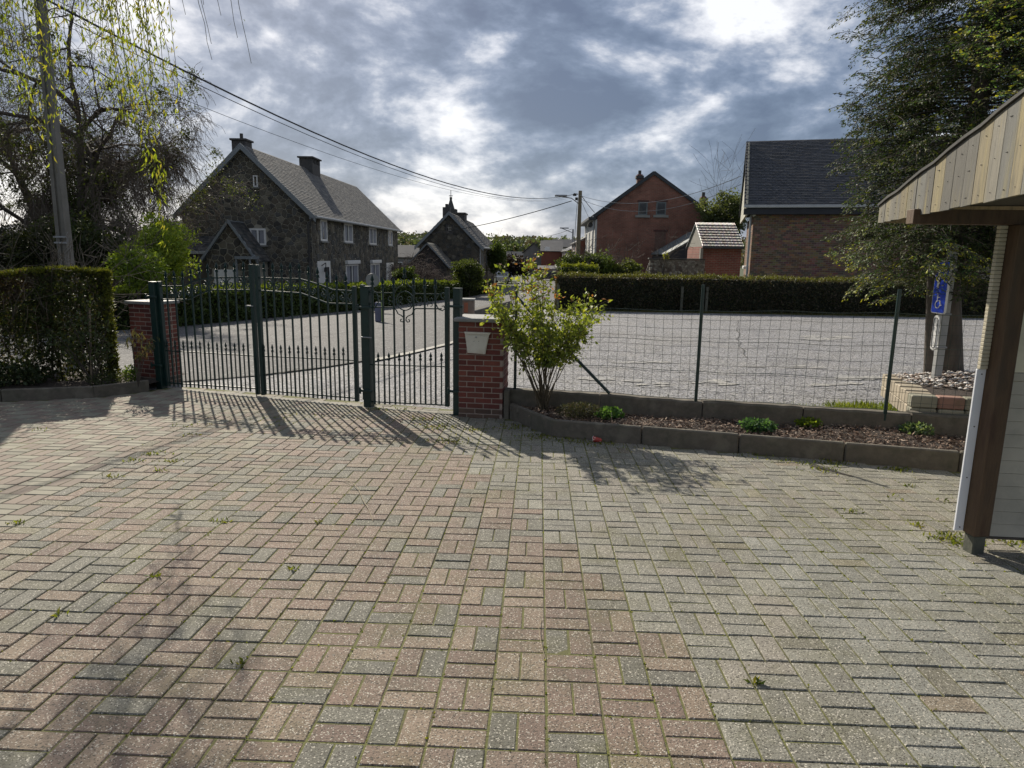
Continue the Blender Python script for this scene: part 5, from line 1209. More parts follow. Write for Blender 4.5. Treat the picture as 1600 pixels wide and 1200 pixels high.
# ------------------------------------------------------------------ big bare trees with ivy on the left
def baretree(label, px, y, hgt, r, lean, seed, ivy=True, spreadx=1., nb=9, droop=.30, ntw=4, cat='tree', name='old_tree', twc=None, span=1.):
    b = at(px, 440, y); b[2] = zg(b[0], b[1]); t = thing(name, label, cat, tuple(b)); sg = []; tips = []
    p = np.zeros(3)-[0, 0, .2]; d = np.array([lean, 0, 1.]); rr = r; pts_ = [p]; 
    nS = 9
    for k in range(nS):
        d = d+rng.normal(size=3)*.10; d /= np.linalg.norm(d); q = p+d*hgt*.75/nS; r2 = r*(1-.75*(k+1)/nS); sg.append((p, q, rr, r2)); p = q; rr = r2; pts_.append(p)
    tr_mesh = segs_mesh('trunk', sg, BARK, 9); stuff_obj('trunk', tr_mesh, t)
    sg = []
    for k in range(nb):
        i = R.randrange(4, nS+1) if k else nS; a = R.random()*2*math.pi; dd = np.array([math.cos(a)*spreadx, math.sin(a)*.8, .75])
        grow(sg, tips, pts_[i], dd, hgt*.36*R.uniform(.8, 1.2)*span, rr*.6+r*.22, 3, droop, 6, .35, 2, .12, .007, .60, .85)
    stuff_obj('branches', segs_mesh('branches', sg, TWIG, 3), t, kind='stuff')
    # drooping fine twigs
    tw = []
    for (q, d, dep) in tips:
        for _ in range(ntw):
            if R.random() < .3: continue
            e = q.copy(); dd = d+rng.normal(size=3)*.7
            for s in range(4): dd = dd/np.linalg.norm(dd)+np.array([0, 0, -.35])+rng.normal(size=3)*.25; dd /= np.linalg.norm(dd); f = e+dd*R.uniform(.12, .28); tw.append((e, f, .008, .0055)); e = f
    stuff_obj('fine_twigs', segs_mesh('fine_twigs', tw, twc or mat('brown_twigs', [(.15, .12, .09), (.09, .07, .055)], rough=.9, bump=0)), t, kind='stuff')
    if ivy:
        lp = []
        for (q, d, dep) in R.sample(tips, min(len(tips), 110)):
            P, _ = blob_pts(q, R.uniform(.25, .8), 90, .1); lp.append(P)
        for i in range(len(pts_)-3):
            for _ in range(3): P, _ = blob_pts(pts_[i]*(1-R.random()*.0)+(pts_[i+1]-pts_[i])*R.random(), (r*1.7, r*1.7, .5), 160, .6); lp.append(P)
        lp = np.vstack(lp); lp[:, 2] = np.maximum(lp[:, 2], 0)
        stuff_obj('ivy', leaves_mesh('ivy', lp, .095, LEAFD, [(.08, .115, .028), (.1, .14, .035), (.085, .09, .04)], aspect=1.8), t, kind='stuff')
    return t
baretree('ivy clad multi-branched tree directly right of the concrete pole', 142, 27.5, 10.6, .34, .0, 1, nb=8, spreadx=1.0, span=.85)
baretree('ivy clad tree trunk behind the concrete pole, leftmost of the group', 84, 28.5, 11.2, .30, -.03, 2, nb=8)
baretree('slim tree with a leaning trunk and drooping crown nearest the stone house', 168, 27, 8.6, .18, .14, 3, nb=10, droop=.55, span=.72, ntw=9)
baretree('bare tree with drooping twigs at the far left edge', -30, 29, 10.5, .24, .0, 4, nb=5)
baretree('small bare brown tree between the two stone houses', 648, 48, 2.6, .09, .0, 5, ivy=False, nb=7, ntw=3, name='bare_tree', twc=mat('reddish_twigs', [(.09, .06, .05), (.06, .045, .04)], rough=.9, bump=0), span=1.1)
baretree('low bare reddish shrub before the annex of the second stone house', 684, 50, 2.0, .07, -.05, 6, ivy=False, nb=6, ntw=3, name='bare_shrub', cat='shrub', twc=MATS['reddish_twigs'], span=1.2)
# leafy shrubs behind the street hedge
def shrub(name, label, px, py, y, r, h, n, leaf, cols, group=None, cat='shrub', mt=None):
    c = at(px, py, y); g = zg(c[0], c[1]); return shrub_at(name, label, (c[0], c[1], g), c[2]-g, r, h, n, leaf, cols, cat, mt, group)
def shrub_at(name, label, loc, zc, r, h, n, leaf, cols, cat, mt=None, group=None):
    t = thing(name, label, cat, loc, 0, group); P = []; D = []
    k = 42
    for _ in range(k):
        a = rng.normal(size=3); a /= np.linalg.norm(a); a *= R.uniform(.35, .95); q_ = R.uniform(.2, .42); cc_ = a*[r*.85, r*.85, h*.85]+[0, 0, zc]; p, d = blob_pts(cc_, (r*q_, r*q_, h*q_), n//k, .4); P.append(p); D.append(d)
    P = np.vstack(P); D = np.vstack(D); P[:, 2] = np.maximum(P[:, 2], .02)
    stuff_obj('foliage', leaves_mesh('foliage', P, leaf, mt or LEAF, cols, aspect=1.7, dirs=D, spread=1.), t, kind='stuff')
    sg = []; grow(sg, [], (0, 0, -.1), (0, 0, 1), zc+h*.3, .05, 2, 0, 5, .25, 3, .2, .008, .6, .8); stuff_obj('branches', segs_mesh('branches', sg, TWIG, 4), t)
    return t
shrub('spring_shrub', 'yellow-green spring shrub behind the hedge left of the big stone house', 252, 392, 22.9, 1.3, 1.15, 10000, .10, [(.26, .36, .05), (.18, .27, .04), (.33, .4, .08)])
shrub('spring_shrub', 'small yellow-green bush low beside the left brick pillar', 215, 420, 20, .9, .8, 4200, .09, [(.2, .29, .04), (.14, .21, .04)])
shrub('ivy_bush', 'dark ivy bush around the tree trunks behind the left hedge', 120, 385, 23, 1.5, 1.2, 7000, .12, [(.035, .05, .015), (.05, .07, .02)], mt=LEAFD)
shrub('dark_bush', 'dark bush behind the left hedge left of the concrete pole', 60, 395, 22, 1.2, .9, 5000, .11, [(.03, .04, .015), (.05, .06, .02)], mt=LEAFD)
shrub('grey_bush', 'grey twiggy bush at the far left behind the hedge', 10, 385, 27, 1.6, 1.0, 5000, .12, [(.06, .06, .04), (.04, .05, .025)], mt=LEAFD)
shrub('round_bush', 'large round green bush in front of the second stone house', 733, 430, 51, 1.55, 1.3, 12000, .13, [(.07, .1, .03), (.1, .14, .035), (.05, .07, .03)])
shrub('garden_shrub', 'green garden shrub at the corner of the big stone house', 634, 432, 45, .9, .7, 2600, .13, [(.05, .08, .02), (.08, .12, .03)])
shrub('slim_tree', 'slim green tree beside the gable of the second stone house', 776, 405, 70, 1.1, 1.9, 3600, .2, [(.06, .1, .025), (.09, .13, .03)], cat='tree')
shrub('purple_bush', 'dark purple-leaved bushes along the far left of the street', 800, 418, 88, 3.2, 1.6, 4200, .28, [(.03, .018, .02), (.02, .018, .016)], mt=LEAFD)
for k, (px, py, r, h, c) in enumerate([(890, 412, .8, .7, (.05, .075, .025)), (918, 410, .9, .6, (.045, .07, .02)), (940, 414, 1.0, .7, (.08, .12, .03)), (965, 424, .9, .45, (.07, .09, .035)), (985, 420, .7, .5, (.1, .13, .04))]):
    shrub('garden_bush', ['dark green bush at the foot of the wooden street pole', 'rounded green bush right of the wooden street pole', 'bright green bush below the red brick gable', 'low olive bush before the red brick gable', 'loose sunlit bush beside the broken stone wall'][k], px, py, 37+k*.3, r, h, 2400, .12, [c, tuple(q*1.5 for q in c)])
q0 = at(878, 432, 31.5); q1_ = at(932, 432, 31.5)
hedge('small square lime green hedge behind the dark hedge', [(at(877, 430, 31.5)[0], 31.5), (at(934, 430, 31.5)[0], 31.5)], .8, [at(900, 417, 31.5)[2]]*2, 3500, .1, [(.17, .22, .03), (.12, .17, .03)], tops=(.22, .26, .03), seg_n=4, side=1)
shrub('pear_tree', 'leafing tree behind the tiled shed', 1130, 335, 58, 2.4, 2.2, 9000, .2, [(.1, .13, .05), (.13, .16, .08), (.07, .1, .04)], cat='tree')
shrub('wall_sprout', 'small yellow sprout growing on the stone wall', 1041, 400, 43.8, .18, .22, 150, .12, [(.25, .28, .05)], cat='plant')

# ------------------------------------------------------------------ houses
def clip(poly, a, b, c):   # keep a*x+b*y<=c
    out = []
    for i in range(len(poly)):
        p, q = poly[i], poly[(i+1) % len(poly)]; dp = a*p[0]+b*p[1]-c; dq = a*q[0]+b*q[1]-c
        if dp <= 0: out.append(p)
        if dp*dq < 0: t_ = dp/(dp-dq); out.append((p[0]+(q[0]-p[0])*t_, p[1]+(q[1]-p[1])*t_))
    return out
STONE = mat('rubble_stone', W1, scale=5, rough=.9, bump=.8, bscale=22, tint=True, bdist=.03)
STM = mat('stone_mortar', [(.33, .31, .25), (.24, .225, .18)], scale=4, rough=.95, bump=.3)
SCOL = [(.09, .083, .066), (.115, .104, .08), (.065, .062, .054), (.16, .145, .11), (.1, .086, .064), (.08, .08, .074)]
def rubble(parent, M, region, holes, sx, sz, th=.03, nparts=0, gap=.075, mt=None, cols=SCOL):
    """random rubble masonry filling a convex region in local x,z; each stone a prism standing proud of the mortar"""
    xs_ = [p[0] for p in region]; zs_ = [p[1] for p in region]; x0, x1, z0, z1 = min(xs_), max(xs_), min(zs_), max(zs_)
    nx, nz = max(1, int((x1-x0)/sx)), max(1, int((z1-z0)/sz)); seeds = {}
    for i in range(-1, nx+2):
        for j in range(-1, nz+2): seeds[i, j] = (x0+(i+.5+R.uniform(-.42, .42)+.5*(j % 2))*(x1-x0)/nx, z0+(j+.5+R.uniform(-.36, .36))*(z1-z0)/nz)
    edges_ = []
    n = len(region); cxr = sum(xs_)/n; czr = sum(zs_)/n
    for i in range(n):
        p, q = region[i], region[(i+1) % n]; a, b = (q[1]-p[1]), -(q[0]-p[0]); c = a*p[0]+b*p[1]
        if a*cxr+b*czr > c: a, b, c = -a, -b, -c
        edges_.append((a, b, c))
    cells = []
    for (i, j), s in seeds.items():
        poly = [(s[0]-sx*1.5, s[1]-sz*1.5), (s[0]+sx*1.5, s[1]-sz*1.5), (s[0]+sx*1.5, s[1]+sz*1.5), (s[0]-sx*1.5, s[1]+sz*1.5)]
        for di in (-2, -1, 0, 1, 2):
            for dj in (-2, -1, 0, 1, 2):
                if (di or dj) and (i+di, j+dj) in seeds:
                    o_ = seeds[i+di, j+dj]; a, b = o_[0]-s[0], o_[1]-s[1]; c = (o_[0]**2-s[0]**2+o_[1]**2-s[1]**2)/2; poly = clip(poly, a, b, c)
                    if len(poly) < 3: break
            if len(poly) < 3: break
        for e in edges_:
            if len(poly) >= 3: poly = clip(poly, *e)
        if len(poly) < 3: continue
        cx_ = sum(p[0] for p in poly)/len(poly); cz_ = sum(p[1] for p in poly)/len(poly)
        if any(h[0] < cx_ < h[1] and h[2] < cz_ < h[3] for h in holes): continue
        ex = max(p[0] for p in poly)-min(p[0] for p in poly); ez = max(p[1] for p in poly)-min(p[1] for p in poly)
        if min(ex, ez) < gap*1.3: continue
        fx, fz = 1-gap/ex, 1-gap/ez; P = [(cx_+(p[0]-cx_)*fx, cz_+(p[1]-cz_)*fz) for p in poly]
        area = abs(sum(P[k][0]*P[(k+1) % len(P)][1]-P[(k+1) % len(P)][0]*P[k][1] for k in range(len(P))))/2
        cells.append((area, P))
    cells.sort(key=lambda q: -q[0]); rest = MB()
    for k, (ar, P) in enumerate(cells):
        c = np.array(cols[R.randrange(len(cols))])*R.uniform(.7, 1.3); d = th*R.uniform(.6, 1.3)
        inner = [(p[0]*.88+sum(q[0] for q in P)/len(P)*.12, p[1]*.88+sum(q[1] for q in P)/len(P)*.12) for p in P]
        m = MB() if k < nparts else rest; n = len(P)
        vs = [(p[0], 0, p[1]) for p in P]+[(p[0], -d*.6, p[1]) for p in P]+[(p[0], -d, p[1]) for p in inner]
        fs = [(i, (i+1) % n, n+(i+1) % n, n+i) for i in range(n)]+[(n+i, n+(i+1) % n, 2*n+(i+1) % n, 2*n+i) for i in range(n)]+[tuple(range(2*n, 3*n))]
        m.add(vs, fs, tuple(c), M)
        if k < nparts: m.build('stone', mt or STONE, parent)
    rest.build('small_stones', mt or STONE, parent, kind='stuff')
TILE = mat('slate_tile', W1, scale=3, rough=.75, bump=.3, tint=True, stain=[(1.5, (.13, .13, .12), .45), (5, (.2, .2, .18), .25)], spec=.35)
def tiled_roof(parent, a, b, c, d, nu, nv, cols, th=.03, name='roof_tiles', mt=None, gap=.0):
    """quad a,b (eave) c,d (ridge), a-d and b-c run up the slope; overlapping tiles as geometry"""
    a, b, c, d = [Vector(q) for q in (a, b, c, d)]; nrm = (b-a).cross(d-a).normalized(); m = MB()
    if nrm.z < 0: nrm = -nrm
    def P(u, v): return (a*(1-u)+b*u)*(1-v)+(d*(1-u)+c*u)*v
    for j in range(nv):
        for i in range(nu):
            of = .5 if j % 2 else 0; u0_, u1_ = max(0, (i+of-.0)/nu), min(1, (i+1+of-.04)/nu)
            if u1_ <= u0_: continue
            v0, v1 = j/nv, min(1, (j+1.15)/nv); l = nrm*(th*R.uniform(.8, 1.25)); s = nrm*.002
            p = [P(u0_, v0)+l, P(u1_, v0)+l, P(u1_, v1)+s, P(u0_, v1)+s, P(u0_, v0), P(u1_, v0)]
            cc_ = tuple(q*R.uniform(.75, 1.25) for q in [cols[R.randrange(len(cols))]][0]); f_ = R.uniform(.8, 1.2); cc_ = tuple(q*f_ for q in cols[R.randrange(len(cols))])
            m.add([tuple(q) for q in p], [(0, 1, 2, 3), (4, 5, 1, 0), (4, 0, 3), (1, 5, 2)], cc_)
    return m.build(name, mt or TILE, parent, kind='stuff')
def window(parent, M, x0, x1, z0, z1, off=.03, mull=1, sill=True, shutter=False, frame_mat=None, fr=.06, curtain=True, lintel=False):
    """a framed window in the local plane y=0 (outside is -y)"""
    fm = frame_mat or WHITE
    m = MB(); m.box(x0, x1, -off, .02, z0, z0+fr, M=M); m.box(x0, x1, -off, .02, z1-fr, z1, M=M); m.box(x0, x0+fr, -off+.002, .02, z0+fr, z1-fr, M=M); m.box(x1-fr, x1, -off+.002, .02, z0+fr, z1-fr, M=M)
    for k in range(mull): c = x0+(x1-x0)*(k+1)/(mull+1); m.box(c-fr*.55, c+fr*.55, -off+.002, .02, z0+fr, z1-fr, M=M)
    w = m.build('window', fm, parent)
    m = MB(); m.box(x0+fr, x1-fr, -off*.35, -.004, z0+fr, z1-fr, M=M); m.build('pane', GLASS, w)
    if curtain:
        m = MB(); n = 8; cwid = (x1-x0-2*fr)*.36
        for side_ in (x0+fr, x1-fr-cwid):
            for q in range(n): m.box(side_+cwid*q/n, side_+cwid*(q+.8)/n, -off*.35-.004-.004*(q % 2), -off*.35-.002, z0+fr, z1-fr, M=M)
        m.build('curtain', mat('curtain', [(.32, .33, .36), (.25, .26, .29)], scale=5, rough=.8, bump=0), w)
    if sill: m = MB(); m.box(x0-.08, x1+.08, -off-.07, .0, z0-.09, z0-.001, M=M); m.build('sill', mat('stone_sill', [(.2, .2, .19), (.15, .15, .14)], rough=.8), w)
    if shutter: m = MB(); m.cbox(x0-.06, x1+.06, -off-.16, .0, z1+.002, z1+.24, .02, M=M); m.build('shutter_box', WHITE, w)
    return w
DSL = [(.08, .083, .085), (.1, .097, .093), (.055, .06, .062), (.15, .142, .128)]
FASC = mat('grey_fascia', [(.2, .22, .23), (.16, .18, .19)], scale=3, rough=.6, bump=.05)
CHIM = mat('dark_chimney', [(.05, .05, .05), (.08, .075, .07)], scale=5, rough=.9, bump=.4)
# --- big stone house
HX, HY0, HY1 = -12.5, 38.0, 61.0; HW = 7.2; hb = zg(-12.5, 45)-.35; he = 3.62; hr = at(385, 226, HY0)[2]
xr = HX-HW/2
t = thing('stone_house', 'big dark stone house with slate roof and white windows, nearest on the left', 'house', (xr, HY0, hb)); o = -Vector(t.location); T = Matrix.Translation(o)
MG = T @ frame((HX-HW, HY0, 0), (1, 0)); MF = T @ frame((HX, HY0, 0), (0, 1)); FL = HY1-HY0
FMm = Matrix(((0, -1, 0, HX), (1, 0, 0, HY0), (0, 0, 1, 0), (0, 0, 0, 1)))   # local x -> +Y, local -y -> +X (outside)
MF = T @ Matrix(((0, -1, 0, HX), (1, 0, 0, HY0), (0, 0, 1, 0), (0, 0, 0, 1)))
m = MB(); m.prism([(0, hb), (HW, hb), (HW, he), (HW/2, hr-.12), (0, he)], 0, FL, (1, 1, 1), MG); m.build('wall', STM, t)
gx_ = lambda px, py: at(px, py, HY0)[0]-(HX-HW)
holes_g = [(gx_(391, 370)-.05, gx_(416, 370)+.05, 1.85, 2.95), (gx_(396, 280), gx_(403, 280), 4.95, 5.7)]
rubble(t, MG, [(0, hb+.2), (HW, hb+.2), (HW, he), (HW/2, hr-.2), (0, he)], holes_g, .36, .22, .03, 300, gap=.04)
fy = lambda px: onx(px, 370, HX)[1]-HY0
fw_ = [(fy(500), fy(510), 2.25, 3.45), (fy(537), fy(550), 2.25, 3.45), (fy(576), fy(587), 2.22, 3.45), (fy(606), fy(612), 2.22, 3.45)]
fl_ = [(fy(538), fy(557), -.75, .92), (fy(577), fy(591), -.75, .9)]
fd_ = [(fy(493), fy(513), -1.35, 1.12), (fy(602), fy(613), -1.5, .82)]
rubble(t, MF, [(0, hb+.2), (FL, hb+.2), (FL, he), (0, he)], fw_+fl_+fd_, .42, .25, .03, 0, gap=.045)
for k, (a, b, c, d) in enumerate(fw_): window(t, MF, a, b, c, d, .07, mull=(1 if k in (1, 2) else 0), fr=.11)
for a, b, c, d in fl_: window(t, MF, a, b, c, d-.05, .07, mull=1, shutter=True, fr=.13)
DOORW = mat('white_door', [(.68, .67, .64), (.6, .6, .58)], rough=.5, bump=.02)
for k, (a, b, c, d) in enumerate(fd_):
    m = MB(); m.box(a, b, -.07, .02, c, d, M=MF); dr = m.build('door', DOORW, t)
    m = MB(); m.box(a+(b-a)*.55, b-(b-a)*.12, -.08, -.072, c+.7, d-.35, M=MF); m.box(a+(b-a)*.55, a+(b-a)*.57, -.08, -.071, c+.7, d-.35, M=MF); 
    if k == 0: m.build('pane', GLASS, dr)
    m = MB(); q = (a+b)/2-.3 if k == 0 else (a+b)/2; m.tube([(q-.25, -.1, d-.25), (q, -.25, d-.1), (q, -.25, d-.35)], .03, 5, M=MF); m.cbox(q-.09, q+.09, -.34, -.16, d-.62, d-.36, .02, M=MF); m.build('lantern', DARK, t)
    m = MB(); m.cbox(q-.05, q+.5, -.13, -.09, d-.85, d-.3, .01, M=MF) if 0 else m.box(b-.25, b-.2, -.12, -.08, c+1.0, c+1.15, M=MF); m.build('door_handle', DARK, dr)
window(t, MG, *[gx_(391, 370), gx_(416, 370)], 1.95, 2.85, .07, mull=1, fr=.10)
window(t, MG, gx_(396, 280), gx_(403, 280), 5.05, 5.65, .07, mull=0, fr=.06, curtain=False)
ov = .3
sl_ = (hr-he)/(HW/2)
def V3(x, y, z): return (x-xr, y-HY0, z-hb)
zr_ = hr; zeR = he-ov*sl_*.5+.05
a = V3(HX+ov, HY0-ov, zeR); b = V3(HX+ov, HY1+ov, zeR); c = V3(xr, HY1+ov, zr_); d = V3(xr, HY0-ov, zr_)
tiled_roof(t, a, b, c, d, 100, 34, DSL, .018)
a2 = V3(HX-HW-ov, HY0-ov, zeR); b2 = V3(HX-HW-ov, HY1+ov, zeR)
tiled_roof(t, b2, a2, d, c, 20, 12, DSL, .035, name='back_roof_tiles')
m = MB(); m.slab([a, b, c, d], .10); m.slab([b2, a2, d, c], .10); m.build('roof', FASC, t)
m = MB()
for sg_ in (1, -1):
    ex = (HX+ov+.02) if sg_ > 0 else (HX-HW-ov-.02)
    e1 = Vector(V3(ex, HY0-ov-.04, zeR)); e2 = Vector(V3(xr, HY0-ov-.04, zr_+.03))
    m.add([tuple(e1+Vector((0, 0, -.3))), tuple(e1+Vector((0, 0, .02))), tuple(e2+Vector((0, 0, .02))), tuple(e2+Vector((0, 0, -.3))),
           tuple(e1+Vector((0, .06, -.3))), tuple(e1+Vector((0, .06, .02))), tuple(e2+Vector((0, .06, .02))), tuple(e2+Vector((0, .06, -.3)))],
          [(0, 1, 2, 3), (7, 6, 5, 4), (0, 4, 5, 1), (1, 5, 6, 2), (3, 2, 6, 7), (0, 3, 7, 4)])
m.build('bargeboard', FASC, t)
m = MB(); m.add([V3(HX-.02, HY0-ov, he+.22), V3(HX-.02, HY0-ov, he-.25), V3(HX+ov, HY0-ov, he-.25), V3(HX-.02, HY0, he+.22), V3(HX-.02, HY0, he-.25), V3(HX+ov, HY0, he-.25)], [(0, 1, 2), (3, 5, 4), (1, 4, 5, 2), (0, 2, 5, 3)]); m.build('eave_return', FASC, t)
m = MB(); m.tube([V3(HX+ov+.05, HY0-ov, zeR-.02), V3(HX+ov+.05, HY1+ov, zeR-.02)], .085, 8); m.build('gutter', mat('zinc', [(.33, .34, .34), (.25, .26, .26)], rough=.5, bump=.02), t)
m = MB(); m.tube([V3(HX+.2, HY0-.35, zeR-.1), V3(HX-.15, HY0-.12, he-.5), V3(HX-.15, HY0-.12, hb)], .06, 6); m.build('downpipe', mat('dark_pipe', [(.06, .06, .06), (.08, .08, .08)], rough=.5), t)
c1 = at(377, 220, HY0+.9)
m = MB(); zt1 = at(377, 221, HY0+.9)[2]; X1 = c1[0]; m.cbox(X1-xr-.38, X1-xr+.38, .5, 1.4, 3.5, zt1-hb, .01); m.build('chimney_stack', CHIM, t)
m = MB(); m.cbox(X1-xr-.46, X1-xr+.46, .42, 1.48, zt1-hb, zt1-hb+.1, .01); m.tube([(X1-xr, .95, zt1-hb+.1), (X1-xr, .95, zt1-hb+.42)], .09, 8); m.build('chimney_cap', CHIM, t)
y2 = onx(484, 255, xr)[1]; zt2 = onx(484, 247, xr)[2]
m = MB(); m.cbox(-.45, .45, y2-HY0-.85, y2-HY0+.85, hr-hb-1.3, zt2-hb-.42, .01)
for k in range(6): q = y2-HY0-.85+k*.32; m.box(-.45, -.32, q, q+.12, zt2-hb-.42, zt2-hb-.1); m.box(.32, .45, q, q+.12, zt2-hb-.42, zt2-hb-.1)
m.box(-.31, .31, y2-HY0-.85, y2-HY0-.75, zt2-hb-.42, zt2-hb-.1); m.build('chimney_stack', CHIM, t)
m = MB(); m.cbox(-.55, .55, y2-HY0-.98, y2-HY0+.98, zt2-hb-.098, zt2-hb, .01); m.build('chimney_cap', CHIM, t)
# --- low outbuilding in front of its gable
AY = 36.3
ax0, axm, ax1 = at(322, 400, AY)[0], at(359, 346, AY)[0], at(399, 402, AY)[0]; azr = at(359, 346, AY)[2]; aze = at(399, 402, AY)[2]; agz = zg(-14, AY)-.3
t = thing('stone_outbuilding', 'low stone outbuilding with small gable and white garage door beside the big stone house', 'outbuilding', (axm, AY, agz)); o = -Vector(t.location); T = Matrix.Translation(o)
MA = T @ frame((ax0, AY, 0), (1, 0)); w_ = ax1-ax0
m = MB(); m.prism([(0, agz), (w_, agz), (w_, aze), (axm-ax0, azr), (0, aze)], 0, 1.6, (1, 1, 1), MA); m.build('wall', STM, t)
gd0, gd1 = at(335, 430, AY)[0]-ax0, at(371, 430, AY)[0]-ax0; gzt = at(350, 421, AY)[2]
rubble(t, MA, [(0, agz+.1), (w_, agz+.1), (w_, aze), (axm-ax0, azr-.05), (0, aze)], [(gd0-.1, gd1+.1, -9, gzt+.05)], .40, .26, .05, 60)
m = MB(); n = 4
for k in range(n): z0 = agz+.35+(gzt-agz-.35)*k/n; m.cbox(gd0, gd1, -.05, .0, z0+.006, z0+(gzt-agz-.35)/n-.006, .008, M=MA)
m.build('garage_door', WHITE, t)
for sg_ in (-1, 1):
    ex = ax1+.25 if sg_ > 0 else ax0-.25; ze_ = aze-.2
    q = [(ex-axm, -.25, ze_-agz), (ex-axm, 1.62, ze_-agz), (0, 1.62, azr+.06-agz), (0, -.25, azr+.06-agz)]
    if sg_ < 0: q = [q[1], q[0], q[3], q[2]]
    tiled_roof(t, q[0], q[1], q[2], q[3], 6, 12, [tuple(v*.7 for v in c) for c in DSL], .02)
    m = MB(); m.slab(q, .07); m.build('roof', FASC, t)
    m = MB(); e1 = Vector((ex-axm, -.29, ze_-agz)); e2 = Vector((0, -.29, azr+.1-agz)); up_ = Vector((0, 0, .2))
    m.add([tuple(e1-up_), tuple(e1), tuple(e2), tuple(e2-up_), tuple(e1-up_+Vector((0, .05, 0))), tuple(e1+Vector((0, .05, 0))), tuple(e2+Vector((0, .05, 0))), tuple(e2-up_+Vector((0, .05, 0)))], [(0, 1, 2, 3), (7, 6, 5, 4), (0, 4, 5, 1), (1, 5, 6, 2), (3, 2, 6, 7)]); m.build('bargeboard', FASC, t)
dx0, dx1 = at(382, 430, AY)[0]-ax0, at(402, 430, AY)[0]-ax0
m = MB(); zt3 = at(390, 404, AY)[2]; m.box(dx0-.05, dx1+.15, -1.0, .0, zt3-.02, zt3+.12, M=MA); m.box(dx0-.02, dx0+.06, -.98, -.9, agz, zt3-.02, M=MA); m.box(dx1, dx1+.08, -.98, -.9, agz, zt3-.02, M=MA); m.build('porch', FASC, t)
# long low wing running left from it
lx0 = at(225, 395, AY+.6)[0]
t = thing('garage_wing', 'low dark wing with pale gutter behind the yellow-green shrub', 'outbuilding', (lx0, AY+.6, agz)); W_ = ax0-lx0-.05
gz1 = at(290, 393, AY+.6)[2]-agz; rz1 = at(300, 345, AY+3)[2]-agz
m = MB(); m.box(0, W_, 0, 4, 0, gz1); m.build('wall', mat('dark_stone_wall', [(.06, .055, .045), (.1, .09, .07)], scale=3, rough=.95, bump=.8), t)
tiled_roof(t, (-.2, -.2, gz1), (W_, -.2, gz1), (W_, 2.4, rz1), (-.2, 2.4, rz1), 30, 14, [tuple(v*.7 for v in c) for c in DSL], .02)
m = MB(); m.slab([(-.2, -.2, gz1-.01), (W_, -.2, gz1-.01), (W_, 2.4, rz1-.01), (-.2, 2.4, rz1-.01)], .08); m.build('roof', FASC, t)
m = MB(); m.cbox(-.2, W_, -.32, -.2, gz1-.12, gz1+.03, .01); m.build('gutter', MATS['zinc'], t)
# --- slate roofed house at the far left behind the trees
fx0, fx1 = at(-60, 400, 36)[0], at(82, 400, 36)[0]; fz0 = at(30, 392, 36)[2]; fz1 = at(30, 350, 40)[2]; fb_ = zg(fx0, 36)-.3
t = thing('slate_house', 'low house with broad blue-grey slate roof at the far left', 'house', (fx0, 36, fb_)); W_ = fx1-fx0
m = MB(); m.box(0, W_, 0, 8, 0, fz0-fb_-.05); m.build('wall', mat('mossy_wall', [(.12, .12, .08), (.09, .09, .06)], scale=2, rough=.9), t)
tiled_roof(t, (-.3, -.3, fz0-fb_), (W_+.3, -.3, fz0-fb_), (W_+.3, 4, fz1-fb_), (-.3, 4, fz1-fb_), 46, 16, [(.12, .13, .16), (.15, .16, .19), (.1, .11, .13)], .03)
m = MB(); m.slab([(-.3, -.3, fz0-fb_-.01), (W_+.3, -.3, fz0-fb_-.01), (W_+.3, 4, fz1-fb_-.01), (-.3, 4, fz1-fb_-.01)], .1); m.build('roof', FASC, t)
m = MB(); m.prism([(0, 0), (0, 0), (0, 0)], 0, 0)
m = MB(); m.add([(W_, 0, fz0-fb_-.06), (W_, 8, fz0-fb_-.06), (W_, 4, fz1-fb_-.1)], [(0, 1, 2)]); m.build('gable', MATS['mossy_wall'], t)
t = thing('white_shed', 'pale wall glimpsed between tree trunk and yellow-green shrub', 'shed', (at(170, 400, 30)[0], 30, zg(-20, 30)))
m = MB(); m.cbox(0, 1.3, 0, 1.5, 0, 2.3, .01); m.build('wall', mat('pale_blue_wall', [(.35, .4, .5), (.3, .34, .42)], rough=.7, bump=0), t); m = MB(); m.cbox(-.1, 1.4, -.1, 1.6, 2.302, 2.4, .01); m.build('roof', FASC, t)

# --- second stone house
Y2 = 62.0; X2 = at(749, 381, Y2)[0]; X2l = at(648, 385, Y2)[0]; Xm = at(702, 331, Y2)[0]; zr2 = at(702, 331, Y2)[2]; ze2 = at(749, 381, Y2)[2]; b2z = zg(-8, Y2)-.5
X2l = 2*Xm-X2; Lh = 21
t = thing('stone_house', 'second dark stone house with steep gable and two chimneys, further down the street', 'house', (Xm, Y2, b2z)); o = -Vector(t.location); T = Matrix.Translation(o); w_ = X2-X2l
MG = T @ frame((X2l, Y2, 0), (1, 0)); MF = T @ Matrix(((0, -1, 0, X2), (1, 0, 0, Y2), (0, 0, 1, 0), (0, 0, 0, 1)))
m = MB(); m.prism([(0, b2z), (w_, b2z), (w_, ze2), (w_/2, zr2-.15), (0, ze2)], 0, Lh, (.6, .6, .6), MG); m.build('wall', mat('dark_mortar', [(.11, .1, .08), (.08, .075, .06)], rough=.95), t)
rubble(t, MG, [(0, b2z), (w_, b2z), (w_, ze2), (w_/2, zr2-.25), (0, ze2)], [], .36, .26, .04, 0, gap=.05, cols=[tuple(q*.9 for q in c) for c in SCOL])
rubble(t, MF, [(0, b2z), (Lh, b2z), (Lh, ze2), (0, ze2)], [], .7, .4, .05, 0)
for k in range(4): window(t, MF, 2.5+k*4.6, 3.6+k*4.6, ze2-1.9, ze2-.5, .08, mull=0, frame_mat=FASC, fr=.1, curtain=False)
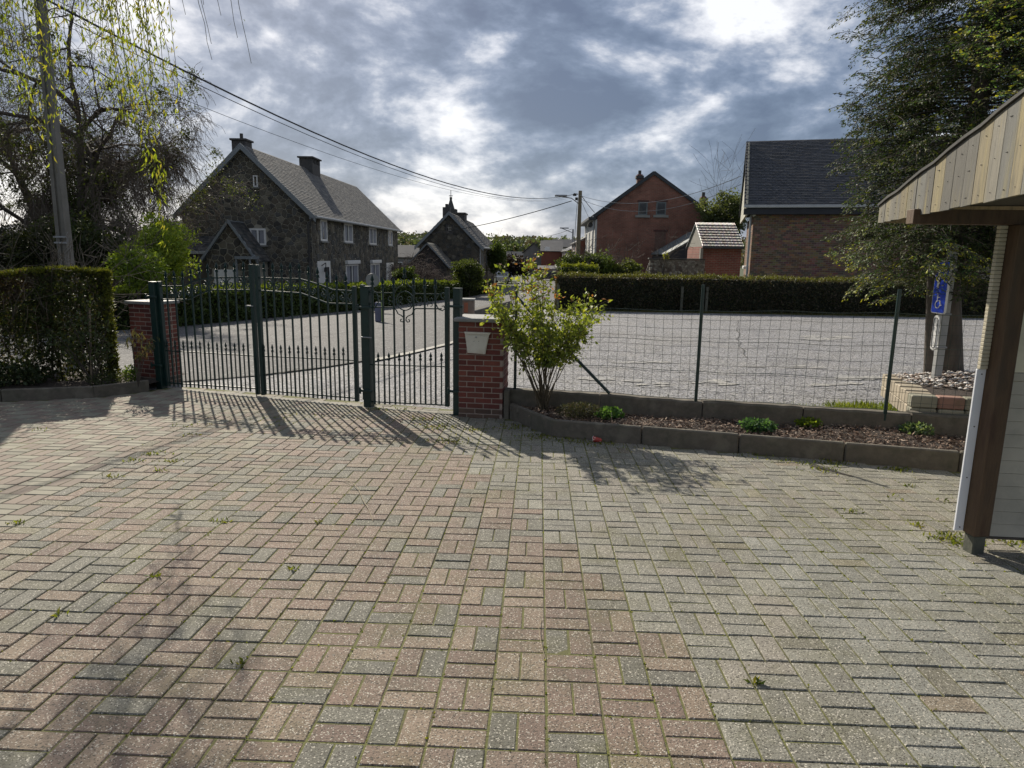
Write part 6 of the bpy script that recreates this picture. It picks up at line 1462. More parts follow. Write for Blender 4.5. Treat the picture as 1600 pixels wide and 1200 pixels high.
window(t, MG, w_/2-.3, w_/2+.3, zr2-1.9, zr2-1.1, .08, mull=0, frame_mat=CHIM, fr=.08, curtain=False, sill=False)
window(t, MG, w_*.55, w_*.55+1.3, ze2-2.6, ze2-1.7, .08, mull=1, frame_mat=FASC, fr=.08, curtain=False)
def V4(x, y, z): return (x-Xm, y-Y2, z-b2z)
e_ = .4; zz2 = ze2-.35
qa = [V4(X2+e_, Y2-.3, zz2), V4(X2+e_, Y2+Lh+.3, zz2), V4(Xm, Y2+Lh+.3, zr2), V4(Xm, Y2-.3, zr2)]; qb = [V4(X2l-e_, Y2+Lh+.3, zz2), V4(X2l-e_, Y2-.3, zz2), V4(Xm, Y2-.3, zr2), V4(Xm, Y2+Lh+.3, zr2)]
tiled_roof(t, *qa, 46, 18, DSL, .04); tiled_roof(t, *qb, 14, 9, DSL, .04, name='back_roof_tiles')
m = MB(); m.slab(qa, .1); m.slab(qb, .1); m.build('roof', FASC, t)
m = MB()
for q in (qa, qb[::-1]):
    i0 = 0 if q is qa else 2
e1 = Vector(qa[0])+Vector((0, -.04, 0)); e2 = Vector(qa[3])+Vector((0, -.04, .04)); e3 = Vector(qb[1])+Vector((0, -.04, 0)); up_ = Vector((0, 0, .3))
for p, q in ((e1, e2), (e3, e2)): m.add([tuple(p-up_), tuple(p), tuple(q), tuple(q-up_), tuple(p-up_+Vector((0, .06, 0))), tuple(p+Vector((0, .06, 0))), tuple(q+Vector((0, .06, 0))), tuple(q-up_+Vector((0, .06, 0)))], [(0, 1, 2, 3), (7, 6, 5, 4), (0, 4, 5, 1), (1, 5, 6, 2), (3, 2, 6, 7)])
m.build('bargeboard', FASC, t)
m = MB(); m.tube([qa[0], qa[1]], .1, 6); m.build('gutter', MATS['zinc'], t)
m = MB(); m.tube([(X2-Xm+.1, -.1, ze2-b2z-.3), (X2-Xm+.1, -.1, 0)], .07, 6); m.build('downpipe', MATS['zinc'], t)
cz1 = at(698, 324, Y2+1.5)[2]; cx1 = at(698, 330, Y2+1.5)[0]
m = MB(); m.cbox(cx1-Xm-.32, cx1-Xm+.32, 1.1, 1.9, 4.5, cz1-b2z, .01); m.tube([(cx1-Xm, 1.5, cz1-b2z), (cx1-Xm, 1.5, cz1-b2z+.3)], .14, 8); m.build('chimney_stack', CHIM, t)
cy2 = onx(720, 333, Xm)[1]; cz2 = onx(720, 333, Xm)[2]
m = MB(); m.cbox(-.5, .5, cy2-Y2-1.1, cy2-Y2+1.1, 5, cz2-b2z-.14, .01); m.cbox(-.6, .6, cy2-Y2-1.25, cy2-Y2+1.25, cz2-b2z-.138, cz2-b2z, .01); m.build('chimney_stack', CHIM, t)
# its annex with low roof
Y3 = 57.5; x3l, x3m, x3r = at(636, 405, Y3)[0], at(668, 379, Y3)[0], at(698, 413, Y3)[0]; z3r = at(668, 379, Y3)[2]; z3e = at(698, 413, Y3)[2]
t = thing('stone_annex', 'low stone annex with mossy slate roof in front of the second stone house', 'outbuilding', (x3m, Y3, b2z)); T = Matrix.Translation(-Vector(t.location)); x3l = x3m-(x3r-x3m)*1.1
MG = T @ frame((x3l, Y3, 0), (1, 0)); w_ = x3r-x3l
m = MB(); m.prism([(0, b2z), (w_, b2z), (w_, z3e), (x3m-x3l, z3r-.08), (0, z3e-.2)], 0, Y2-Y3-.45, (.6, .6, .6), MG); m.build('wall', MATS['dark_mortar'], t)
rubble(t, MG, [(0, b2z), (w_, b2z), (w_, z3e), (x3m-x3l, z3r-.15), (0, z3e-.2)], [], .4, .28, .05, 0, cols=[(.05, .04, .035), (.07, .055, .05), (.045, .04, .04)])
q = [(x3r-x3m+.3, -.3, z3e-b2z-.25), (x3r-x3m+.3, 4.2, z3e-b2z-.25), (0, 4.2, z3r-b2z), (0, -.3, z3r-b2z)]
tiled_roof(t, *q, 14, 12, [(.15, .15, .13), (.1, .1, .09), (.12, .11, .1)], .03)
q2_ = [(x3l-x3m-.3, 4.2, z3e-b2z-.4), (x3l-x3m-.3, -.3, z3e-b2z-.4), (0, -.3, z3r-b2z), (0, 4.2, z3r-b2z)]
m = MB(); m.slab(q, .09); m.slab(q2_, .09); m.build('roof', FASC, t)
m = MB(); m.tube([(x3r-x3m+.36, -.3, z3e-b2z-.27), (x3r-x3m+.36, 4.2, z3e-b2z-.27)], .1, 6); m.build('gutter', MATS['zinc'], t)
# church spire far behind
q = at(704.5, 330, 190); zt_ = at(704, 297, 190)[2]; zs_ = at(704, 320, 190)[2]
t = thing('church_spire', 'slim dark church spire with cross rising behind the second stone house', 'spire', (q[0], 190, q[2]-12))
m = MB(); m.box(-1.6, 1.6, -1.6, 1.6, 0, 12.5); m.build('tower', CHIM, t)
m = MB(); m.tube([(0, 0, 12.5), (0, 0, zs_-q[2]+12+1.5)], [1.1, .25], 8, smooth=False); m.build('spire_roof', CHIM, t)
m = MB(); h_ = zt_-q[2]+12; m.tube([(0, 0, zs_-q[2]+13), (0, 0, h_)], .1, 4); m.box(-.5, .5, -.06, .06, h_-1.6, h_-1.4); m.tube([(0, 0, zs_-q[2]+13.4), (0, 0, zs_-q[2]+14)], .35, 6); m.build('cross', CHIM, t)

# --- red brick gable house on the right of the street
def brickmat(name, c1, c2, mo, sc, bump=.3):
    m = bpy.data.materials.new(name); m.use_nodes = True; nt = m.node_tree; N = nt.nodes.new; L = nt.links.new; b = nt.nodes['Principled BSDF']; b.inputs['Roughness'].default_value = .9
    tc = N('ShaderNodeNewGeometry'); mp = N('ShaderNodeMapping'); mp.inputs['Rotation'].default_value = (-math.pi/2, 0, 0); L(tc.outputs['Position'], mp.inputs[0])
    br_ = N('ShaderNodeTexBrick'); br_.inputs['Scale'].default_value = 1; br_.inputs['Brick Width'].default_value = .23*sc; br_.inputs['Row Height'].default_value = .075*sc; br_.inputs['Mortar Size'].default_value = .01*sc
    br_.inputs['Color1'].default_value = (*c1, 1); br_.inputs['Color2'].default_value = (*c2, 1); br_.inputs['Mortar'].default_value = (*mo, 1); L(mp.outputs[0], br_.inputs['Vector'])
    no = N('ShaderNodeTexNoise'); no.inputs['Scale'].default_value = .7; no.inputs['Detail'].default_value = 8; no.inputs['Roughness'].default_value = .7; L(tc.outputs['Position'], no.inputs['Vector'])
    mr = N('ShaderNodeMapRange'); L(no.outputs['Fac'], mr.inputs[0]); mr.inputs[1].default_value = .3; mr.inputs[2].default_value = .7; mr.inputs[3].default_value = .55; mr.inputs[4].default_value = 1.35
    mx = N('ShaderNodeMix'); mx.data_type = 'RGBA'; mx.blend_type = 'MULTIPLY'; mx.inputs[0].default_value = 1; L(br_.outputs['Color'], mx.inputs[6]); L(mr.outputs[0], mx.inputs[7]); L(mx.outputs[2], b.inputs['Base Color'])
    bn = N('ShaderNodeBump'); bn.inputs['Strength'].default_value = bump; bn.inputs['Distance'].default_value = .02; L(br_.outputs['Fac'], bn.inputs['Height']); bn.invert = True; L(bn.outputs[0], b.inputs['Normal'])
    MATS[name] = m; return m
YR = 60.; rxl, rxr = at(932, 380, YR)[0], at(1163*0+1107, 380, YR)[0]; rxm = at(1022, 272, YR)[0]; rze = at(933, 338, YR)[2]; rzr = at(1022, 273, YR)[2]; rzeR = at(1107, 336, YR)[2]; rb = zg(8, YR)-.4; RL = 14
REDB = brickmat('old_red_brick', (.185, .066, .045), (.235, .09, .06), (.19, .145, .11), 1.4)
t = thing('brick_house', 'red brick house whose big windowed gable faces the parking lot', 'house', (rxl, YR, rb)); w_ = rxr-rxl
L_ = lambda x, z: (x-rxl, z-rb)
m = MB(); m.prism([(0, 0), (w_, 0), L_(rxr, rzeR), L_(rxm, rzr), L_(rxl, rze)], 0, RL); m.build('gable_wall', REDB, t)
ZN = mat('dark_zinc_trim', [(.025, .03, .035), (.035, .04, .045)], rough=.6, bump=0)
def rake(p, q, h=.28, th=.12):
    m = MB(); a = Vector((p[0], -.14, p[1])); b = Vector((q[0], -.14, q[1])); u = Vector((0, 0, h)); w = Vector((0, th, 0)); m.add([tuple(v) for v in (a, a+u, b+u, b, a+w, a+u+w, b+u+w, b+w)], [(0, 3, 2, 1), (4, 5, 6, 7), (1, 2, 6, 5), (0, 4, 7, 3), (0, 1, 5, 4), (2, 3, 7, 6)]); return m
ra, rb2, rc = L_(rxl-.35, rze-.2), L_(rxm, rzr), L_(rxr+.1, rzeR-.1)
m = rake(ra, rb2); m2 = rake(rb2, rc); m.add(m2.v, m2.f); m.build('verge_trim', ZN, t)
for (p, q) in ((ra, rb2), (rb2, rc)):
    m = MB(); m.slab([(p[0], -.02, p[1]+.2), (q[0], -.02, q[1]+.2), (q[0], RL+.1, q[1]+.2), (p[0], RL+.1, p[1]+.2)][::-1], .12); m.build('roof', ZN, t)
GF = mat('grey_window_frame', [(.1, .12, .12), (.13, .15, .15)], rough=.6, bump=0)
GLB = mat('sky_reflecting_pane', [(.22, .27, .36), (.3, .35, .42)], scale=1.5, rough=.1, bump=0)
MI = I4()
for px0, px1 in ((998, 1011), (1026, 1040)):
    a = at(px0-1, 330, YR)[0]-rxl; b = at(px1+.5, 330, YR)[0]-rxl; z0 = at(px0, 336, YR)[2]-rb; z1 = at(px0, 315.5, YR)[2]-rb
    w = window(t, MI, a, b, z0, z1, .03, mull=0, frame_mat=GF, fr=.1, curtain=False, sill=False)
    m = MB(); m.box(a-.22, b+.22, -.12, .02, z0-.2, z0-.002); m.build('sill', mat('pale_sill', [(.25, .25, .23), (.2, .2, .18)], rough=.8), w)
    m = MB(); m.box(a-.1, b+.1, -.02, .01, z1+.002, z1+.14); m.build('lintel', mat('dark_lintel', [(.09, .04, .03), (.07, .035, .03)], rough=.9), w)
# bricked-up window
a = at(1023, 375, YR)[0]-rxl; b = at(1040, 375, YR)[0]-rxl; z0 = at(1030, 402, YR)[2]-rb; z1 = at(1030, 362, YR)[2]-rb
m = MB(); m.box(a, b, -.012, .0, z0, z1); m.build('blocked_window', brickmat('patched_brick', (.12, .055, .04), (.15, .075, .055), (.14, .11, .09), 1.4), t)
m = MB(); m.box(a-.15, b+.15, -.03, .0, z1+.002, z1+.16); m.build('lintel', MATS['dark_lintel'], t)
for px, py0, py1, wpx, yo in ((999.5, 290, 273, 10, 3.0), (1099, 336, 307, 8.5, 2.0)):
    c0 = at(px, py1, YR+yo); r_ = wpx/2*(YR+yo)/F; zb0 = at(px, py0+8, YR+yo)[2]
    m = MB(); m.cbox(c0[0]-rxl-r_*.8, c0[0]-rxl+r_*.8, yo-r_, yo+r_, zb0-rb, c0[2]-rb, .01); m.build('chimney_stack', REDB, t)
    m = MB(); m.cbox(c0[0]-rxl-r_*1.15, c0[0]-rxl+r_*1.15, yo-r_*1.2, yo+r_*1.2, c0[2]-rb-.35, c0[2]-rb-.1, .01); m.tube([(c0[0]-rxl, yo, c0[2]-rb-.1), (c0[0]-rxl, yo, c0[2]-rb+.35)], .14, 8); m.build('chimney_cap', CHIM, t)
# street side, pale render with bays
m = MB(); m.box(-.16, -.004, .02, RL-.02, 0, rze-rb-.25); m.build('front_wall', mat('pale_render', [(.5, .5, .47), (.42, .42, .4)], scale=2, rough=.9, bump=.1), t)
MS = Matrix(((0, 1, 0, -.16), (1, 0, 0, 0), (0, 0, 1, 0), (0, 0, 0, 1)))
for k in range(3):
    for z in (1.2, 4.0):
        window(t, MS, 1.5+k*4.2, 2.7+k*4.2, z, z+1.7, .06, mull=1, fr=.1)
m = MB(); m.cbox(-.75, -.1, -.1, RL, rze-rb-.3, rze-rb-.05, .02); m.build('cornice', ZN, t)
m = MB(); m.tube([(-.3, .15, 0), (-.3, .15, rze-rb-.3)], .06, 6); m.build('downpipe', MATS['zinc'], t)
m = MB(); m.tube([(-.55, .4, rze-rb-.7), (-.55, .9, rze-rb-.7)], .22, 8); m.build('satellite_dish', CHIM, t)
# dark lean-to against it
t = thing('dark_lean_to', 'dark clad lean-to with sloping roof between red gable and tiled shed', 'outbuilding', (at(1043, 400, 52)[0], 52, zg(9, 52)-.3)); lx, lz = t.location[0], t.location[2]
q = lambda px, py: (at(px, py, 52)[0]-lx, at(px, py, 52)[2]-lz)
BLK_ = mat('anthracite_cladding', [(.018, .02, .026), (.025, .027, .034)], scale=3, rough=.7, bump=.05)
m = MB(); e = q(1108, 362); m.prism([(q(1043, 400)[0], 0), (e[0], 0), e, q(1043, 400)], 0, 7); m.build('wall', BLK_, t)
a, b = q(1041, 398), q(1108, 360); m = MB(); m.prism([a, b, (b[0], b[1]+.09), (a[0], a[1]+.09)], -.12, 7.1); m.build('roof', GF, t)
a, b = q(1086, 402), q(1094, 382); window(t, MI, a[0], b[0]+.25, a[1], b[1], .04, mull=0, frame_mat=GF, fr=.07, curtain=False, sill=False)
# whitish stone garden wall
YW = 44.; wx0, wx1 = at(1008, 420, YW)[0], at(1101, 420, YW)[0]; wz = at(1050, 405, YW)[2]; wb = zg(8, YW)-.2
t = thing('stone_garden_wall', 'pale weathered stone garden wall with ragged left end', 'wall', (wx0, YW, wb)); h_ = wz-wb; w_ = wx1-wx0
m = MB(); m.box(.3, w_, .02, .35, 0, h_-.03); m.build('wall_core', mat('pale_mortar', [(.22, .21, .18), (.16, .15, .13)], rough=.95), t)
rubble(t, Matrix.Translation((0, .02, 0)), [(-.5, 0), (w_, 0), (w_, h_-.05), (.25, h_-.05)], [], .22, .11, .05, 0, gap=.03, cols=[(.3, .28, .24), (.22, .2, .17), (.35, .34, .3), (.16, .13, .11)])
m = MB(); m.cbox(.2, w_, -.06, .42, h_-.02, h_+.06, .01); m.build('coping', MATS['dark_chimney'], t)
t = thing('small_shed_wall', 'small pale painted block beside the ragged wall end', 'wall', (at(991, 420, 43)[0], 43, zg(7, 43)-.2)); zt4 = at(995, 413, 43)[2]
m = MB(); m.cbox(0, at(1002, 420, 43)[0]-at(991, 420, 43)[0], 0, .3, 0, zt4-t.location[2], .01); m.build('block', mat('pale_pink_block', [(.35, .31, .29), (.25, .2, .19)], scale=6, rough=.9), t)
# tiled shed
YS2 = 46.; sx0, sx1 = at(1098, 400, YS2)[0], at(1158, 400, YS2)[0]; sze = at(1120, 385.5, YS2)[2]; szr = at(1120, 349, YS2+2.4)[2]; sb = zg(11, YS2)-.2
t = thing('tiled_shed', 'old red brick shed roofed with white-glinting pantiles', 'shed', (sx0, YS2, sb)); w_ = sx1-sx0
m = MB(); m.prism([(0, 0), (w_, 0), (w_, sze-sb), (0, sze-sb)], 0, 4.8); m.build('wall', brickmat('dark_red_brick', (.17, .05, .035), (.22, .07, .05), (.2, .15, .12), 1.5), t)
PANT = mat('pantile', W1, scale=4, rough=.55, bump=.1, tint=True, spec=.4)
a_, b_, c__, d_ = Vector((-.1, -.15, sze-sb)), Vector((w_+.1, -.15, sze-sb)), Vector((w_+.1, 2.4, szr-sb)), Vector((-.1, 2.4, szr-sb)); m = MB(); nu, nv = 30, 9
for j in range(nv):
    for i in range(nu):
        f = lambda u, v: (a_*(1-u)+b_*u)*(1-v)+(d_*(1-u)+c__*u)*v
        nr = Vector((0, -.6, .8)); u0_, u1_ = i/nu, (i+1)/nu; um = (u0_+u1_)/2; v0, v1 = j/nv, (j+1.1)/nv; cc_ = (.3, .28, .26) if R.random() < .75 else (.2, .14, .11)
        p = [f(u0_, v0)+nr*.03, f(um, v0)+nr*.10, f(u1_, v0)+nr*.03, f(u1_, v1), f(um, v1)+nr*.05, f(u0_, v1), f(u0_, v0), f(u1_, v0)]
        m.add([tuple(q) for q in p], [(0, 1, 4, 5), (1, 2, 3, 4), (6, 7, 2, 1, 0)], tuple(q*R.uniform(.8, 1.2) for q in cc_))
m.build('roof_tiles', PANT, t, kind='stuff')
m = MB(); m.slab([tuple(q) for q in (a_, b_, c__, d_)], .08); m.slab([tuple(q) for q in (d_, c__, Vector((w_+.1, 5.0, sze-sb)), Vector((-.1, 5.0, sze-sb)))], .08); m.build('roof', FASC, t)
m = MB(); m.prism([(0, sze-sb), (.25, sze-sb), (.25, sze-sb)], 0, .1); 
m = MB(); m.box(-.16, -.02, -.18, 2.4, 0, .01); m.cbox(-.2, -.03, -.2, .1, 0, sze-sb-.1, .01); m.build('corner_pier', mat('grey_render', [(.24, .23, .2), (.18, .17, .15)], rough=.9), t)
m = MB(); m.cbox(-.1, w_+.1, -.28, -.16, sze-sb-.13, sze-sb+.0, .01); m.build('gutter', ZN, t)
m = MB(); m.add([(0, 0, sze-sb), (0, 4.8, sze-sb), (0, 2.4, szr-sb-.02)], [(0, 2, 1)]); m.build('gable', MATS['grey_render'], t)

# --- brown brick bungalow behind the hedge on the right
YH = 34.5; Lx = at(1173, 400, YH)[0]; hbz = zg(12, YH)-.2; zw = at(1200, 334, YH)[2]; zfa = at(1200, 321.5, YH-.45)[2]; zrd = at(1180, 221, YH+4.0)[2]; Rx = Lx+11.5
t = thing('brown_brick_house', 'brown brick house with steep dark slate roof behind the dark hedge', 'house', (Lx, YH, hbz), math.radians(-14.2)); zw_ = zw-hbz
MORB = mat('brick_mortar_light', [(.27, .235, .18), (.2, .175, .14)], rough=.95, bump=0)
m = MB(); m.prism([(.012, 0), (11.5, 0), (11.5, zw_), (.012, zw_)], .012, 8.0); m.build('wall', MORB, t)
BR2 = mat('brown_brick', W1, scale=8, rough=.85, bump=.4, tint=True, bscale=30)
m = MB(); ch = .093; bl2 = .235; rows = int(zw_/ch)
BC = [(.2, .12, .075), (.25, .145, .095), (.16, .1, .075), (.28, .175, .11), (.14, .09, .07)]
sp = []
for r_ in range(4, rows):
    z0 = r_*ch
    for k in range(44):
        x0 = k*bl2-(bl2/2 if r_ % 2 else 0); a = max(0, x0); b = min(9.6, x0+bl2-.022)
        if b-a < .04: continue
        c = tuple(q*R.uniform(.75, 1.25) for q in BC[R.randrange(5)]); m.add([(a, -.008, z0), (b, -.008, z0), (b, -.008, z0+ch-.02), (a, -.008, z0+ch-.02), (a, .02, z0), (b, .02, z0), (b, .02, z0+ch-.02), (a, .02, z0+ch-.02)], [(0, 1, 2, 3), (3, 2, 6, 7), (0, 4, 5, 1), (0, 3, 7, 4), (1, 5, 6, 2)], c)
    for k in range(34):     # side wall sliver, its sunlight put into lighter brick tints
        y0 = .01+k*bl2-(bl2/2 if r_ % 2 else 0); a = max(.0, y0); b = y0+bl2-.022
        if b-a < .04 or (1.6 < (a+b)/2 < 3.1 and zw_-2.6 < z0 < zw_-.7): continue
        c = tuple(q*R.uniform(.85, 1.3) for q in BC[R.randrange(5)]); m.add([(-.006, a, z0), (-.006, b, z0), (-.006, b, z0+ch-.02), (-.006, a, z0+ch-.02), (.02, a, z0), (.02, b, z0), (.02, b, z0+ch-.02), (.02, a, z0+ch-.02)], [(0, 3, 2, 1), (3, 7, 6, 2), (0, 1, 5, 4), (0, 4, 7, 3), (1, 2, 6, 5)], c)
m.build('bricks', BR2, t, kind='stuff')
MS = Matrix(((0, 1, 0, 0), (1, 0, 0, 0), (0, 0, 1, 0), (0, 0, 0, 1)))
window(t, MS, 1.7, 3.0, zw_-2.5, zw_-.8, .02, mull=0, fr=.1)
m = MB(); m.cbox(-.25, .0, 1.5, 3.2, zw_-2.68, zw_-2.52, .02); m.build('white_sill', WHITE, t)
# roof: front slope with overhang
fo = .45; zf_ = zfa-hbz; zr3 = zrd-hbz; lo_ = .5
qa = [(-lo_, -fo, zf_), (11.9, -fo, zf_), (11.9, 4.0, zr3), (-lo_, 4.0, zr3)]
tiled_roof(t, *qa, 48, 42, [(.03, .034, .042), (.038, .042, .05), (.026, .03, .036), (.045, .047, .05)], .02, mt=mat('asphalt_slate', W1, scale=2, rough=.55, bump=.1, tint=True, stain=(1.2, (.02, .02, .022), .5)))
qb = [(11.9, 8.45, zf_), (-lo_, 8.45, zf_), (-lo_, 4.0, zr3), (11.9, 4.0, zr3)]
m = MB(); m.slab(qa, .12); m.slab(qb, .12); m.build('roof', ZN, t)
m = MB(); m.cbox(-lo_, 11.9, -fo-.1, -fo-.0, zf_-.10, zf_+.03, .01); m.build('gutter', mat('pale_gutter', [(.42, .43, .43), (.35, .36, .36)], rough=.5, bump=0), t)
m = MB(); m.box(-lo_+.01, 11.9, -fo, -.012, zf_-.40, zf_-.12); m.build('eave_board', BLK_, t)
# gable cladding on the left end, pale boards
m = MB(); 
nbd = 16
for k in range(nbd):
    z0 = zf_-.45+(zr3-zf_+.35)*k/nbd; z1 = zf_-.45+(zr3-zf_+.35)*(k+1)/nbd-.02; fr0 = max(0, (z0-zf_)/(zr3-zf_)); ya = -fo+.03+(4+fo)*fr0; yb = 8.4-(4.4)*fr0
    m.add([(-lo_+.1, ya, z0), (-lo_+.1, yb, z0), (-lo_+.1, yb, z1), (-lo_+.1, ya, z1), (-lo_+.18, ya, z0), (-lo_+.18, yb, z0), (-lo_+.18, yb, z1), (-lo_+.18, ya, z1)], [(0, 3, 2, 1), (0, 1, 5, 4), (2, 3, 7, 6), (0, 4, 7, 3)])
m.build('gable_boards', mat('pale_gable_board', [(.42, .41, .35), (.36, .35, .3)], rough=.8), t)
m = MB(); m.tube([(-.12, -.06, 0), (-.14, -.06, zw_+.05)], .05, 6); m.build('downpipe', MATS['zinc'], t)
m = MB(); m.tube([(-.05, -.12, zw_-.12), (.06, -.16, zw_-.05)], .05, 6); m.build('outside_lamp', WHITE, t)

# --- far end of the street
def box_house(label, px0, px1, y, pe, pridge, depth, wallm, roofm, ridge_x=True, wins=(), name='terrace_house'):
    a, b = at(px0, pe, y), at(px1, pe, y); g = zg(a[0], y)-.3; t = thing(name, label, 'house', (a[0], y, g)); w = b[0]-a[0]; ze_ = a[2]-g; zr4 = at((px0+px1)/2, pridge, y+(depth/2 if ridge_x else 0))[2]-g
    if ridge_x:
        m = MB(); m.box(0, w, 0, depth, 0, ze_); m.build('wall', wallm, t)
        m = MB(); m.slab([(-.2, -.3, ze_), (w+.2, -.3, ze_), (w+.2, depth/2, zr4), (-.2, depth/2, zr4)], .12); m.slab([(w+.2, depth+.3, ze_), (-.2, depth+.3, ze_), (-.2, depth/2, zr4), (w+.2, depth/2, zr4)], .12); m.build('roof', roofm, t)
        m = MB(); m.add([(0, 0, ze_), (0, depth, ze_), (0, depth/2, zr4-.1), (w, 0, ze_), (w, depth, ze_), (w, depth/2, zr4-.1)], [(0, 2, 1), (3, 4, 5)]); m.build('gable', wallm, t)
    else:
        m = MB(); m.prism([(0, 0), (w, 0), (w, ze_), (w/2, zr4-.1), (0, ze_)], 0, depth); m.build('wall', wallm, t)
        m = MB(); m.slab([(w/2, -.3, zr4), (w+.3, -.3, ze_-.1), (w+.3, depth, ze_-.1), (w/2, depth, zr4)][::-1], .12); m.slab([(-.3, -.3, ze_-.1), (w/2, -.3, zr4), (w/2, depth, zr4), (-.3, depth, ze_-.1)][::-1], .12); m.build('roof', roofm, t)
    for (p0, q0, p1, q1__) in wins:
        c, d = at(p0, q1__, y), at(p1, q0, y); window(t, MI, c[0]-a[0], d[0]-a[0], c[2]-g, d[2]-g, .05, mull=0, fr=.12, curtain=False, sill=False)
    return t
RF = mat('far_roof', [(.07, .07, .075), (.1, .1, .1)], scale=1, rough=.8); RB = mat('far_red_brick', [(.17, .06, .04), (.13, .05, .035)], scale=1.5, rough=.9); PB = mat('far_pale_wall', [(.28, .24, .17), (.24, .2, .15)], scale=1, rough=.9)
GRW = mat('far_grey_wall', [(.2, .2, .19), (.15, .15, .15)], scale=1, rough=.9)
box_house('brick house with rooflight closing the view at the end of the street', 846, 878, 122, 392, 376, 7, RB, RF, True, ())
t = thing('rooflight', 'bright rooflight on the house at the end of the street', 'rooflight', tuple(at(855, 389, 121.2))); m = MB(); m.cbox(-.45, .45, -.1, .1, -.35, .35, .02); m.build('pane', WHITE, t)
box_house('pale grey gabled house left of the street end', 818, 850, 128, 395, 380, 8, GRW, RF, False)
t = box_house('small beige garage with white door at the street end', 842, 873, 114, 420, 415, 4, PB, RF, True, ((853, 421, 857, 433),), name='street_garage')
t['category'] = 'garage'
m = MB(); c, d = at(862, 436, 114)[0]-t.location[0], at(869, 436, 114)[0]-t.location[0]; m.box(c, d, -.04, .0, .3, 2.0); m.build('garage_door', DOORW, t)
# row on the right of the street: facades seen sideways
def side_row(label, pxa, pxb, X, pe, pe2, depth, wallm):
    ya, yb = onx(pxb, pe, X)[1], onx(pxa, pe2, X)[1]; ze_ = onx(pxb, pe, X)[2]; g = zg(X, ya)-.3; t = thing('terrace_house', label, 'house', (X, ya, g)); L_ = yb-ya
    m = MB(); m.box(0, depth, 0, L_, 0, ze_-g); m.build('wall', wallm, t)
    m = MB(); m.slab([(-.3, L_+.1, ze_-g), (-.3, -.1, ze_-g), (depth/2, -.1, ze_-g+2.2), (depth/2, L_+.1, ze_-g+2.2)], .12); m.slab([(depth+.3, -.1, ze_-g), (depth+.3, L_+.1, ze_-g), (depth/2, L_+.1, ze_-g+2.2), (depth/2, -.1, ze_-g+2.2)], .12); m.build('roof', RF, t)
    m = MB(); m.add([(0, 0, ze_-g), (depth, 0, ze_-g), (depth/2, 0, ze_-g+2.1)], [(0, 1, 2)]); m.build('gable', wallm, t)
    MS_ = Matrix(((0, 1, 0, 0), (1, 0, 0, 0), (0, 0, 1, 0), (0, 0, 0, 1)))
    n = max(2, int(L_/3))
    for k in range(n):
        for z in (.9, 3.6): window(t, MS_, L_*(k+.3)/n, L_*(k+.3)/n+1.1, z, z+1.5, .05, mull=0, fr=.12, curtain=False)
    return t
side_row('red brick terrace house along the right of the street, partly behind the wooden pole', 876, 891, 3.9, 391, 397, 9, RB)
side_row('second terrace house on the right between the two poles', 893.5, 905, 4.0, 378, 384, 8, RB)
# village roofs below the wooded hill
for k, (px, py, y, w, h, d, wm) in enumerate([(795, 418, 150, 6, 3, 6, GRW), (812, 413, 160, 6, 3, 6, PB), (783, 412, 170, 6, 3, 6, GRW), (826, 415, 140, 5, 2.5, 6, GRW), (803, 404, 210, 7, 3, 6, GRW), (640, 402, 120, 8, 3, 7, GRW), (888, 386, 190, 8, 3, 7, PB), (870, 385, 230, 8, 3, 7, GRW)]):
    c = at(px, py, y); g = zg(c[0], y)
    lab = ['grey village house half hidden below the wooded hill', 'beige village house right of the grey one', 'grey-roofed village house beside the second stone house', 'small village house left of the street end', 'distant village house on the foot of the hill', 'distant house between the two stone houses', 'distant beige house above the terrace on the right', 'far grey house high behind the street end'][k]
    t = thing('village_house', lab, 'house', (c[0]-w/2, y, g-3)); ze_ = c[2]-g+3
    m = MB(); m.box(0, w, 0, d, 0, ze_); m.build('wall', wm, t)
    m = MB(); m.slab([(-.3, -.3, ze_), (w+.3, -.3, ze_), (w+.3, d/2, ze_+h*.7), (-.3, d/2, ze_+h*.7)], .2); m.slab([(w+.3, d+.3, ze_), (-.3, d+.3, ze_), (-.3, d/2, ze_+h*.7), (w+.3, d/2, ze_+h*.7)], .2); m.build('roof', RF, t)
    for q in range(2): window(t, MI, w*(.2+.45*q), w*(.2+.45*q)+1.2, ze_-2.2, ze_-.8, .06, mull=0, fr=.15, curtain=False, sill=False)

# ------------------------------------------------------------------ wooded hill
def hillz(x, y):
    px, _ = pr((x, y, 0)); 
    f = min(1, max(0, (y-180)/260)); f = f*f*(3-2*f)
    return -3+f*(5+3*math.sin(x*.009+1)+2.5*math.sin(x*.021+y*.01))
hx = np.arange(-900, 901, 30.); hy = np.arange(150, 900, 25.); vs = []; fs = []
for x in hx:
    for y in hy: vs.append((x, y, hillz(x, y)))
nh = len(hy)
for i in range(len(hx)-1):
    for j in range(nh-1): a = i*nh+j; fs.append((a, a+nh, a+nh+1, a+1))
finish(bpy.data.objects.new('hill', npmesh('hill', vs, fs, GRASSG, smooth=True)), None, kind='structure')
P = []; C = []; S = []
pal = np.array([(.09, .12, .06), (.11, .15, .07), (.08, .1, .06), (.11, .1, .075), (.14, .17, .08), (.07, .09, .06)])
for _ in range(2900):
    y = R.uniform(240, 520); x = R.uniform(-.75, .75)*y if R.random() < .5 else R.uniform(-.28, .2)*y; z = hillz(x, y); r = R.uniform(2.5, 4.5); h = R.uniform(2.5, 5.5)
    q, d = blob_pts((x, y, z+h*.7), (r, r, h), 70, .7); P.append(q); C.append(np.tile(pal[R.randrange(6)]*R.uniform(.8, 1.2), (70, 1))*(.8+.4*rng.random((70, 1)))); S.append(np.full(70, r*.42))
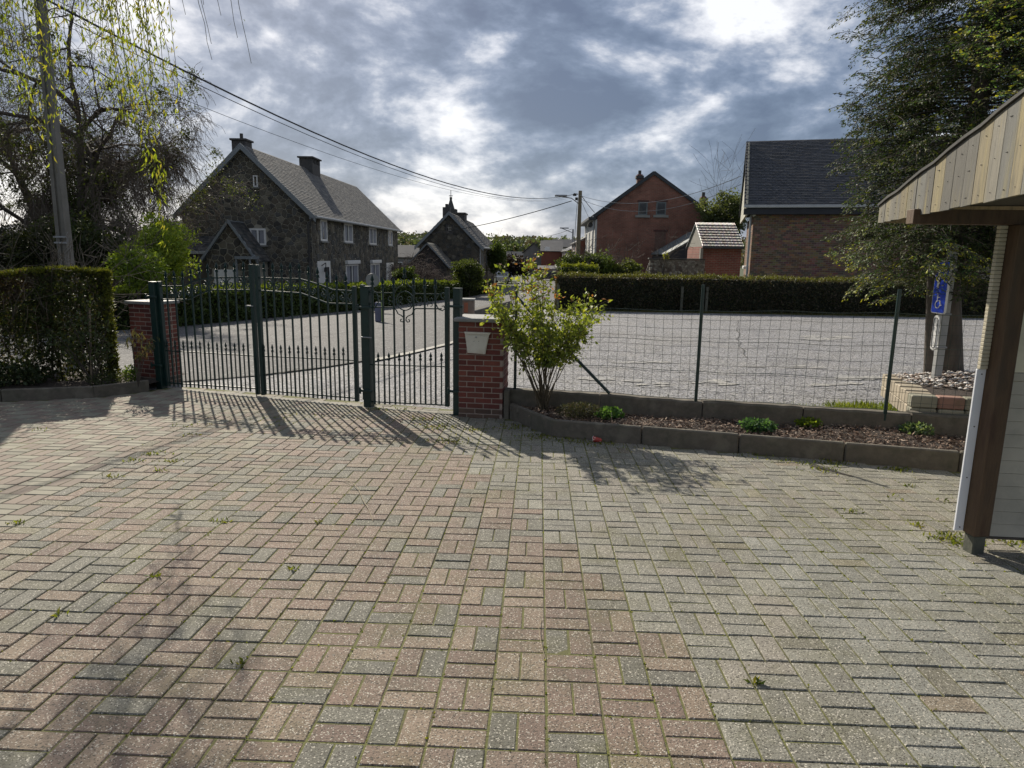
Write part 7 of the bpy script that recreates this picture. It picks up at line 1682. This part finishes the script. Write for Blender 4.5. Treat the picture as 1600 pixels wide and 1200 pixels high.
wm_ = leaves_mesh('wood', np.vstack(P), np.hstack(S), LEAFD, np.vstack(C), aspect=1.2)
finish(bpy.data.objects.new('distant_wood', wm_), None, kind='stuff')

# ------------------------------------------------------------------ poles and cables
def cable(name, label, pts, r, sag=None, group=None, mt=None):
    m = MB(); P = []
    for (a, b, s) in pts:
        a, b = np.array(a, float), np.array(b, float)
        for k in range(25): t_ = k/24; p = a+(b-a)*t_; p[2] -= s*4*t_*(1-t_); P.append(p)
    o = np.array(P[0]); m.tube([p-o for p in P], r, 4, smooth=False); ob = m.build(name, mt or CABLE, None, Matrix.Translation(Vector(o)))
    return tag(ob, label, 'cable', group)
CABLE = mat('cable_black', [(.012, .012, .013), (.018, .018, .018)], rough=.6, bump=0)
CABLEP = mat('cable_pale', [(.3, .3, .3), (.24, .24, .24)], rough=.6, bump=0)
pq = at(105, 425, 12.2); pt_ = at(62, 0, 12.2)
t = thing('concrete_pole', 'tapering grey concrete utility pole rising behind the left hedge', 'utility pole', (pq[0], pq[1], zg(pq[0], pq[1])))
dx = (pt_[0]-pq[0])/(pt_[2]-pq[2]); zb_p = zg(pq[0], pq[1]); Hh = 7.2
m = MB(); n = 5
def psec(z): w = .105-.006*z; return w
vs = []; fs = []
for z in (0, Hh):
    w = psec(z); x = dx*z
    for a, b in ((-w, -w*.9), (-w*.25, -w*.9), (-.25*w, -w*.62), (.25*w, -w*.62), (.25*w, -w*.9), (w, -w*.9), (w, w*.9), (-w, w*.9)): vs.append((x+a, b, z))
fs = [(i, (i+1) % 8, (i+1) % 8+8, i+8) for i in range(8)]+[tuple(range(8, 16))]
m.add(vs, fs); m.build('shaft', mat('pole_concrete', [(.17, .165, .15), (.12, .115, .1)], scale=3, rough=.9, bump=.5, bscale=30), t)
z1 = at(105, 372, 12.2)[2]-zb_p
for z in (z1, z1-.10): m = MB(); m.cbox(-.11+dx*z, .13+dx*z, -.13, -.105, z, z+.03, .004); m.tube([(.12+dx*z, -.12, z), (.16+dx*z, -.12, z+.10)], .008, 5); m.build('clamp', GALV, t)
wp = at(903, 400, 46.); wpt = at(903.5, 298, 46.); gz5 = zg(wp[0], 46)
t = thing('wooden_pole', 'tall weathered wooden utility pole carrying the street cables', 'utility pole', (wp[0], 46., gz5)); hp_ = wpt[2]-gz5
m = MB(); m.tube([(0, 0, -.2), (0, 0, hp_*.5), (.02, 0, hp_)], [.16, .14, .115], 10); m.build('shaft', mat('pole_wood', [(.2, .17, .11), (.14, .12, .085)], scale=3, rough=.9, bump=.3, stretch=(3, 3, .3)), t)
m = MB(); la = at(868, 306, 46.); l2_ = at(893, 311, 46.); m.tube([(0, 0, hp_-.85), (l2_[0]-wp[0], 0, l2_[2]-gz5+.05), (la[0]-wp[0], -.1, la[2]-gz5)], .03, 6); lo = m.build('lamp_arm', GALV, t)
m = MB(); m.cbox(la[0]-wp[0]-.05, la[0]-wp[0]+.75, -.22, .06, la[2]-gz5-.05, la[2]-gz5+.06, .03); m.build('lamp_head', GALV, lo)
m = MB(); m.tube([(-.12, 0, hp_-.22), (-.40, 0, hp_-.18)], .03, 5); m.cbox(-.45, -.22, -.08, .08, hp_-.33, hp_-.2, .02); m.cbox(-.3, -.12, -.08, .08, hp_-.6, hp_-.42, .02); m.build('bracket', DARK, t)
m = MB(); m.tube([(-.14, 0, hp_-.5), (-.22, 0, hp_-2), (-.30, 0, hp_-5)], .02, 4); m.build('down_cable', CABLE, t)
p2 = at(893.5, 420, 96.); p2t = at(893.5, 358, 96.); g6 = zg(p2[0], 96)
t = thing('street_lamp', 'farther thin street pole with a slim lamp arm', 'street lamp', (p2[0], 96., g6)); h6 = p2t[2]-g6
m = MB(); m.tube([(0, 0, 0), (0, 0, h6)], [.16, .12], 8); m.build('shaft', MATS['grey_post'], t)
a6 = at(876, 356, 96.); m = MB(); m.tube([(0, 0, h6-.5), (a6[0]-p2[0], 0, a6[2]-g6)], .05, 5); lo = m.build('lamp_arm', GALV, t); m = MB(); m.cbox(a6[0]-p2[0]-.1, a6[0]-p2[0]+1.1, -.15, .15, a6[2]-g6-.1, a6[2]-g6+.05, .02); m.build('lamp_head', GALV, lo)
anchor = lambda px, py: at(px, py, 46.)
near_ = lambda px, py, y=12.2: at(px, py, y)
def sagfor(a, b, px, py):
    best = 0; bd = 1e9
    for s in np.linspace(0, 4, 161):
        for t_ in np.linspace(.02, .98, 60):
            p = np.array(a)+(np.array(b)-np.array(a))*t_; p[2] -= s*4*t_*(1-t_); q = pr(p); d = math.hypot(q[0]-px, q[1]-py)
            if d < bd: bd = d; best = s
    return best
A1 = near_(70, -2); B1 = anchor(895, 304); cable('overhead_cable', 'thick bundled black cable sagging from the concrete pole to the wooden pole', [(A1, B1, sagfor(A1, B1, 520, 218))], .020)
A2_ = near_(68, 12); B2_ = anchor(890, 307); cable('overhead_cable', 'thinner black cable running just below the thick bundle', [(A2_, B2_, sagfor(A2_, B2_, 500, 215))], .009)
A3 = near_(68, 65); B3 = anchor(884, 311); cable('overhead_cable', 'thin faint cable lowest of the three crossing above the big stone house', [(A3, B3, sagfor(A3, B3, 560, 255))], .006)
A4 = at(560, 368, 75.); B4 = anchor(893, 314); cable('overhead_cable', 'cable running from the wooden pole down to the left behind the second stone house', [(A4, B4, sagfor(A4, B4, 780, 345))], .03)
A5 = anchor(905, 305); B5 = at(1158, 275, 33.); cable('service_cable', 'upper pale service cable crossing the red gable to the bungalow', [(A5, B5, sagfor(A5, B5, 1020, 316))], .016, mt=CABLEP)
A6 = anchor(905, 310); B6 = at(1158, 288, 33.); cable('service_cable', 'lower pale service cable crossing the red gable below its windows', [(A6, B6, sagfor(A6, B6, 1010, 330))], .014, mt=CABLEP)
A7 = anchor(906, 302); B7 = at(929, 332, 60.); cable('service_cable', 'steep cable from the wooden pole to the eave of the red house', [(A7, B7, .05)], .022)
A8 = anchor(906, 308); B8 = at(921, 342, 66.); cable('service_cable', 'second steep cable from the wooden pole to the pale front', [(A8, B8, .05)], .015)
A9 = at(860, 368, 110.); B9 = at(893, 358, 96.); cable('overhead_cable', 'distant cable left of the far street lamp', [(at(820, 372, 130.), B9, .4)], .03)

# ------------------------------------------------------------------ street things
q = gp(583, 487); c = at(583, 438, q[1]); t = thing('round_sign', 'round road sign seen from its grey back before the stone house', 'road sign', tuple(q))
r_ = 10.2*q[1]/F
m = MB(); m.tube([(0, 0, c[2]-q[2]), (0, .012, c[2]-q[2])], r_, 28); m.build('disc', mat('sign_back', [(.3, .31, .29), (.24, .25, .23)], rough=.5, bump=.02), t)
m = MB(); m.tube([(r_*math.cos(a), .006, c[2]-q[2]+r_*math.sin(a)) for a in np.linspace(0, 2*math.pi, 29)], .018, 5); m.build('rim', GALV, t)
m = MB(); m.tube([(0, .05, 0), (0, .05, c[2]-q[2]+.2)], .03, 8); m.box(-.12, .12, .013, .03, c[2]-q[2]-.12, c[2]-q[2]-.08); m.box(-.12, .12, .013, .03, c[2]-q[2]+.1, c[2]-q[2]+.14); m.build('pole', GALV, t)
q = gp(583, 489); m = MB(); m.cbox(-.35, .35, -.2, .2, 0, .06, .02); tag(m.build('manhole_slab', CONC, None, Matrix.Translation(Vector(q))), 'small dark slab at the foot of the round sign', 'slab')
q = at(597, 470, 26.); g = zg(q[0], 26); t = thing('marker_post', 'thin yellow-green marker post before the street hedge', 'post', (q[0], 26., g)); m = MB(); m.cbox(-.03, .03, -.03, .03, 0, at(597, 455, 26.)[2]-g, .005); m.build('shaft', mat('lime_paint', [(.3, .4, .1), (.25, .33, .08)], rough=.6), t)
m = MB(); m.cbox(-.28, -.06, -.05, .15, 0, .75, .03); m.build('flower_pot', mat('bluish_pot', [(.12, .13, .2), (.09, .1, .15)], rough=.6), t)
# far brick gate pier and low hedge wall
q = at(733, 492, 19.); g = zg(q[0], 19.); zt7 = at(733, 467, 19.)[2]
t = thing('far_brick_pier', 'short stone and brick pier with a panel, seen over the letter box pillar', 'pier', (q[0]-.30, 19., g)); h7 = zt7-g
m = MB(); m.cbox(0, .42, 0, .4, 0, h7-.05, .01); m.build('pier_body', mat('pier_stone', [(.22, .16, .12), (.14, .11, .09)], scale=14, rough=.9, bump=.5), t)
m = MB(); m.cbox(-.03, .45, -.03, .43, h7-.048, h7, .01); m.build('cap', CAPM, t)
m = MB(); m.cbox(.16, .27, -.02, .0, h7-.38, h7-.1, .01); m.build('brick_panel', mat('orange_brick', [(.3, .1, .05), (.22, .08, .045)], rough=.8), t)
a = at(742, 492, 19.5); b = at(800, 470, 24.); t = thing('low_dark_wall', 'low dark wall running from the far brick pier behind the rose bush', 'low wall', (a[0], 19.5, zg(a[0], 19.5)))
d_ = np.array([b[0]-a[0], 4.5]); m = MB(); m.cbox(0, np.linalg.norm(d_), 0, .3, -.2, a[2]-zg(a[0], 19.5)+.12, .02, M=frame((0, 0, 0), d_)); m.build('wall_body', mat('dark_rough_wall', [(.07, .065, .055), (.1, .09, .075)], rough=.95, bump=.6), t)
# cars
def car(label, px, py, y, body, rz, glass=None):
    q = at(px, py, y); g = zg(q[0], y); t = thing('parked_car', label, 'car', (q[0], y, g), rz); mt = mat('car_paint_'+'_'.join(str(int(c*100)) for c in body), [body, tuple(c*.9 for c in body)], rough=.3, bump=0)
    prof = [(-2.0, .35), (2.0, .35), (2.05, .75), (1.5, .9), (.95, .95), (.35, 1.42), (-1.3, 1.45), (-1.9, .98), (-2.05, .8)]
    mm = Matrix.Rotation(math.pi/2, 4, 'Z'); m = MB(); m.prism([(x, z) for x, z in prof], -.8, .8, M=mm); m.build('body', mt, t)
    m = MB(); m.prism([(.98, .98), (.38, 1.38), (-1.25, 1.4), (-1.8, 1.0)], -.815, .815, M=mm); m.build('side_windows', GLASS, t)
    m = MB(); m.add([(-.68, 1.0, .99), (.68, 1.0, .99), (.58, .42, 1.40), (-.58, .42, 1.40)], [(0, 1, 2, 3)]); m.add([(-.68, -1.93, .99), (.68, -1.93, .99), (.58, -1.34, 1.40), (-.58, -1.34, 1.40)], [(0, 3, 2, 1)]); m.build('windscreen', mat('car_glass', [(.15, .18, .2), (.2, .23, .25)], rough=.1, bump=0), t)
    for x in (-.72, .72):
        for yy in (-1.25, 1.3): m = MB(); m.tube([(x-.1, yy, .32), (x+.1, yy, .32)], .32, 12); w = m.build('wheel', DARK, t)
        m = MB(); m.cbox(x-.12, x+.12, -2.08, -2.0, .68, .8, .01); m.build('headlight', GALV, t)
    return t
car('white car parked on the left side of the far street', 785, 434, 88., (.6, .63, .68), 0)
car('blue car behind the white one on the far left kerb', 790.5, 431, 97., (.12, .2, .4), 0)
car('small dark car parked before the far garage', 857, 436, 106., (.02, .02, .025), math.radians(70))
